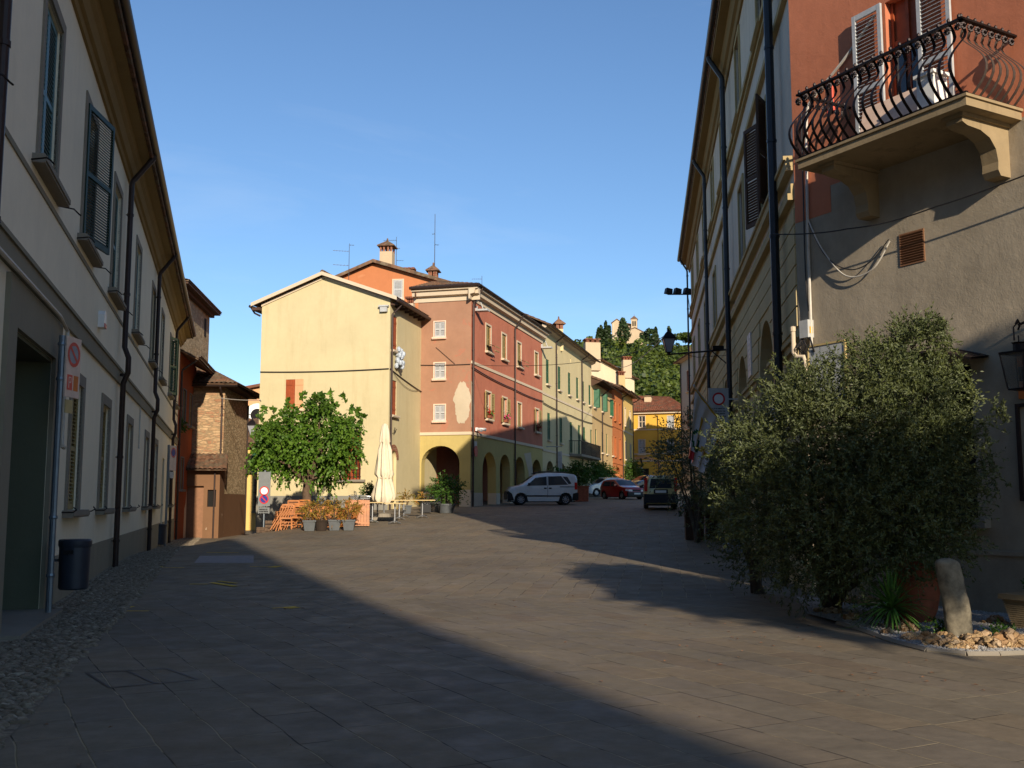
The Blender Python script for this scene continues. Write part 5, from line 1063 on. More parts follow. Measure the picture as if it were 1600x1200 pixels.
def bracket(x,tw=.26):
    b=MB(); pr=[(0,6.98),(-1.0,6.98),(-1.0,6.86),(-.9,6.82),(-.62,6.8),(-.42,6.72),(-.3,6.58),(-.26,6.4),(-.27,6.28),(-.22,6.2),(0,6.2)]
    b.extx(pr,x-tw/2,x+tw/2); b.extx([(y*1.0-.012,z-.03) for y,z in pr if z<6.97 and y<0]+[(-.1,6.6),(-.6,6.95)],x-tw/2-.02,x+tw/2+.02) if False else None
    b.box(x-tw/2-.04,x+tw/2+.04,-1.04,0,6.93,6.98); b.obj('bracket',M['balc'],bal,world_z=False)
bracket(1.75); bracket(4.1)
def bulge(t):                                    # outward belly of a baluster, t 0..1 from the slab up
    return .30*math.sin(PI*min(1,t/.72))**1.0*(1-.25*t) if t<.72 else -.10*math.sin(PI*(t-.72)/.28)
H0,H1=7.14,8.22
def baluster(px,py,nx,ny,mat):
    b=MB(); ps=[]
    for k in range(15): t=k/14; o=bulge(t); ps.append(Vector((px+nx*o,py+ny*o,H0+(H1-H0)*t)))
    tx,ty=-ny,nx; w=.024; vs=[];
    for i,p in enumerate(ps):
        for sgn in (-1,1):
            for th in (0,.008): vs.append((p.x+tx*w*sgn-nx*th,p.y+ty*w*sgn-ny*th,p.z))
    fs=[]
    for i in range(14):
        a=i*4; c=a+4; fs+=[(a,a+2,c+2,c),(a+1,c+1,c+3,a+3),(a,c,c+1,a+1),(a+2,a+3,c+3,c+2)]
    b.add(vs,fs)
    return b.obj('baluster',mat,bal,world_z=False)
nf=19
for i in range(nf): baluster(1.36+i*(4.39-1.36)/(nf-1),-1.16,0,-1,M['iron'])
for i in range(1,8): baluster(1.36,-1.16+i*.148,-1,0,M['iron']); baluster(4.39,-1.16+i*.148,1,0,M['iron2'])  # right-end balusters take the paler iron, the others the dark one
b=MB(); b.box(1.3,4.45,-1.2,-1.13,H1,H1+.03); b.box(1.3,1.37,-1.2,0,H1,H1+.03); b.box(4.38,4.45,-1.2,0,H1,H1+.03)
b.box(1.3,4.45,-1.19,-1.14,H0+.02,H0+.045); b.box(1.33,1.37,-1.2,0,H0+.02,H0+.045); b.box(4.38,4.42,-1.2,0,H0+.02,H0+.045); b.obj('rail',M['iron'],bal,world_z=False)
def rosettes():
    key={}
    def ros(x,y,nx,ny):
        if (nx,ny) in key: place('rosette',key[(nx,ny)],bal,(x,y,HR),world_z=False); return
        b=MB(); o0=(x,y); x=y=0; H1=0
        n=8; c=Vector((x,y,H1-.1)); tx,ty=-ny,nx
        for k in range(n):
            a=2*PI*k/n; q=c+Vector((tx*math.cos(a)*.04+nx*.03,ty*math.cos(a)*.04+ny*.03,math.sin(a)*.04)); b.lathe([(0,-.02),(.02,-.01),(.02,.01),(0,.02)],5,tuple(q),cap=False)
        b.lathe([(0,-.03),(.03,0),(0,.03)],6,tuple(c+Vector((nx*.05,ny*.05,0))),cap=False)
        b.lathe([(0,-.03),(.026,-.01),(.026,.02),(0,.05)],6,(x,y,H1+.05),cap=False)
        key[(nx,ny)]=b.mesh('rosette',M['iron'],True); place('rosette',key[(nx,ny)],bal,(o0[0],o0[1],HR),world_z=False)
    for i in range(nf): ros(1.36+i*(4.39-1.36)/(nf-1),-1.18,0,-1)
    for i in range(8): ros(1.34,-1.16+i*.148,-1,0); ros(4.41,-1.16+i*.148,1,0)
HR=H1
rosettes()
# folded deckchair / drying things on the balcony
b=MB(); b.cbox((2.6,-.55,7.5),(1.1,.03,.75),rx=R(-12)); b.cbox((2.6,-.3,7.45),(1.1,.03,.7),rx=R(12)); o=b.obj('folded_screen',M['palesign'],loc=OWF.w(0,0,0),rz=OWF.rz); tag(o,'pale folded panel leaning on the floor of the iron balcony','panel')
b=MB(); b.cbox((3.45,-.6,7.5),(.3,.3,.7)); b.cbox((3.45,-.6,7.88),(.36,.36,.05)); o=b.obj('storage_box',M['white'],loc=OWF.w(0,0,0),rz=OWF.rz); tag(o,'white upright box standing on the near end of the iron balcony','box')
b=MB(); b.box(2.27,2.7,-.0,.0,5.32,5.8); b.box(2.25,2.72,-.014,0,5.3,5.32); b.box(2.25,2.72,-.014,0,5.8,5.82); b.box(2.25,2.27,-.014,0,5.32,5.8); b.box(2.7,2.72,-.014,0,5.32,5.8)
for i in range(12): b.cbox((2.485,-.012,5.34+i*.04),(.43,.03,.006),rx=R(-35))
b.obj('vent_grille',M['door_br'],root)
b=MB(); b.box(.86,1.1,-.03,0,8.3,8.34); b.tube([(1.0,-.03,8.9),(1.0,-.03,8.55),(1.02,-.03,8.3)],.02,6); b.obj('wall_hook',M['pinkred'],root)
def oc(label,pts,r=.012,mat=None,sag=0): return cable(label,[OWF.w(x,-y,z) for x,y,z in pts],r,mat,sag)
oc('thick grey cable running down the palace corner past the iron balcony',[(2.0,.05,9.6),(1.3,.05,9.1),(.62,.05,8.7),(.42,.05,8.45),(.36,.05,7.4),(.34,.05,6.2),(.34,.05,4.9),(.34,.05,4.2)],.026,M['wcable'])
oc('thin cable beside the thick grey one on the palace corner',[(.28,.05,8.5),(.26,.05,7.0),(.26,.06,5.6),(.3,.05,4.9)],.012)
oc('cable loop sagging between the corner and a hook below the vent',[(.34,.05,6.55),(.7,.08,5.9),(1.2,.08,5.35),(1.75,.08,5.35),(2.1,.05,5.75)],.013,M['wcable'])
oc('second thinner cable loop just above the sagging one',[(.34,.05,6.5),(.75,.08,5.8),(1.25,.09,5.45),(1.7,.09,5.47),(2.08,.05,5.78)],.010)
oc('long cable stretched across the grey wall below the balcony brackets',[(-.2,.4,6.35),(1.5,.35,6.05),(3.2,.3,6.0),(6,.3,6.2)],.011,sag=.02)
p=OWF.w(.25,0,4.38); t=thing('junction_box','grey and yellow electrical junction box at the corner between palace and rough plaster house','junction box',p,OWF.rz)
b=MB(); b.box(-.1,.1,-.14,0,.05,.36); b.obj('cover',M['greysign'],t,world_z=False); b=MB(); b.box(.101,.105,-.1,-.02,.12,.24); b.obj('label_plate',M['gold'],t,world_z=False)
b=MB(); r=random.Random(4)
for k in range(7): b.tube([(r.uniform(-.12,.12),-.1,.05),(r.uniform(-.2,.3),-.16,-.1),(r.uniform(-.2,.3),-.1,-.22)],.012,5)
b.obj('wires',M['cable'],t,world_z=False)
b=MB(); b.tube([OWF.w(-.02,-.12,4.6)-OWF.w(.1,0,0),OWF.w(-.02,-.12,4.2)-OWF.w(.1,0,0),OWF.w(.04,-.12,4.12)-OWF.w(.1,0,0),OWF.w(.2,-.1,4.1)-OWF.w(.1,0,0),OWF.w(.24,-.1,4.0)-OWF.w(.1,0,0),OWF.w(.24,-.1,.0)-OWF.w(.1,0,0)],.042,10); b.lathe([(.055,0),(.055,.08),(.0,.1)],10,tuple(OWF.w(-.02,-.12,4.58)-OWF.w(.1,0,0))); o=b.obj('pvc_pipe',M['white_trim'],loc=OWF.w(.1,0,0),smooth=True); tag(o,'white bent plastic pipe rising below the junction box','pipe')
# map board
t=thing('map_board','pale framed town map board on the grey wall behind the olive','sign board',OWF.w(.7,-.08,3.3),OWF.rz)
b=MB(); b.box(-.38,.42,-.02,0,0,.95); b.obj('panel',M['greysign'],t,world_z=False); b=MB(); b.box(-.4,.44,-.035,-.0,.95,.98); b.box(.42,.45,-.035,0,0,.95); b.box(-.41,-.38,-.035,0,0,.95); b.obj('frame',M['tabletop'],t,world_z=False)
b=MB(); b.prism([(-.33,-.024,.9),(-.25,-.024,.9),(-.25,-.024,.82),(-.29,-.024,.78),(-.33,-.024,.82)],(0,.003,0)); b.box(-.36,.4,-.023,-.021,.6,.605); b.box(-.12,-.115,-.023,-.021,.6,.93); b.obj('print',M['steel'],t,world_z=False)
t=thing('notice_frame','dark framed notice case on the grey wall at the right edge of the picture','notice case',OWF.w(4.55,-.03,1.6),OWF.rz)
b=MB(); b.box(-.4,-.35,-.06,0,0,1.35); b.box(.35,.4,-.06,0,0,1.35); b.box(-.35,.35,-.06,0,0,.05); b.box(-.35,.35,-.06,0,1.3,1.35); b.obj('frame',M['gutter'],t,world_z=False); b=MB(); b.box(-.35,.35,-.02,0,.05,1.3); b.obj('panel',M['rough_pl'],t,world_z=False)
b=MB(); b.box(-.38,.3,-.02,0,0,.75); o=b.obj('poster',M['orange'],loc=OWF.w(4.55,-.0,3.02),rz=OWF.rz); tag(o,'faded orange poster above the dark framed notice case','poster')
# hanging lantern on the right
pe=at(1596,607,14.0); pw=OWF.w(4.75,0,0); t=thing('wall_lantern','big black hanging lantern with clear panes at the right edge','lantern',pe,R(30))
s=1; b=MB()
for k in range(4): 
    a=PI/4+k*PI/2; b.tube([(.17*math.cos(a),.17*math.sin(a),0),(.25*math.cos(a),.25*math.sin(a),.48)],.012,5)
b.box(-.12,.12,-.12,.12,-.02,0); b.box(-.19,.19,-.19,.19,.48,.51); b.lathe([(.08,.51),(.08,.62),(.1,.64)],8); b.tube([(0,0,.1),(0,0,.3)],.03,6); b.obj('cage',M['iron'],t,world_z=False)
b=MB(); v=[(r_*math.cos(PI/4+k*PI/2),r_*math.sin(PI/4+k*PI/2),z) for r_,z in ((.165,.0),(.245,.48)) for k in range(4)]; b.add(v,[(k,(k+1)%4,4+(k+1)%4,4+k) for k in range(4)])
m_,nt_,b_=newmat('lantern_pane',.2,0,.5); b_.inputs['Transmission Weight'].default_value=.0; b_.inputs['Alpha'].default_value=.45; b_.inputs['Base Color'].default_value=L((120,118,110)); b.obj('lamp_glass',m_,t,world_z=False)
b=MB(); M4=Matrix.Rotation(-R(30),4,'Z'); w2=M4@Vector((pw.x-pe.x,pw.y-pe.y,.95)); b.tube([(0,0,.64),(.0,0,.74)],.01,5); b.tube([(-.1,0,.66),(-.1,-.0,.85),(0,0,.92)],.012,5); b.tube([(0,0,.88),w2*.5+Vector((0,0,.5)),w2],.018,6); b.tube([(-.05,0,.9),(0,0,.96),(.05,0,.9),(.0,0,.82)],.014,5); b.obj('arm',M['iron'],t,world_z=False)
# ================================================================ vegetation
def twigs(rg,base,dirs,length,nleaf,ls,asp,droop=.2,curl=.25,spread=.9):
    n=len(base); t=np.linspace(.12,1,nleaf)[None,:,None]; L_=length*rg.uniform(.6,1.25,size=(n,1,1))
    B=base[:,None,:]; D=dirs[:,None,:]; side=rg.normal(size=(n,1,3)); side-= (side*D).sum(2,keepdims=True)*D; side/=np.linalg.norm(side,axis=2,keepdims=True)
    P=B+D*t*L_+side*curl*L_*t**2; P[:,:,2]-= (droop*L_*t**2)[:,:,0]
    ax=D+spread*rg.normal(size=(n,nleaf,3))*.75; ax[:,:,2]-=droop*1.2; ax/=np.linalg.norm(ax,axis=2,keepdims=True)
    w=np.cross(ax,rg.normal(size=(n,nleaf,3))); w/=np.linalg.norm(w,axis=2,keepdims=True)+1e-9
    s=ls*rg.uniform(.65,1.25,size=(n,nleaf,1)); a=ax*s; w=w*s*asp
    V=np.stack([P,P+a*.5+w,P+a,P+a*.5-w],2).reshape(-1,3); return V
def shell_pts(rg,c,r,n,lo=.35,hi=.95,up=.35):
    d=rg.normal(size=(n,3)); d/=np.linalg.norm(d,axis=1,keepdims=True); rr=rg.uniform(lo,hi,size=(n,1)); p=np.array(c)+d*rr*np.array(r); dd=d+rg.normal(size=(n,3))*.45; dd[:,2]+=up; dd/=np.linalg.norm(dd,axis=1,keepdims=True); return p,dd
def foliage(name,V,mat,parent,org):
    me=npmesh(name,V-np.array(org),np.arange(len(V)).reshape(-1,4),[mat]); return place(name,me,parent,world_z=False)
def olive(label,base,clumps,mat,n=210,ls=.062,nl=16,seed=1,length=.34,name='olive_tree',spikes=()):
    rg=np.random.default_rng(seed); t=thing(name,label,'tree',base,0); Vs=[]
    for u,v,Y,r_ in clumps:
        c=at(u,v,Y); k=int(n*r_**1.6)+30; p,d=shell_pts(rg,c,(r_,r_*.95,r_*.92),k,.3,.92); 
        ok=p[:,2]>gz(c.x,c.y)+.12; p,d=p[ok],d[ok]; Vs.append(twigs(rg,p,d,length,nl,ls,.16,.12,.22))
    for u,v,Y,ln in spikes:
        c=at(u,v,Y); rr=np.random.default_rng(int(u)); k=7; tip=np.array([[c.x,c.y,c.z]]); dd=np.array([[0,0,1.0]])+rr.normal(size=(k,3))*.35; dd/=np.linalg.norm(dd,axis=1,keepdims=True); Vs.append(twigs(rr,tip-dd*ln,dd,ln,34,ls*1.05,.16,.05,.15))
    V=np.concatenate(Vs); V[:,2]=np.maximum(V[:,2],base[2]+.02+rg.uniform(0,.05,len(V))); foliage('crown',V,mat,t,base)
    b=MB(); r=random.Random(seed)
    for u,v,Y,r_ in clumps:
        c=at(u,v,Y)-Vector(base); m=Vector((c.x*.35+r.gauss(0,.05),c.y*.35,c.z*.5)); b.tube([(r.gauss(0,.04),r.gauss(0,.04),-.05),m*.5+Vector((0,0,.1)),m,c],[.07,.055,.035,.012],7)
    b.obj('trunk',M['barkd'],t,world_z=False,smooth=True); return t
base=gr(1300,955); base=(base.x,base.y+.0,0)
olive('large bushy silver green olive tree spreading across the foot of the balcony house',base,[(1330,705,13.6,1.0),(1245,690,14.0,.85),(1415,640,13.4,.85),(1300,640,13.9,.62),(1432,545,13.6,.36),(1436,520,13.6,.22),(1380,590,13.6,.5),(1445,720,13.3,.75),(1390,790,13.2,.95),(1300,810,13.5,.95),(1210,790,14.2,.8),(1440,850,13.3,.6),(1250,870,14,.6),(1340,880,13.4,.6),(1180,700,14.6,.5),(1455,610,13.2,.3),(1240,610,14,.28),(1262,625,14,.4),(1350,560,13.8,.25),(1475,680,13.2,.3),(1470,770,13.2,.5),(1470,840,13.3,.35),(1400,700,13.9,.7),(1330,770,14.0,.8)],M['olive'],n=520,seed=3,nl=22,ls=.056,spikes=[(1439,488,13.6,.45),(1436,505,13.5,.4),(1360,522,13.8,.4),(1390,527,13.6,.4),(1300,546,14,.45),(1244,587,14.2,.45),(1262,575,14,.4),(1476,527,13.3,.4),(1495,560,13.2,.4),(1560,625,12.9,.35),(1535,655,12.9,.4),(1515,600,13,.35),(1540,700,12.9,.4),(1210,640,14.5,.4),(1330,540,13.9,.4),(1410,510,13.6,.4),(1120,790,15,.4),(1130,740,15,.45),(1280,558,14,.4),(1545,730,12.9,.4),(1225,610,14.4,.4),(1470,500,13.5,.3)])
base=at(1180,800,18); base=(base.x,base.y,gz(base.x,base.y))
olive('smaller olive tree left of the large one, in front of the palace arches',base,[(1150,705,17,.42),(1140,680,17,.25),(1180,745,16.8,.65),(1150,790,17.2,.6),(1190,830,16.5,.7),(1150,830,17.6,.4),(1175,870,17.0,.45),(1140,750,17.4,.38),(1210,745,16.5,.5),(1205,700,16.5,.3)],M['olive'],n=330,seed=5,nl=16)
base=at(1082,820,31.5); base=(base.x+.2,base.y+.3,gz(base.x,base.y))
olive('dark olive in the tall planter at the palace wall',base,[(1075,700,31.5,1.0),(1060,735,31.5,.8),(1095,740,31,.9),(1078,672,31.5,.5),(1048,712,31.8,.45),(1100,700,30.5,.6)],M['olived'],n=120,seed=7,ls=.1,nl=13,length=.45)
# low hanging shrub on the planter and the planters
def planter_box(label,p,w,d,h,mat,name='planter'):
    t=thing(name,label,'planter',p,R(-6)); b=MB(); b.add([(-w/2,-d/2,0),(w/2,-d/2,0),(w/2,d/2,0),(-w/2,d/2,0),(-w*.53,-d*.53,h),(w*.53,-d*.53,h),(w*.53,d*.53,h),(-w*.53,d*.53,h)],[(0,3,2,1),(0,1,5,4),(1,2,6,5),(2,3,7,6),(3,0,4,7)]); b.box(-w*.56,w*.56,-d*.56,-d*.5,h-.08,h); b.box(-w*.56,w*.56,d*.5,d*.56,h-.08,h); b.box(-w*.56,-w*.5,-d*.5,d*.5,h-.08,h); b.box(w*.5,w*.56,-d*.5,d*.5,h-.08,h); b.obj('box',mat,t,world_z=False)
    b=MB(); b.quad((-w/2,-d/2,h-.06),(w/2,-d/2,h-.06),(w/2,d/2,h-.06),(-w/2,d/2,h-.06)); b.obj('soil',M['soil'],t,world_z=False); return t
def shrub(label,p,r_,h,mat,n=160,ls=.07,asp=.3,seed=1,name='shrub',cat='shrub',droop=.3,nl=12,zc=.55):
    rg=np.random.default_rng(seed); t=thing(name,label,cat,p,0); c=(p[0],p[1],p[2]+h*zc); q,d=shell_pts(rg,c,(r_*.75,r_*.75,h*.42),n,.1,.9,.3); V=twigs(rg,q,d,r_*.55,nl,ls,asp,droop,.3); V[:,2]=np.maximum(V[:,2],p[2]+.03); foliage('crown',V,mat,t,p)
    b=MB()
    for k in range(6): a=k*1.05; b.tube([(0,0,-.05),(.1*math.cos(a)*r_,.1*math.sin(a)*r_,h*.3),(.45*math.cos(a)*r_,.45*math.sin(a)*r_,h*.75)],[.02,.015,.006],5)
    b.obj('stems',M['barkd'],t,world_z=False); return t
p=Vector((5.78,32.8,0)); p.z=gz(p.x,p.y); planter_box('tall dark square planter holding the dark olive by the palace',p,.56,.56,1.05,M['wood_d'])
p2=Vector((6.35,31.6,0)); p2.z=gz(p2.x,p2.y); planter_box('second tall dark planter right behind the first by the palace',p2+Vector((.15,1.6,0)),.56,.56,1.0,M['wood_d'])
shrub('reddish dark shrub hanging over the rim of the tall square planter',(5.9,32.7,p.z+.7),1.0,1.0,M['olived'],150,.09,seed=12,droop=.8)
# bicycle rack hoops
t=thing('bicycle_rack','low galvanised bicycle rack hoops half hidden under the left olive','bicycle rack',gr(1143,872,.05),R(-80))
for k in range(5):
    b=MB(); x=k*.34; b.tube([(x,-.25,0),(x,-.25,.35),(x,-.15,.5),(x,.15,.5),(x,.25,.35),(x,.25,0)],.02,8); b.obj('hoop',M['steel'],t,world_z=False,smooth=True)
b=MB(); b.tube([(-.1,-.25,.02),(1.5,-.25,.02)],.018,6); b.tube([(-.1,.25,.02),(1.5,.25,.02)],.018,6); b.obj('base_rail',M['steel'],t,world_z=False)
# stone bed
edge=[gr(*q) for q in ((1245,935),(1262,962),(1310,975),(1352,988),(1400,1005),(1450,1018),(1510,1024),(1560,1024),(1610,1022))]
b=MB(); inner=[OWF.w(x,-.0,0) for x in (2.0,3.0,4.2,5.4)]; poly=[(e.x,e.y,.03) for e in edge]+[(edge[-1].x+1.0,edge[-1].y,.03)]+[(q.x,q.y,.03) for q in reversed(inner)]
b.poly(poly); o=b.obj('gravel_bed',M['gravel']); tag(o,'bed of white gravel and soil at the foot of the balcony house','gravel',kind='stuff')
rg=np.random.default_rng(9)
from mathutils import geometry
pts=[]
r=random.Random(21); pxy=[Vector(p[:2]) for p in poly]
def inside(x,y):
    c=False; n=len(pxy)
    for i in range(n):
        a,b_=pxy[i],pxy[(i+1)%n]
        if (a.y>y)!=(b_.y>y) and x<(b_.x-a.x)*(y-a.y)/(b_.y-a.y)+a.x: c=not c
    return c
V=[];Fc=[]
for k in range(16000):
    x=r.uniform(4.2,7.0);y=r.uniform(10.7,16.0)
    if not inside(x,y): continue
    s=r.uniform(.008,.02); i=len(V)
    for dx,dy,dz in ((-1,0,0),(0,-1,.1),(1,0,0),(0,1,-.1),(0,0,1),(0,0,-1)): V.append((x+dx*s*r.uniform(.7,1.2),y+dy*s*r.uniform(.7,1.2),.035+dz*s))
    Fc+=[(i,i+1,i+4),(i+1,i+2,i+4),(i+2,i+3,i+4),(i+3,i,i+4)]
bb=MB(); bb.v=V; bb.f=Fc; bb.m=[0]*len(Fc); o=bb.obj('white_pebbles',M['gravel']); tag(o,'loose white pebbles scattered over the planted bed','pebbles',kind='stuff')
b=MB()
for a,c in zip(edge[2:],edge[3:]): b.tube([(a.x,a.y,.0),(c.x,c.y,.0)],.045,6)
o=b.obj('bed_kerb',M['stone']); tag(o,'thin rounded stone edging of the planted bed','kerb',kind='structure')
def rockmesh(seed,s):
    r=random.Random(seed); b=bmesh_ico(seed,s); return b
import bmesh
from mathutils import noise as mnoise
def rock(p,s,seed,label):
    bm=bmesh.new(); bmesh.ops.create_icosphere(bm,subdivisions=4,radius=1); r=random.Random(seed); off=Vector((r.uniform(0,50),r.uniform(0,50),r.uniform(0,50))); sc=Vector((s*r.uniform(.85,1.25),s*r.uniform(.7,1.0),s*r.uniform(.55,.8)))
    for v in bm.verts:
        n=mnoise.noise(v.co*1.3+off)*.45+mnoise.noise(v.co*3.1+off)*.28+abs(mnoise.noise(v.co*6+off))*-.25; v.co=Vector(((v.co.x*(1+n))*sc.x,(v.co.y*(1+n))*sc.y,(v.co.z*(1+n))*sc.z))
    me=bpy.data.meshes.new('rock'); bm.to_mesh(me); bm.free(); me.materials.append(M['rock']); o=place('rock',me,loc=(p[0],p[1],p[2]+s*.3),rz=r.uniform(0,6)); tag(o,label,'rock','pale pitted rocks edging the planted bed'); return o
rk=[(1300,962,.13),(1330,972,.12),(1338,945,.16),(1362,950,.15),(1386,994,.10),(1416,990,.14),(1424,1004,.12),(1448,1004,.14),(1465,1012,.13),(1485,1014,.16),(1505,1018,.13),(1530,1012,.18),(1556,1016,.16),(1585,1014,.2),(1500,975,.07),(1540,978,.08),(1558,975,.12),(1568,980,.07),(1473,950,.18),(1475,1000,.1),(1280,960,.12)]
ordn=['first','second','third','fourth','fifth','sixth','seventh','eighth','ninth','tenth','eleventh','twelfth']
front=sorted([q for q in rk if q[1]>=985]); back=sorted([q for q in rk if q[1]<985])
for i,q in enumerate(front): rock(gr(q[0],q[1]),q[2],i+1,f'pale pitted rock, {ordn[i]} from the left in the front edge of the gravel bed')
for i,q in enumerate(back): rock(gr(q[0],q[1]),q[2],i+31,f'ochre rock, {ordn[i]} from the left in the back row behind the gravel bed edge')
# a few fallen leaves on the paving
b=MB(); r=random.Random(12)
for k in range(130):
    x,y=(r.gauss(3.6,1.2),r.gauss(11.2,1.8)) if k<80 else (r.uniform(-6,5),r.uniform(6,24)); s=r.uniform(.012,.035); a=r.uniform(0,6.3); c,e=math.cos(a)*s,math.sin(a)*s; z=gz(x,y)+.008
    b.quad((x-c,y-e,z),(x+e*.5,y-c*.5,z+.008),(x+c,y+e,z+.004),(x-e*.5,y+c*.5,z+.01))
tag(b.obj('fallen_leaves',M['door_br']),'small dry leaves scattered on the paving in front of the gravel bed','leaves',kind='stuff')
# stone bollard
p=gr(1500,998); bm=bmesh.new(); n=28; m=40; rows=[]
for j in range(m+1):
    t=j/m; z=t*.93; rad=(.15-.02*t)*(1+.05*math.sin(t*2.6))*(1 if t<.93 else math.sqrt(max(0,1-((t-.93)/.075)**2))); cx=-.12*t**1.5; row=[]
    for k in range(n):
        a=2*PI*k/n; q=Vector((math.cos(a),math.sin(a),z*3)); rr=max(.004,rad)*(1+.09*mnoise.noise(q*1.2)+.05*mnoise.noise(q*4)); row.append(bm.verts.new((cx+rr*math.cos(a)*1.05,rr*math.sin(a)*.85,z)))
    rows.append(row)
for j in range(m):
    for k in range(n): bm.faces.new((rows[j][k],rows[j][(k+1)%n],rows[j+1][(k+1)%n],rows[j+1][k]))
bm.faces.new(rows[-1]); me=bpy.data.meshes.new('stone_bollard'); bm.to_mesh(me); bm.free(); me.materials.append(M['bollard']); me.polygons.foreach_set('use_smooth',[True]*len(me.polygons)); o=place('stone_bollard',me,loc=(p.x,p.y,0)); tag(o,'leaning weathered stone bollard with rounded top in the gravel bed','bollard')
# terracotta jar with flowers
p=gr(1432,975); t=thing('terracotta_jar','big terracotta jar with small orange flowers between the yucca and the stone bollard','jar',(p.x,p.y,0)); b=MB(); b.lathe([(.17,0),(.2,.02),(.27,.2),(.31,.42),(.3,.58),(.24,.72),(.2,.76),(.24,.8),(.23,.82),(.19,.81),(.18,.7),(.0,.68)],28); b.obj('jar',M['terrac'],t,world_z=False,smooth=True); b=MB(); b.tube([(.26,0,.72),(.36,.02,.68),(.33,.02,.56)],.02,6); b.obj('handle',M['terrac'],t,world_z=False,smooth=True)
rg2=np.random.default_rng(31); q,d=shell_pts(rg2,(p.x,p.y,.95),(.3,.3,.28),90,.1,.9,.6); V=twigs(rg2,q,d,.3,10,.05,.35,.2,.3); foliage('leaves',V,M['bush'],t,(p.x,p.y,0))
b=MB(); r=random.Random(8)
for k in range(26):
    c=Vector((r.gauss(.08,.2),r.gauss(0,.2),1.05+r.gauss(0,.16))); b.lathe([(0,-.012),(.02,0),(0,.012)],6,tuple(c),cap=False)
b.obj('blossoms',M['flower_r'],t,world_z=False)
# yucca
def blades(label,p,n,ln,w,mat,seed,name='yucca'):
    r=random.Random(seed); t=thing(name,label,'plant',p,0); b=MB(); b.tube([(0,0,-.02),(0,0,.28)],[.05,.04],8); b.obj('stem',M['barkd'],t,world_z=False); b=MB()
    for k in range(n):
        az=r.uniform(0,2*PI); el=R(r.uniform(-20,85)) ; l=ln*r.uniform(.7,1.1); d=Vector((math.cos(az)*math.cos(el),math.sin(az)*math.cos(el),math.sin(el))); sd=Vector((-math.sin(az),math.cos(az),0)); prev=None
        for i in range(7):
            s=i/6; c=Vector((0,0,.28))+d*l*s+Vector((0,0,-.55*l*s*s*math.cos(el))); c.z=max(c.z,.02); ww=w*(1-s**2)*(.5+.8*s if s<.4 else .82)
            cur=(c-sd*ww,c+Vector((0,0,-ww*.5)),c+sd*ww)
            if prev: b.quad(prev[0],prev[1],cur[1],cur[0]); b.quad(prev[1],prev[2],cur[2],cur[1])
            prev=cur
    b.obj('leaves',mat,t,world_z=False); return t
p=gr(1395,985); blades('spiky green yucca in front of the terracotta jar',(p.x-.05,p.y-.12,0),120,.68,.02,M['yucca'],3)
p=gr(1475,995); shrub('low green ground plant between the yucca and the stone bollard',(p.x,p.y,0),.22,.2,M['bush'],50,.035,seed=20,name='ground_plant',cat='plant')
p=gr(1565,1004); shrub('low green ground plant right of the stone bollard',(p.x,p.y,0),.24,.16,M['bush'],50,.035,seed=22,name='ground_plant',cat='plant')
# ribbed planter on the right edge
p=gr(1622,986); t=thing('ribbed_planter','beige ribbed square planter against the wall at the right edge','planter',(p.x,p.y,0),OWF.rz); b=MB()
for i in range(14): s=.2+.075*i/13; z=.02+i*.026; b.box(-s,s,-s,s,z,z+.018); b.box(-s+.012,s-.012,-s+.012,s-.012,z+.018,z+.026)
b.box(-.31,.31,-.31,.31,.384,.45); b.obj('box',M['balc'],t,world_z=False); shrub('few thin green sprigs in the ribbed planter',(p.x,p.y,.45),.2,.25,M['bush'],16,.04,seed=25)
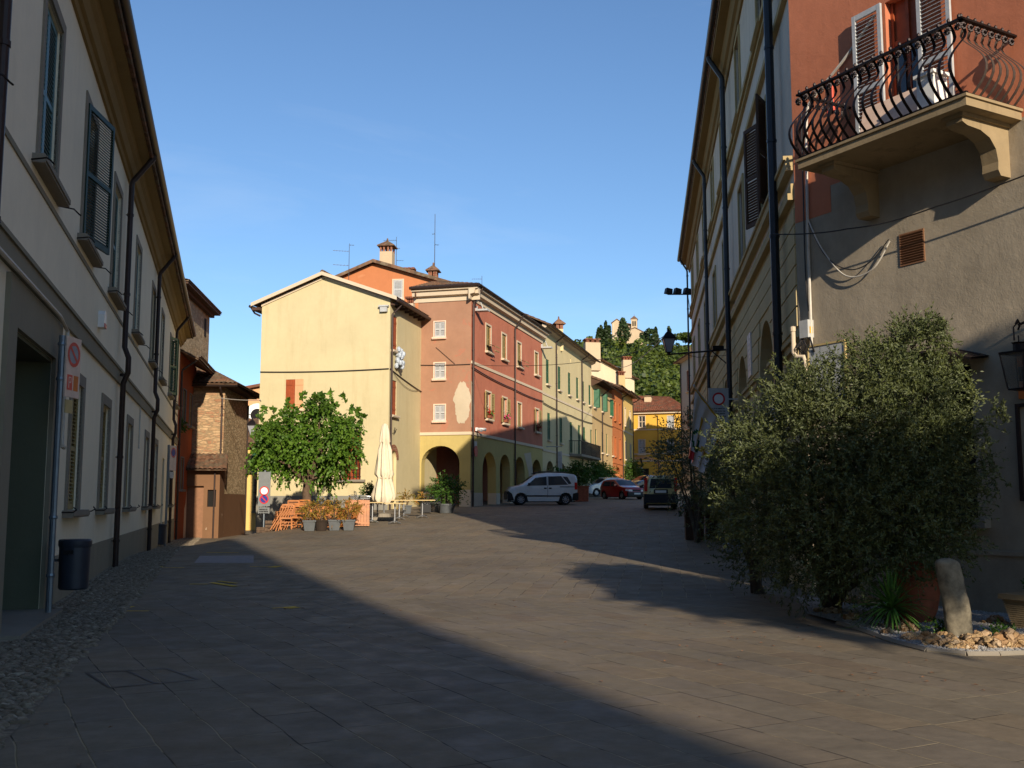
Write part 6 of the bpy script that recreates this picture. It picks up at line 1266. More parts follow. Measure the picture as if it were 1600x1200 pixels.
# ================================================================ cars
def car(name,label,loc,rz,Ln,Wd,H_,paint,top,zbelt,wheels,wr,sidewin,wind,rearw,extras='',group='cars parked in the street'):
    t=thing(name,label,'car',loc,rz,group); xr,xf=wheels; hl=Ln/2
    def zt(x): return prof(top,x)
    def w(x,z):
        e=max(0,(abs(x)/hl-.72)/.28); q=Wd/2*(1-.17*e*e)
        if z>zbelt: q-=(z-zbelt)*.22
        if z<.42: q-=(.42-z)*.12
        return q
    nx=90; xs=[-hl+Ln*i/nx for i in range(nx+1)]; lv=[0,.12,.25,.4,.52,.64,.76,.88,.96,1.0]
    def zb(x):
        z=.2+.05*max(0,(abs(x)/hl-.85)/.15)
        for c in (xr,xf):
            dx=abs(x-c); ra=wr+.055
            if dx<ra: z=max(z,wr+math.sqrt(ra*ra-dx*dx))
        return z
    b=MB(); V=[];n=len(lv)
    for x in xs:
        a,c=zb(x),zt(x); row=[]
        for f in lv:
            z=a+(c-a)*f; q=w(x,z)-(.05 if f==1 else .018 if f>=.96 else 0); row.append((x,-q,z))
        wtop=-row[-1][1]; row+= [(x,wtop*s,c+.035*(1-s*s)) for s in (-.6,-.2,.2,.6)]; row+=[(x,-y,z) for (x_,y,z) in reversed(row[:n])]; V+=row
    k=n*2+4; Fq=[]
    for i in range(nx):
        for j in range(k-1): a=i*k+j; Fq.append((a,a+k,a+k+1,a+1))
    Fq.append(tuple(range(k))); Fq.append(tuple(nx*k+j for j in range(k))[::-1]); b.add(V,Fq); b.obj('body',paint,t,world_z=False,smooth=True)
    b=MB()                                        # dark underside and wheel housings
    b.box(-hl+.15,hl-.15,-Wd/2+.12,Wd/2-.12,.16,.5); 
    for c in (xr,xf):
        for s in (-1,1): b.box(c-wr-.04,c+wr+.04,min(s*(Wd/2-.25),s*(Wd/2-.06)),max(s*(Wd/2-.25),s*(Wd/2-.06)),.3,wr*2+.03) if False else None
    b.obj('underbody',M['black'],t,world_z=False)
    def bil(q,u,v): return tuple((1-u)*(1-v)*a+u*(1-v)*b_+u*v*c+(1-u)*v*d for a,b_,c,d in zip(*q))
    def sidepatch(nm,q,mat,off=.006,nu=6,nv=4,both=True):
        for s in ((-1,1) if both else (-1,)):
            b=MB(); V=[]
            for j in range(nv+1):
                for i in range(nu+1):
                    x,z=bil(q,i/nu,j/nv); V.append((x,s*(w(x,z)+off),z))
            b.add(V,[(j*(nu+1)+i,j*(nu+1)+i+1,(j+1)*(nu+1)+i+1,(j+1)*(nu+1)+i) for j in range(nv) for i in range(nu)]); b.obj(nm,mat,t,world_z=False,smooth='all')
    for q in sidewin: sidepatch('side_window',q,M['glass'])
    def endpatch(nm,x0,x1,wf,mat,off=.008):
        b=MB(); V=[]; nu=8; nv=6
        for j in range(nv+1):
            x=x0+(x1-x0)*j/nv; c=zt(x); sgn=1 if x0>0 else -1; dz=(zt(x+.02)-zt(x-.02))/.04; nn=Vector((-dz,0,1)).normalized()
            for i in range(nu+1): s=-1+2*i/nu; V.append((x+nn.x*off,s*(w(x,c)-.05)*wf,c+.035*(1-s*s)+nn.z*off))
        b.add(V,[(j*(nu+1)+i,j*(nu+1)+i+1,(j+1)*(nu+1)+i+1,(j+1)*(nu+1)+i) for j in range(nv) for i in range(nu)]); b.obj(nm,mat,t,world_z=False,smooth='all')
    endpatch('windscreen',wind[0],wind[1],.93,M['glass'])
    if rearw[0]=='top': endpatch('rear_window',rearw[1],rearw[2],.9,M['glass'])
    else:
        b=MB(); z0,z1=rearw[1],rearw[2]; y0=w(-hl,z0)-.12; y1=w(-hl,z1)-.1; b.add([(-hl-.012,-y0,z0),(-hl-.012,y0,z0),(-hl-.012,y1,z1),(-hl-.012,-y1,z1)],[(3,2,1,0)]); b.obj('rear_window',M['glass'],t,world_z=False)
    for c in (xr,xf):
        for s in (-1,1):
            yo=s*(Wd/2-.02); b=MB(); pf=[(wr*.62,-.09),(wr*.95,-.095),(wr,-.07),(wr,.07),(wr*.95,.095),(wr*.62,.09)]; n=24
            b.add([(c+r_*math.cos(2*PI*k/n),yo-s*.1+d,wr+r_*math.sin(2*PI*k/n)) for r_,d in pf for k in range(n)],[(i*n+k,i*n+(k+1)%n,(i+1)*n+(k+1)%n,(i+1)*n+k) for i in range(5) for k in range(n)]); wh=b.obj('wheel',M['rubber'],t,world_z=False,smooth=True)
            b=MB(); b.add([(c+r_*math.cos(2*PI*k/n),yo-s*d,wr+r_*math.sin(2*PI*k/n)) for r_,d in ((wr*.64,.012),(wr*.56,.03)) for k in range(n)],[(k,(k+1)%n,n+(k+1)%n,n+k) for k in range(n)])
            b.add([(c,yo-s*.0,wr)]+[(c+wr*.2*math.cos(2*PI*k/12),yo-s*.01,wr+wr*.2*math.sin(2*PI*k/12)) for k in range(12)],[(0,1+k,1+(k+1)%12) for k in range(12)])
            for k in range(8):
                a=2*PI*k/8; d1=Vector((math.cos(a),0,math.sin(a))); e=Vector((-math.sin(a),0,math.cos(a))); o=Vector((c,yo-s*.02,wr)); b.quad(o+d1*wr*.15-e*.03,o+d1*wr*.15+e*.03,o+d1*wr*.6+e*.022,o+d1*wr*.6-e*.022)
            b.obj('rim',M['alloy'],wh,world_z=False)
    for s in (-1,1):
        x=wind[0]-.28 if False else max(q[1][0] for q in sidewin)-.12; b=MB(); z=zbelt+.08; b.cbox((x,s*(w(x,z)+.11),z+.05),(.1,.17,.13)); b.cbox((x,s*(w(x,z)+.02),z),(.05,.08,.04)); b.obj('mirror',M['black'] if 'bm' in extras else paint,t,world_z=False)
    return t,w,zt,sidepatch,hl
def at_end(t,nm,mat,boxes):
    b=MB()
    for q in boxes: b.box(*q)
    b.obj(nm,mat,t,world_z=False)
def P3(u,v,Y): p=at(u,v,Y); p.z=gz(p.x,p.y); return p
silver=carpaint('silver_grey_paint',L((214,216,212)),.12); silver2=carpaint('light_silver_paint',L((214,216,214)),.15); redp=carpaint('dark_red_paint',L((150,16,22)),.1); yelp=carpaint('sand_yellow_paint',L((188,176,118)),.1); dark=carpaint('dark_blue_grey_paint',L((60,68,82)),.4)
# silver MPV, nose to the left
p=P3(845,785,58.3)
t,w,zt,sidep,hl=car('people_carrier','silver grey compact people carrier parked side-on with its nose against the arcade',p,PI+R(7),3.95,1.72,1.78,silver,[(-1.975,1.45),(-1.93,1.62),(-1.8,1.70),(-1.2,1.76),(-.3,1.78),(.25,1.72),(.55,1.60),(1.15,1.16),(1.3,1.08),(1.8,.98),(1.93,.84),(1.975,.6)],1.02,(-1.28,1.24),.31,
  [[(-1.42,1.12),(-.30,1.08),(-.30,1.58),(-1.05,1.6)],[(-.22,1.08),(.92,1.06),(.42,1.5),(-.22,1.58)],[(-1.62,1.18),(-1.46,1.14),(-1.12,1.58),(-1.4,1.56)]],(.52,1.14),('rear',1.1,1.58),'bm')
sidep('side_rub_strip',[(-1.0,.46),(.95,.46),(.95,.53),(-1.0,.53)],M['black'],.014); sidep('slide_rail',[(-1.8,.98),(-.95,.98),(-.95,1.02),(-1.8,1.02)],M['black'],.01); sidep('door_gap',[(-.27,.42),(-.25,.42),(-.25,1.6),(-.27,1.6)],M['black'],.004); sidep('door_handle',[(-.2,.88),(-.05,.88),(-.05,.96),(-.2,.96)],M['black'],.02); sidep('door_handle',[(-.48,.88),(-.33,.88),(-.33,.96),(-.48,.96)],M['black'],.02)
sidep('front_bumper',[(1.62,.24),(1.97,.24),(1.97,.8),(1.75,.62)],M['black'],.02); sidep('rear_bumper',[(-1.97,.24),(-1.64,.24),(-1.7,.62),(-1.97,.7)],M['black'],.02); sidep('tail_light',[(-1.97,.85),(-1.8,.85),(-1.8,1.25),(-1.97,1.25)],M['redlens'],.012); sidep('headlight',[(1.5,.84),(1.9,.74),(1.85,.86),(1.5,.99)],M['clear'],.012)
at_end(t,'front_grille',M['black'],[(1.96,2.02,-.7,.7,.3,.75)]); at_end(t,'rear_bumper',M['black'],[(-2.03,-1.96,-.74,.74,.26,.66)]); at_end(t,'number_plate',M['plate'],[(-2.0,-1.985,-.26,.26,.8,.91)])
b=MB()
for s in (-1,1): b.tube([(-1.6,s*.6,1.76),(-1.5,s*.62,1.83),(.2,s*.62,1.85),(.45,s*.6,1.75)],.022,6)
b.obj('roof_rail',M['black'],t,world_z=False)
# yellow small SUV seen from behind
p=P3(1031,790,51.6); hd=math.atan2(1,.1292)
t,w,zt,sidep,hl=car('small_suv','sand yellow small hatchback with dark bumper seen from behind beside the palace',p,hd+R(1),3.6,1.62,1.6,yelp,[(-1.8,1.35),(-1.74,1.5),(-1.6,1.57),(-.9,1.6),(.2,1.58),(.5,1.5),(1.0,1.1),(1.7,.95),(1.8,.7)],.98,(-1.15,1.12),.32,
  [[(-1.55,1.05),(-.15,1.02),(-.15,1.45),(-1.35,1.45)],[(-.08,1.02),(.85,1.0),(.4,1.4),(-.08,1.45)]],(.5,1.0),('rear',1.0,1.46),'bm')
at_end(t,'rear_bumper',M['black'],[(-1.9,-1.79,-.8,.8,.3,.72)]); at_end(t,'tail_light',M['redlens'],[(-1.83,-1.7,-.79,-.64,.85,1.5),(-1.83,-1.7,.64,.79,.85,1.5)]); at_end(t,'number_plate',M['plate'],[(-1.83,-1.815,-.26,.26,.78,.9)]); at_end(t,'plate_recess',M['black'],[(-1.815,-1.805,-.34,.34,.74,.95)]); at_end(t,'roof_rail',M['black'],[(-1.4,.3,-.62,-.58,1.6,1.66),(-1.4,.3,.58,.62,1.6,1.66)]); at_end(t,'wheel_guard',M['black'],[(-1.82,-1.5,-.82,-.7,.22,.5),(-1.82,-1.5,.7,.82,.22,.5)]); at_end(t,'rear_wiper',M['black'],[(-1.835,-1.825,-.02,.4,1.04,1.06)])
# red hatchback, nose towards the viewer's right
p=P3(975,781,72); p.y+=1.2
t,w,zt,sidep,hl=car('hatchback','dark red hatchback facing the viewer, parked between the silver cars',p,-PI/2+R(27),3.7,1.62,1.4,redp,[(-1.85,.9),(-1.78,1.05),(-1.4,1.34),(-1.0,1.39),(-.2,1.4),(.15,1.34),(.8,.96),(1.6,.82),(1.8,.68),(1.85,.5)],.88,(-1.15,1.15),.29,
  [[(-1.35,.96),(-.35,.92),(-.35,1.28),(-1.1,1.28)],[(-.28,.92),(.6,.92),(.12,1.24),(-.28,1.28)]],(.16,.8),('top',-1.75,-1.42))
sidep('headlight',[(1.62,.6),(1.84,.56),(1.84,.68),(1.62,.74)],M['clear'],.015); at_end(t,'headlight',M['clear'],[(1.82,1.87,-.68,-.36,.55,.68),(1.82,1.87,.36,.68,.55,.68)]); at_end(t,'front_bumper',M['black'],[(1.8,1.93,-.74,.74,.24,.5)]); at_end(t,'number_plate',M['plate'],[(1.93,1.94,-.26,.26,.34,.45)]); at_end(t,'front_grille',M['black'],[(1.845,1.86,-.34,.34,.56,.66)])
# light silver hatchback behind it
p=P3(944,774,82)
t,w,zt,sidep,hl=car('hatchback','light silver hatchback with roof bars half hidden behind the dark red car',p,PI+R(28),3.9,1.66,1.46,silver2,[(-1.95,.95),(-1.88,1.15),(-1.5,1.38),(-1.0,1.44),(-.2,1.46),(.2,1.38),(.95,1.02),(1.7,.86),(1.9,.7),(1.95,.5)],.94,(-1.2,1.22),.3,
  [[(-1.4,1.0),(-.35,.98),(-.35,1.34),(-1.15,1.34)],[(-.28,.98),(.72,.97),(.2,1.28),(-.28,1.34)]],(.22,.95),('top',-1.85,-1.5))
sidep('side_rub_strip',[(-1.0,.5),(.9,.5),(.9,.56),(-1.0,.56)],M['black'],.012); sidep('headlight',[(1.55,.68),(1.9,.6),(1.9,.72),(1.55,.84)],M['clear'],.015); at_end(t,'roof_bar',M['white'],[(-.95,-.9,-.62,.62,1.48,1.53),(.05,.1,-.6,.6,1.45,1.5)])
p=P3(1009,768,90)
t,w,zt,sidep,hl=car('hatchback','dark blue grey car mostly hidden behind the sand yellow one',p,PI+R(40),3.9,1.66,1.46,dark,[(-1.95,.95),(-1.88,1.15),(-1.5,1.38),(-1.0,1.44),(-.2,1.46),(.2,1.38),(.95,1.02),(1.7,.86),(1.9,.7),(1.95,.5)],.94,(-1.2,1.22),.3,
  [[(-1.4,1.0),(-.35,.98),(-.35,1.34),(-1.15,1.34)],[(-.28,.98),(.72,.97),(.2,1.28),(-.28,1.34)]],(.22,.95),('top',-1.85,-1.5))
# plants along the green house arcade and terracotta box planter behind the MPV
p=P3(906,780,66); t=planter_box('big terracotta coloured box planter behind the silver people carrier',p,1.1,.9,1.0,M['terrac'])
shrub('dense dark shrub growing in the big terracotta box planter',(p.x,p.y,p.z+.95),1.0,1.6,M['bush'],240,.13,seed=41)
for i,(u,Y,h,r_) in enumerate(((873,70,2.3,1.0),(886,74,2.1,1.0),(924,88,3.0,1.6),(936,90,2.6,1.3),(947,92,2.4,1.2),(990,108,2.8,1.2))):
    p=P3(u,775,Y); shrub(['dark green shrub just right of the people carrier roof','dark green shrub below the small arches','leafy green hedge bush below the iron balcony','green hedge bush behind the silver hatchback','green hedge bush above the red car','small green tree at the foot of the narrow yellow house'][i],(p.x,p.y,p.z),r_,h,M['bush'],260,.15,seed=50+i)
# ================================================================ cafe corner
def gp(u,Y,dz=0): p=at(u,783,Y); return Vector((p.x,p.y,gz(p.x,p.y)+dz))
# mulberry tree
rg=np.random.default_rng(8); tp=gp(480,41); t=thing('mulberry_tree','round leafy mulberry tree in full sun in front of the cream house','tree',tp)
b=MB(); b.tube([(.05,0,-.1),(0,0,.6),(-.03,0,1.3),(.05,0,1.75)],[.24,.19,.17,.2],12); r=random.Random(4)
clumps=[(480,690,.85),(435,700,.8),(522,690,.8),(452,660,.6),(502,652,.7),(535,668,.5),(424,688,.5),(418,712,.45),(445,724,.5),(490,728,.45),(528,718,.5),(498,635,.45),(542,700,.45),(470,715,.7),(425,672,.4),(518,728,.35),(416,672,.3),(548,668,.3),(410,716,.3),(506,745,.2)]
for u,v,q in clumps:
    c=at(u,v,41+r.uniform(-.5,.5))-tp; b.tube([(0,0,1.6),(c.x*.4+r.gauss(0,.1),r.gauss(0,.3),1.7+(c.z-1.7)*.6),(c.x,c.y,c.z)],[.12,.06,.02],7)
b.obj('trunk',M['bark'],t,world_z=False,smooth=True)
Vs=[]
for u,v,q in clumps:
    c=at(u,v,41+r.uniform(-.9,.9)); p,d=shell_pts(rg,c,(q,q*1.25,q*.8),int(170*q**2)+32,.3,.95,.15); Vs.append(twigs(rg,p,d,.45,15,.135,.34,.7,.3,.8))
spk=[]
for u,v in [(474,606),(500,604),(515,606),(535,612),(450,625),(410,630),(430,628),(548,628),(563,645),(405,645),(570,640),(490,612),(522,622),(398,688),(462,632),(415,655),(440,640),(558,630),(545,650),(487,620),(508,618)]:
    c=at(u,v,41+r.uniform(-.7,.7)); spk.append((c.x,c.y,c.z))
spk=np.array(spk); dd=np.tile(np.array([[0,0,1.0]]),(len(spk),1))+rg.normal(size=(len(spk),3))*.15; Vs.append(twigs(rg,spk-dd*.55,dd,.75,22,.2,.36,.5,.15,1.0))
foliage('crown',np.concatenate(Vs),M['mulb'],t,tp)
# parasol
pp=gp(600,42.5); t=thing('closed_parasol','tall closed cream parasol tied at its lower third beside the cafe tables','parasol',pp); HT=at(602,662,42.5).z-pp.z
b=MB(); b.tube([(0,0,0),(0,0,HT-.05)],.035,8); b.obj('pole',M['alu'],t,world_z=False); b=MB(); b.box(-.45,.45,-.45,.45,0,.12); b.lathe([(.3,.12),(.28,.25),(.08,.3)],12); b.obj('base',M['stone'],t,world_z=False)
b=MB(); prf=[(.05,HT),(.12,HT-.08),(.17,HT-.35),(.2,HT-.75),(.16,HT-.8),(.24,HT-1.1),(.31,HT-1.9),(.33,HT-2.1),(.24,HT-2.25),(.33,HT-2.6),(.42,HT-3.0),(.4,HT-3.15),(.3,HT-3.3)]
n=48; V=[]
for i,(r_,z) in enumerate(prf):
    for k in range(n):
        a=2*PI*k/n; f=1+(.22*math.sin(8*a+z*1.2)+.1*math.sin(13*a+i)) *min(1,i/3); V.append((r_*f*math.cos(a),r_*f*math.sin(a),z+.05*math.sin(8*a)*(i>8)))
b.add(V,[(i*n+k,i*n+(k+1)%n,(i+1)*n+(k+1)%n,(i+1)*n+k) for i in range(len(prf)-1) for k in range(n)]); b.obj('canopy',M['canvas'],t,world_z=False,smooth='all')
b=MB(); b.lathe([(.25,HT-2.27),(.27,HT-2.25),(.25,HT-2.22)],24,cap=False); b.obj('tie_strap',M['white_trim'],t,world_z=False)
# cafe tables
def table(label,u,Y,w_=.85):
    p=gp(u,Y); h=1.62-p.z-.0; h=max(.68,min(.78,h)); t=thing('cafe_table',label,'table',p,R(8),'cafe tables left out on the piazza')
    b=MB(); b.box(-w_/2,w_/2,-.36,.36,h,h+.035); b.obj('tabletop',M['tabletop'],t,world_z=False); b=MB(); b.tube([(0,0,.05),(0,0,h)],.035,10); b.obj('pillar',M['alu'],t,world_z=False,smooth=True)
    b=MB(); 
    for k in range(4): a=PI/4+k*PI/2; b.tube([(0,0,.1),(.16*math.cos(a),.16*math.sin(a),.07),(.34*math.cos(a),.34*math.sin(a),.02)],[.04,.03,.025],8)
    b.obj('foot',M['alu'],t,world_z=False,smooth=True)
for lab,u,Y in (('beige topped cafe table left of the closed parasol','582',40.8),('beige topped cafe table just behind the parasol pole','590',43.6),('beige topped cafe table right in front of the arched door','617',40.2),('beige topped cafe table behind the one at the arched door','624',42.6),('beige topped cafe table second from the right','631',44.2),('beige topped cafe table farthest right with pale splayed foot','660',43.8)): table(lab,float(u),Y,1.05 if u=='660' else .85)
def alu_chair(label,p,rz,group='aluminium cafe chairs'):
    t=thing('aluminium_chair',label,'chair',p,rz,group)
    b=MB()
    for s in (-1,1): b.tube([(s*.24,-.25,0),(s*.24,-.24,.42),(s*.25,-.2,.64),(s*.25,.1,.66),(s*.24,.2,.66)],.013,6); b.tube([(s*.22,.25,0),(s*.21,.2,.42),(s*.21,.26,.8)],.013,6)
    b.tube([(-.21,.26,.8),(0,.3,.84),(.21,.26,.8)],.013,6); b.obj('frame',M['alu'],t,world_z=False,smooth=True)
    b=MB(); b.box(-.22,.22,-.22,.22,.42,.44); b.obj('seat',M['alu'],t,world_z=False); b=MB()
    for k in range(5): b.tube([(-.2,.215+.012*k,.5+.07*k),(.2,.215+.012*k,.5+.07*k)],.018,6)
    b.obj('backrest',M['alu'],t,world_z=False,smooth=True); return t
for i,(u,Y,dz) in enumerate(((556,43.5,.15),(564,43.8,.3),(572,43.3,.12))): alu_chair(['aluminium chair at the left of the heap behind the orange table tops','aluminium chair riding highest in the heap behind the orange table tops','aluminium chair at the right of the heap left of the parasol'][i],gp(u,Y,dz),R(40+70*i))
alu_chair('aluminium chair standing in the shade left of the big potted bush',gp(680,49.5),R(-20))
alu_chair('second aluminium chair in the shade, behind the first, left of the big potted bush',gp(672,50.6),R(150))
# folded and stacked wooden chairs
def wchair(label,p,rz,lean):
    t=thing('folding_chair',label,'chair',p,rz,'orange wooden folding chairs stacked in a row'); T=Matrix.Rotation(R(lean),4,'X')
    def mk(nm,f): b=MB(); b.T=T; f(b); b.obj(nm,M['teak'],t,world_z=False)
    mk('frame',lambda b:[b.cbox((s*.21,0,.47),(.035,.03,.95)) for s in (-1,1)]+[b.cbox((0,0,.12),(.4,.022,.04)),b.cbox((0,0,.3),(.4,.022,.04))])
    mk('leg',lambda b:[b.cbox((s*.17,-.09,.4),(.035,.03,.85),rx=R(-14)) for s in (-1,1)]+[b.cbox((0,-.17,.1),(.34,.02,.035))])
    mk('seat',lambda b:[b.cbox((0,-.07-.02*k,.42+.06*k),(.36,.03,.05),rx=R(-20)) for k in range(5)])
    mk('backrest',lambda b:[b.cbox((0,.005,.66+.085*k),(.4,.018,.055)) for k in range(3)])
def ochair(label,p,rz,dz):
    t=thing('wooden_chair',label,'chair',p,rz,'orange wooden chairs stacked open')
    def mk(nm,bx):
        b=MB()
        for q in bx: b.cbox(*q)
        b.obj(nm,M['teak'],t,(0,0,dz),world_z=False)
    for s in (-1,1): mk('leg',[((s*.2,-.2,.21-dz/2),(.035,.035,.42+dz))]); mk('leg',[((s*.2,.2,.45-dz/2),(.035,.035,.9+dz))])
    mk('seat',[((0,-.17+.07*k,.43),(.42,.055,.02)) for k in range(6)]+[((0,-.2,.4),(.38,.02,.04)),((0,.2,.4),(.38,.02,.04))])
    mk('stretcher',[((0,-.2,.16),(.38,.02,.03)),((0,-.2,.27),(.38,.02,.03)),((-.2,0,.2),(.02,.38,.03)),((.2,0,.2),(.02,.38,.03))])
    mk('backrest',[((0,.2,.55+.085*k),(.37,.018,.035)) for k in range(5)]+[((0,.2,.89),(.4,.025,.06))])
for i in range(5):
    u=430+i*4.2; wchair(f'orange wooden folding chair, {ordn[i]} from the left in the leaning row',gp(u,37.6+i*.1),R(-66),-17)
for i,u in enumerate((449,457,467,473)): ochair(['orange wooden chair standing open, first right of the folded ones','orange wooden chair stacked behind the first open one','orange wooden chair standing open nearest the tree trunk','orange wooden chair stacked at the right end by the pots'][i],gp(u,37.7+(i%2)*.35),R(6-5*i),(i%2)*.12)
def leaner(label,u,Y,w_,h_,rz,lean,name='table_top'):
    t=thing(name,label,'table top',gp(u,Y),rz,'orange wooden table tops leaning together'); b=MB(); b.T=Matrix.Rotation(R(lean),4,'X'); n=int(w_/.1)
    for k in range(n): b.box(-w_/2+k*w_/n+.004,-w_/2+(k+1)*w_/n-.004,0,.025,.04,h_)
    b.obj('planks',M['teak'],t,world_z=False); b=MB(); b.T=Matrix.Rotation(R(lean),4,'X'); b.box(-w_/2,w_/2,-.03,0,.1,.17); b.box(-w_/2,w_/2,-.03,0,h_-.16,h_-.09); b.cbox((0,-.02,h_/2),(.07,.025,h_*.95),ry=R(35)); b.obj('battens',M['teak'],t,world_z=False)
for a in (('orange slatted table top leaning behind the middle pots',505,38.0,1.0,.95,R(10),-32),('orange slatted table top leaning left of the last pot',522,38.1,.9,.9,R(-35),-38),('orange slatted table top leaning between the last two pots',538,38.3,.9,.95,R(-40),-30),('orange slatted table top standing upright at the right end',562,38.6,.75,1.0,R(8),-6),('orange slatted table top behind the upright one at the right end',553,38.9,.85,1.02,R(-12),-14)): leaner(*a)
# pots with nandina
def pot(label,u,Y,mat,r_=.24,h=.38,square=True,plant=True,seed=1):
    p=gp(u,Y); t=thing('flower_pot',label,'flower pot',p,R(5),'grey pots with feathery plants'); b=MB(); n=4 if square else 18; f=1.3 if square else 1
    V=[(q*f*math.cos(2*PI*(k+.5)/n),q*f*math.sin(2*PI*(k+.5)/n),z) for q,z in ((r_*.75,0),(r_*.95,h*.85),(r_*1.06,h*.85),(r_*1.08,h),(r_*.95,h),(r_*.9,h-.06)) for k in range(n)]
    b.add(V,[(i*n+k,i*n+(k+1)%n,(i+1)*n+(k+1)%n,(i+1)*n+k) for i in range(5) for k in range(n)]+[tuple(5*n+k for k in range(n)),tuple(range(n))[::-1]]); b.obj('pot',mat,t,world_z=False)
    if plant:
        rg=np.random.default_rng(seed); q,d=shell_pts(rg,(p.x,p.y,p.z+h+.35),(.38,.3,.28),46,.1,1.0,.5); V=twigs(rg,q,d,.34,13,.075,.3,.35,.3); foliage('leaves',V,M['bamboo'],t,p).rotation_euler=(0,0,-R(5))
        b=MB()
        for k in range(7): a=k*.9; b.tube([(0,0,h-.05),(.12*math.cos(a),.12*math.sin(a),h+.3),(.26*math.cos(a),.26*math.sin(a),h+.6)],[.012,.01,.005],5)
        b.obj('stems',M['bark'],t,world_z=False)
pot('grey square pot with feathery plant, leftmost of the row of four',485,36.6,M['potgrey'],seed=1); pot('brown octagonal pot with green feathery plant, second of the row of four',503,36.7,M['soil'],square=False,seed=2); pot('grey square pot with feathery plant, third of the row of four',524,36.9,M['potgrey'],seed=3); pot('grey square pot with feathery plant, rightmost of the row of four',546,36.9,M['potgrey'],seed=4)
pot('grey pot with orange tipped plant behind the tables near the arched door',636,47.0,M['potgrey'],seed=5); pot('dark pot with orange tipped plant beside the shaded chairs',668,48.8,M['potgrey'],seed=6)
p=gp(697,47.5); t=thing('flower_pot','big round grey tub with a wide dark bush in front of the arcade pier','flower pot',p,0,'grey pots with feathery plants'); b=MB(); b.lathe([(.3,0),(.42,.34),(.46,.34),(.47,.42),(.42,.42),(.4,.36),(0,.36)],20); b.obj('pot',M['potgrey'],t,world_z=False,smooth=True)
shrub('wide dark bush in the big round grey tub',(p.x,p.y,p.z+.35),.95,1.35,M['bush'],230,.1,seed=71)
p=gp(690,48.3); pot('smaller round grey tub left behind the big one with the wide bush',688,48.2,M['potgrey'],.3,.4,False,False)
p=gp(577,46); pot('dark tall pot with bright green shrub left behind the parasol',577,46.5,M['black'],.25,.75,True,False); p.z=gz(p.x,p.y)+.7; p.y=46.5; p.x=gp(577,46.5).x; shrub('bright green shrub in the dark tall pot behind the parasol',tuple(p),.5,.7,M['bush'],90,.09,seed=73)
# crate and trestle in the shade
b=MB()
for x in (-.45,.45):
    for y in (-.2,.2): b.box(x-.02,x+.02,y-.02,y+.02,0,.5)
b.box(-.47,.47,-.22,.22,.46,.5); b.box(-.43,.0,-.18,.18,.05,.4); o=b.obj('metal_trolley',M['black'],loc=gp(674,47.2)); tag(o,'black metal frame trolley in the shade left of the potted bush','trolley')
# small crates left of chairs
for i,(u,w_,h_) in enumerate(((411,.4,.2),(421,.25,.42))):
    b=MB(); 
    for k in range(3): z=k*h_/3+.01; b.box(-w_/2,w_/2,-.15,-.13,z,z+h_/4); b.box(-w_/2,w_/2,.13,.15,z,z+h_/4); b.box(-w_/2,-w_/2+.02,-.13,.13,z,z+h_/4); b.box(w_/2-.02,w_/2,-.13,.13,z,z+h_/4)
    o=b.obj('wooden_crate',M['bark'],loc=gp(u,37.6),rz=.2); tag(o,['low brown slatted crate left of the folding chairs','upright grey slatted crate beside the first folding chair'][i],'crate')
# ================================================================ signs and bins
def signpost(name,label,p,hp,r=.03): t=thing(name,label,'traffic sign',p,0); b=MB(); b.tube([(0,0,-.1),(0,0,hp)],r,10); b.obj('pole',M['steel'],t,world_z=False); return t
p=gp(413,37.8); t=signpost('parking_sign','grey two disc traffic sign on a post at the left of the mulberry tree',p,2.25); b=MB(); b.box(-.22,.22,-.05,-.03,.95,2.2); b.box(-.21,.21,-.05,-.03,.68,.9); b.obj('board',M['dsign'],t,world_z=False)
z1=at(413,767,37.8).z-p.z; z2=at(413,780,37.8).z-p.z; b=MB(); ring(b,0,z1,.13,.17,-.056); ring(b,0,z2,.13,.17,-.056); b.obj('red_ring',M['red'],t,world_z=False); b=MB(); disc(b,0,z1,.13,-.054); b.obj('white_disc',M['white'],t,world_z=False); b=MB(); disc(b,0,z2,.13,-.054); b.obj('blue_disc',M['blue'],t,world_z=False); b=MB(); b.T=Matrix.Translation((0,-.0545,z2))@Matrix.Rotation(R(45),4,'Y'); b.box(-.13,.13,-.002,0,-.018,.018); b.obj('red_slash',M['red'],t,world_z=False); textlines(t,-.17,.17,z2-.3,4,.075,-.052,M['black'],5); textlines(t,-.15,.15,.8,2,.07,-.052,M['black'],6)
# near left no parking sign on a pole
p=Vector((-6.42,14.45,0)); t=signpost('no_parking_sign','faded no parking sign with orange square on the nearest grey-blue pole',p,3.95,.045); b=MB(); aw=LF.rz
o=b.T; Rm=Matrix.Rotation(aw-R(19),4,'Z'); b.T=Rm; b.box(-.0,.42,-.075,-.055,3.08,3.95); b.obj('board',M['palesign'],t,world_z=False)
def bw(nm,mat,f): b=MB(); b.T=Rm; f(b); b.obj(nm,mat,t,world_z=False)
bw('red_ring',M['pinkred'],lambda b:ring(b,.21,3.7,.13,.18,-.08)); bw('blue_disc',M['lampglass'],lambda b:disc(b,.21,3.7,.13,-.078))
def sl_(b): q=b.T; b.T=q@Matrix.Translation((.21,-.079,3.7))@Matrix.Rotation(R(45),4,'Y'); b.box(-.13,.13,-.002,0,-.02,.02); b.T=q
bw('red_slash',M['pinkred'],sl_); bw('orange_square',M['orange'],lambda b:b.box(.235,.37,-.0775,-.0755,3.18,3.4)); bw('panel_frame',M['pinkred'],lambda b:(b.box(.05,.2,-.0775,-.0755,3.18,3.4)))
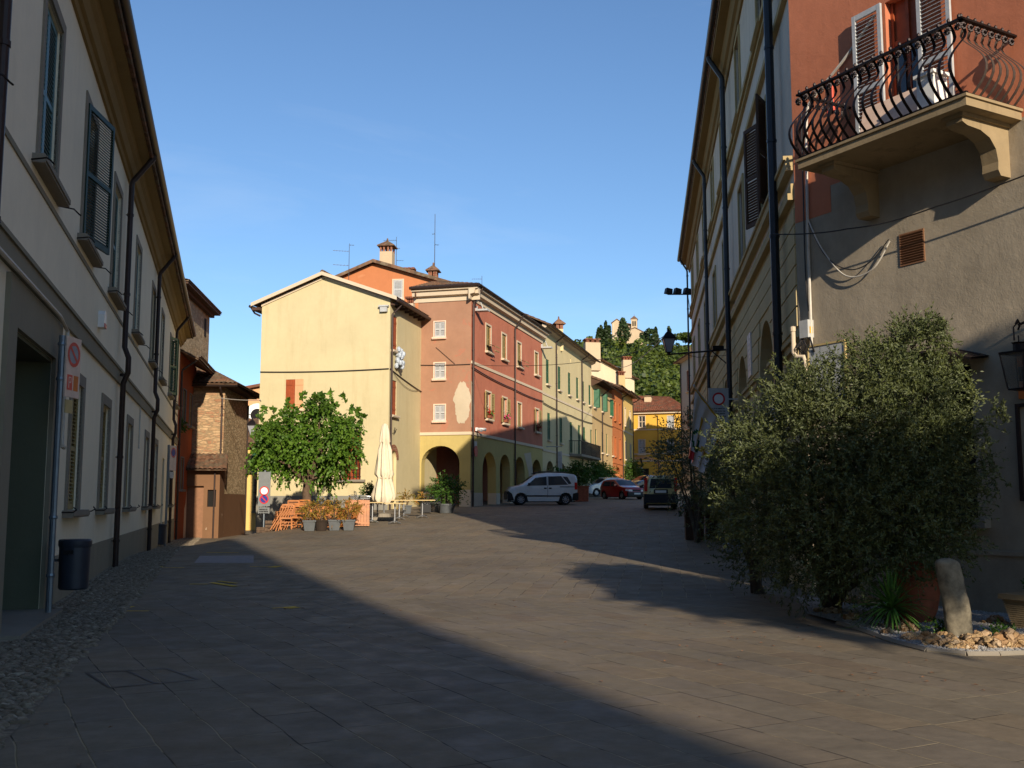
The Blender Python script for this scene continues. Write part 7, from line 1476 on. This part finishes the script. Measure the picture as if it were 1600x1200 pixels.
def Pl(b): b.box(.09,.105,-.08,-.078,3.21,3.37); b.box(.105,.15,-.08,-.078,3.355,3.37); b.box(.105,.15,-.08,-.078,3.285,3.3); b.box(.15,.163,-.08,-.078,3.29,3.365)
bw('letter_p',M['palesign'],Pl); bw('small_plate',M['tabletop'],lambda b:b.box(.04,.24,-.075,-.06,2.85,3.04))
b=MB(); 
for z in (.55,1.35,3.3,3.8): b.lathe([(.055,z),(.06,z+.02),(.055,z+.05)],10)
b.obj('clamp',M['steel'],t,world_z=False)
def binn(label,p,zb,z1,r_,rz,sqz):
    t=thing('litter_bin',label,'litter bin',p,rz,'dark plastic litter bins on poles'); h=z1-zb; b=MB(); n=28
    b.lathe([(r_*.86,zb),(r_*.95,zb+.02),(r_,z1-.12),(r_*1.0,z1-.1)],n); b.obj('bucket',M['bin'],t,world_z=False,smooth=True); b=MB(); b.lathe([(r_*1.02,z1-.11),(r_*1.07,z1-.08),(r_*1.07,z1-.02),(r_*1.0,z1),(r_*.9,z1),(0,z1+.005)],n); b.obj('lid',M['bin'],t,world_z=False,smooth=True)
    b=MB(); b.box(-.1,.08,-.012,.012,z1-.17,z1-.14); b.cbox((0,-r_*1.02,z1-.17),(.14,.02,.05)); b.tube([(-.06,-r_*1.03,z1-.14),(0,-r_*1.06,z1-.2),(.06,-r_*1.03,z1-.14)],.008,5); b.obj('latch',M['black'],t,world_z=False); b=MB(); b.box(-r_-.1,-r_*.9,-.02,.02,zb+h*.55,zb+h*.55+.04); b.obj('mounting_arm',M['steel'],t,world_z=False); return t
binn('dark blue-grey litter bin hung on the nearest sign pole',Vector((-6.22,14.75,0)),.36,1.06,.21,0,1)
p=at(258,846,40.0); p.z=gz(p.x,p.y); t=signpost('no_parking_sign','smaller pale no parking sign on a pole far along the grey-white house',(p.x,p.y,p.z),at(262,695,40).z-p.z,.045)
Rm=Matrix.Rotation(aw-R(25),4,'Z'); z0=at(262,735,40).z-p.z; z1=at(262,696,40).z-p.z; bw('board',M['palesign'],lambda b:b.box(0,.5,-.075,-.055,z0,z1)); bw('red_ring',M['pinkred'],lambda b:ring(b,.25,z1-.27,.15,.2,-.08)); bw('blue_disc',M['blue'],lambda b:disc(b,.25,z1-.27,.15,-.078)); bw('small_plate',M['greysign'],lambda b:b.box(.05,.35,-.075,-.055,z0-.3,z0-.05))
binn('dark litter bin on the far sign pole by the door of the grey-white house',Vector((p.x-.1,p.y-.45,p.z)),.1,.88,.27,0,1)
# hanging plant on the orange corner
p=at(281,665,51.5); shrub('small green plant hanging from the window ledge of the orange house',(p.x,p.y,p.z-.4),.45,.8,M['bush'],60,.1,seed=90,name='hanging_plant',cat='plant')
# lantern in the left lane
p=at(394,682,47); t=thing('street_lantern','milky glass street lantern at the left edge of the mulberry crown','lantern',p,0); lantern(t,1.0); b=MB(); b.tube([(0,0,.75),(0,.0,1.0),(-.5,1.0,1.1),(-1.2,3,1.0)],.02,6); b.obj('arm',M['iron'],t,world_z=False)
# ================================================================ cables
q=CR.w; zc=8.1
cable('black cable running straight across the cream gable wall at mid height',[CR.w(.02,-.04,8.12),CR.w(LC-.02,-.04,8.1)],.03,sag=.06)
cable('black cable continuing round the side wall of the cream house',[CSd.w(.02,-.04,8.1),CSd.w(DC-.05,-.05,7.5)],.025,sag=.04)
cable('thin cable loop hanging below the black cable on the cream side wall',[CSd.w(.4,-.05,8.0),CSd.w(DC-.6,-.05,7.5)],.012,sag=.3)
cable('black cable crossing the narrow left face of the pink house',[KL.w(KL.x(657,600),-.05,8.95),KL.w(s0-.02,-.05,8.9)],.02,sag=.02)
cable('thick black cable bundle along the pink house front',[PF.w(.0,-.08,8.75),PF.w(LP*.5,-.08,8.45),PF.w(LP,-.08,8.4)],.035,sag=.06)
cable('thick black cable bundle continuing along the pale green house front',[GF.w(0,-.08,8.3),GF.w(LG*.5,-.08,8.2),GF.w(LG,-.08,8.3)],.035,sag=.06)
cable('black cable bundle along the tan house front',[TF.w(0,-.08,8.9),TF.w(LT,-.08,8.8)],.035,sag=.08)
cable('thin wire slanting over the pink corner wall',[KL.w(s0-2.0,-.04,9.9),KL.w(s0-.9,-.05,8.95)],.012)
a=at(740,572,54.0); c=at(1062,553,33); cable('long thin wire strung over the street from the pink house to the palace lantern arm',[PF.w(.1,-.1,8.9),at(930,562,45),Vector((pe.x,pe.y,pe.z)) if False else at(1045,520,33)],.012,sag=.12)
cable('thin pale wire rising across the hill to the palace lantern',[at(962,572,100),at(1042,522,33)],.02,M['wcable'],sag=.5)
cable('thin wire across the lane from the stone house to the cream house',[at(345,622,55),at(408,625,51.5)],.02,M['wcable'],sag=.05)
# ================================================================ things behind the viewer that shade the square
t=thing('building_behind','tall plain building behind the viewer whose shadow lies over the left of the square','building',(0,-10,0)); hB=20.0; tl=math.tan(SUN_EL)*math.hypot(SUN_X,1); off=(hB/tl)
e1=Vector((1.64+SUN_X*off,6.4-off)); e2=Vector((-10.7+SUN_X*off,38.4-off)); d=(e2-e1).normalized(); s=Vector((-d.y,d.x))
f=e2; k=e1-d*6
pl=[(f.x,f.y),(k.x,k.y),(k.x+s.x*10,k.y+s.y*10),(f.x+s.x*12,f.y+s.y*12)]
b=MB(); b.prism([(x,y+10,-.5) for x,y in pl],(0,0,hB+.5)); b.obj('wall',M['tan_pl'],t,world_z=False); b=MB(); b.prism([(x,y+10,hB) for x,y in pl],(0,0,.15)); b.obj('roof',M['tile'],t,world_z=False)
print('shade building', pl)
rg=np.random.default_rng(77); bp=(12.3,-7.0,0); t=thing('plane_tree','tall leafy tree behind the viewer that dapples the right hand wall','tree',bp); b=MB(); b.tube([(0,0,0),(0,0,6),(.3,0,12)],[.35,.28,.12],10); [b.tube([(.1,0,5.5+i*.4),(1.6*math.cos(i*1.1),1.6*math.sin(i*1.1),8.5+i*.3)],[.12,.04],6) for i in range(7)]; b.obj('trunk',M['bark'],t,world_z=False)
r=random.Random(5); Vs=[]
TL=math.tan(SUN_EL)*math.hypot(SUN_X,1); tg=[]
for k in range(34):
    x=r.uniform(3.4,6.0); z=r.uniform(.6,2.9) if x<4.2 else r.uniform(.8,3.9); q=OWF.w(x,0,z); tg.append(q)
for k in range(26): tg.append(Vector((r.uniform(3.4,5.9),r.uniform(12.4,14.4),r.uniform(.3,1.7))))
for k in range(10): tg.append(Vector((r.uniform(4.2,6.3),r.uniform(12.0,14.0),r.uniform(.1,1.9))))
for q in tg:
    dd_=r.uniform(19,23); c=(q.x+SUN_X*dd_,q.y-dd_,q.z+TL*dd_); p,dd=shell_pts(rg,c,(.55,.55,.5),34,.1,1); Vs.append(twigs(rg,p,dd,.5,10,.2,.4,.3))
foliage('crown',np.concatenate(Vs),M['bush'],t,bp)
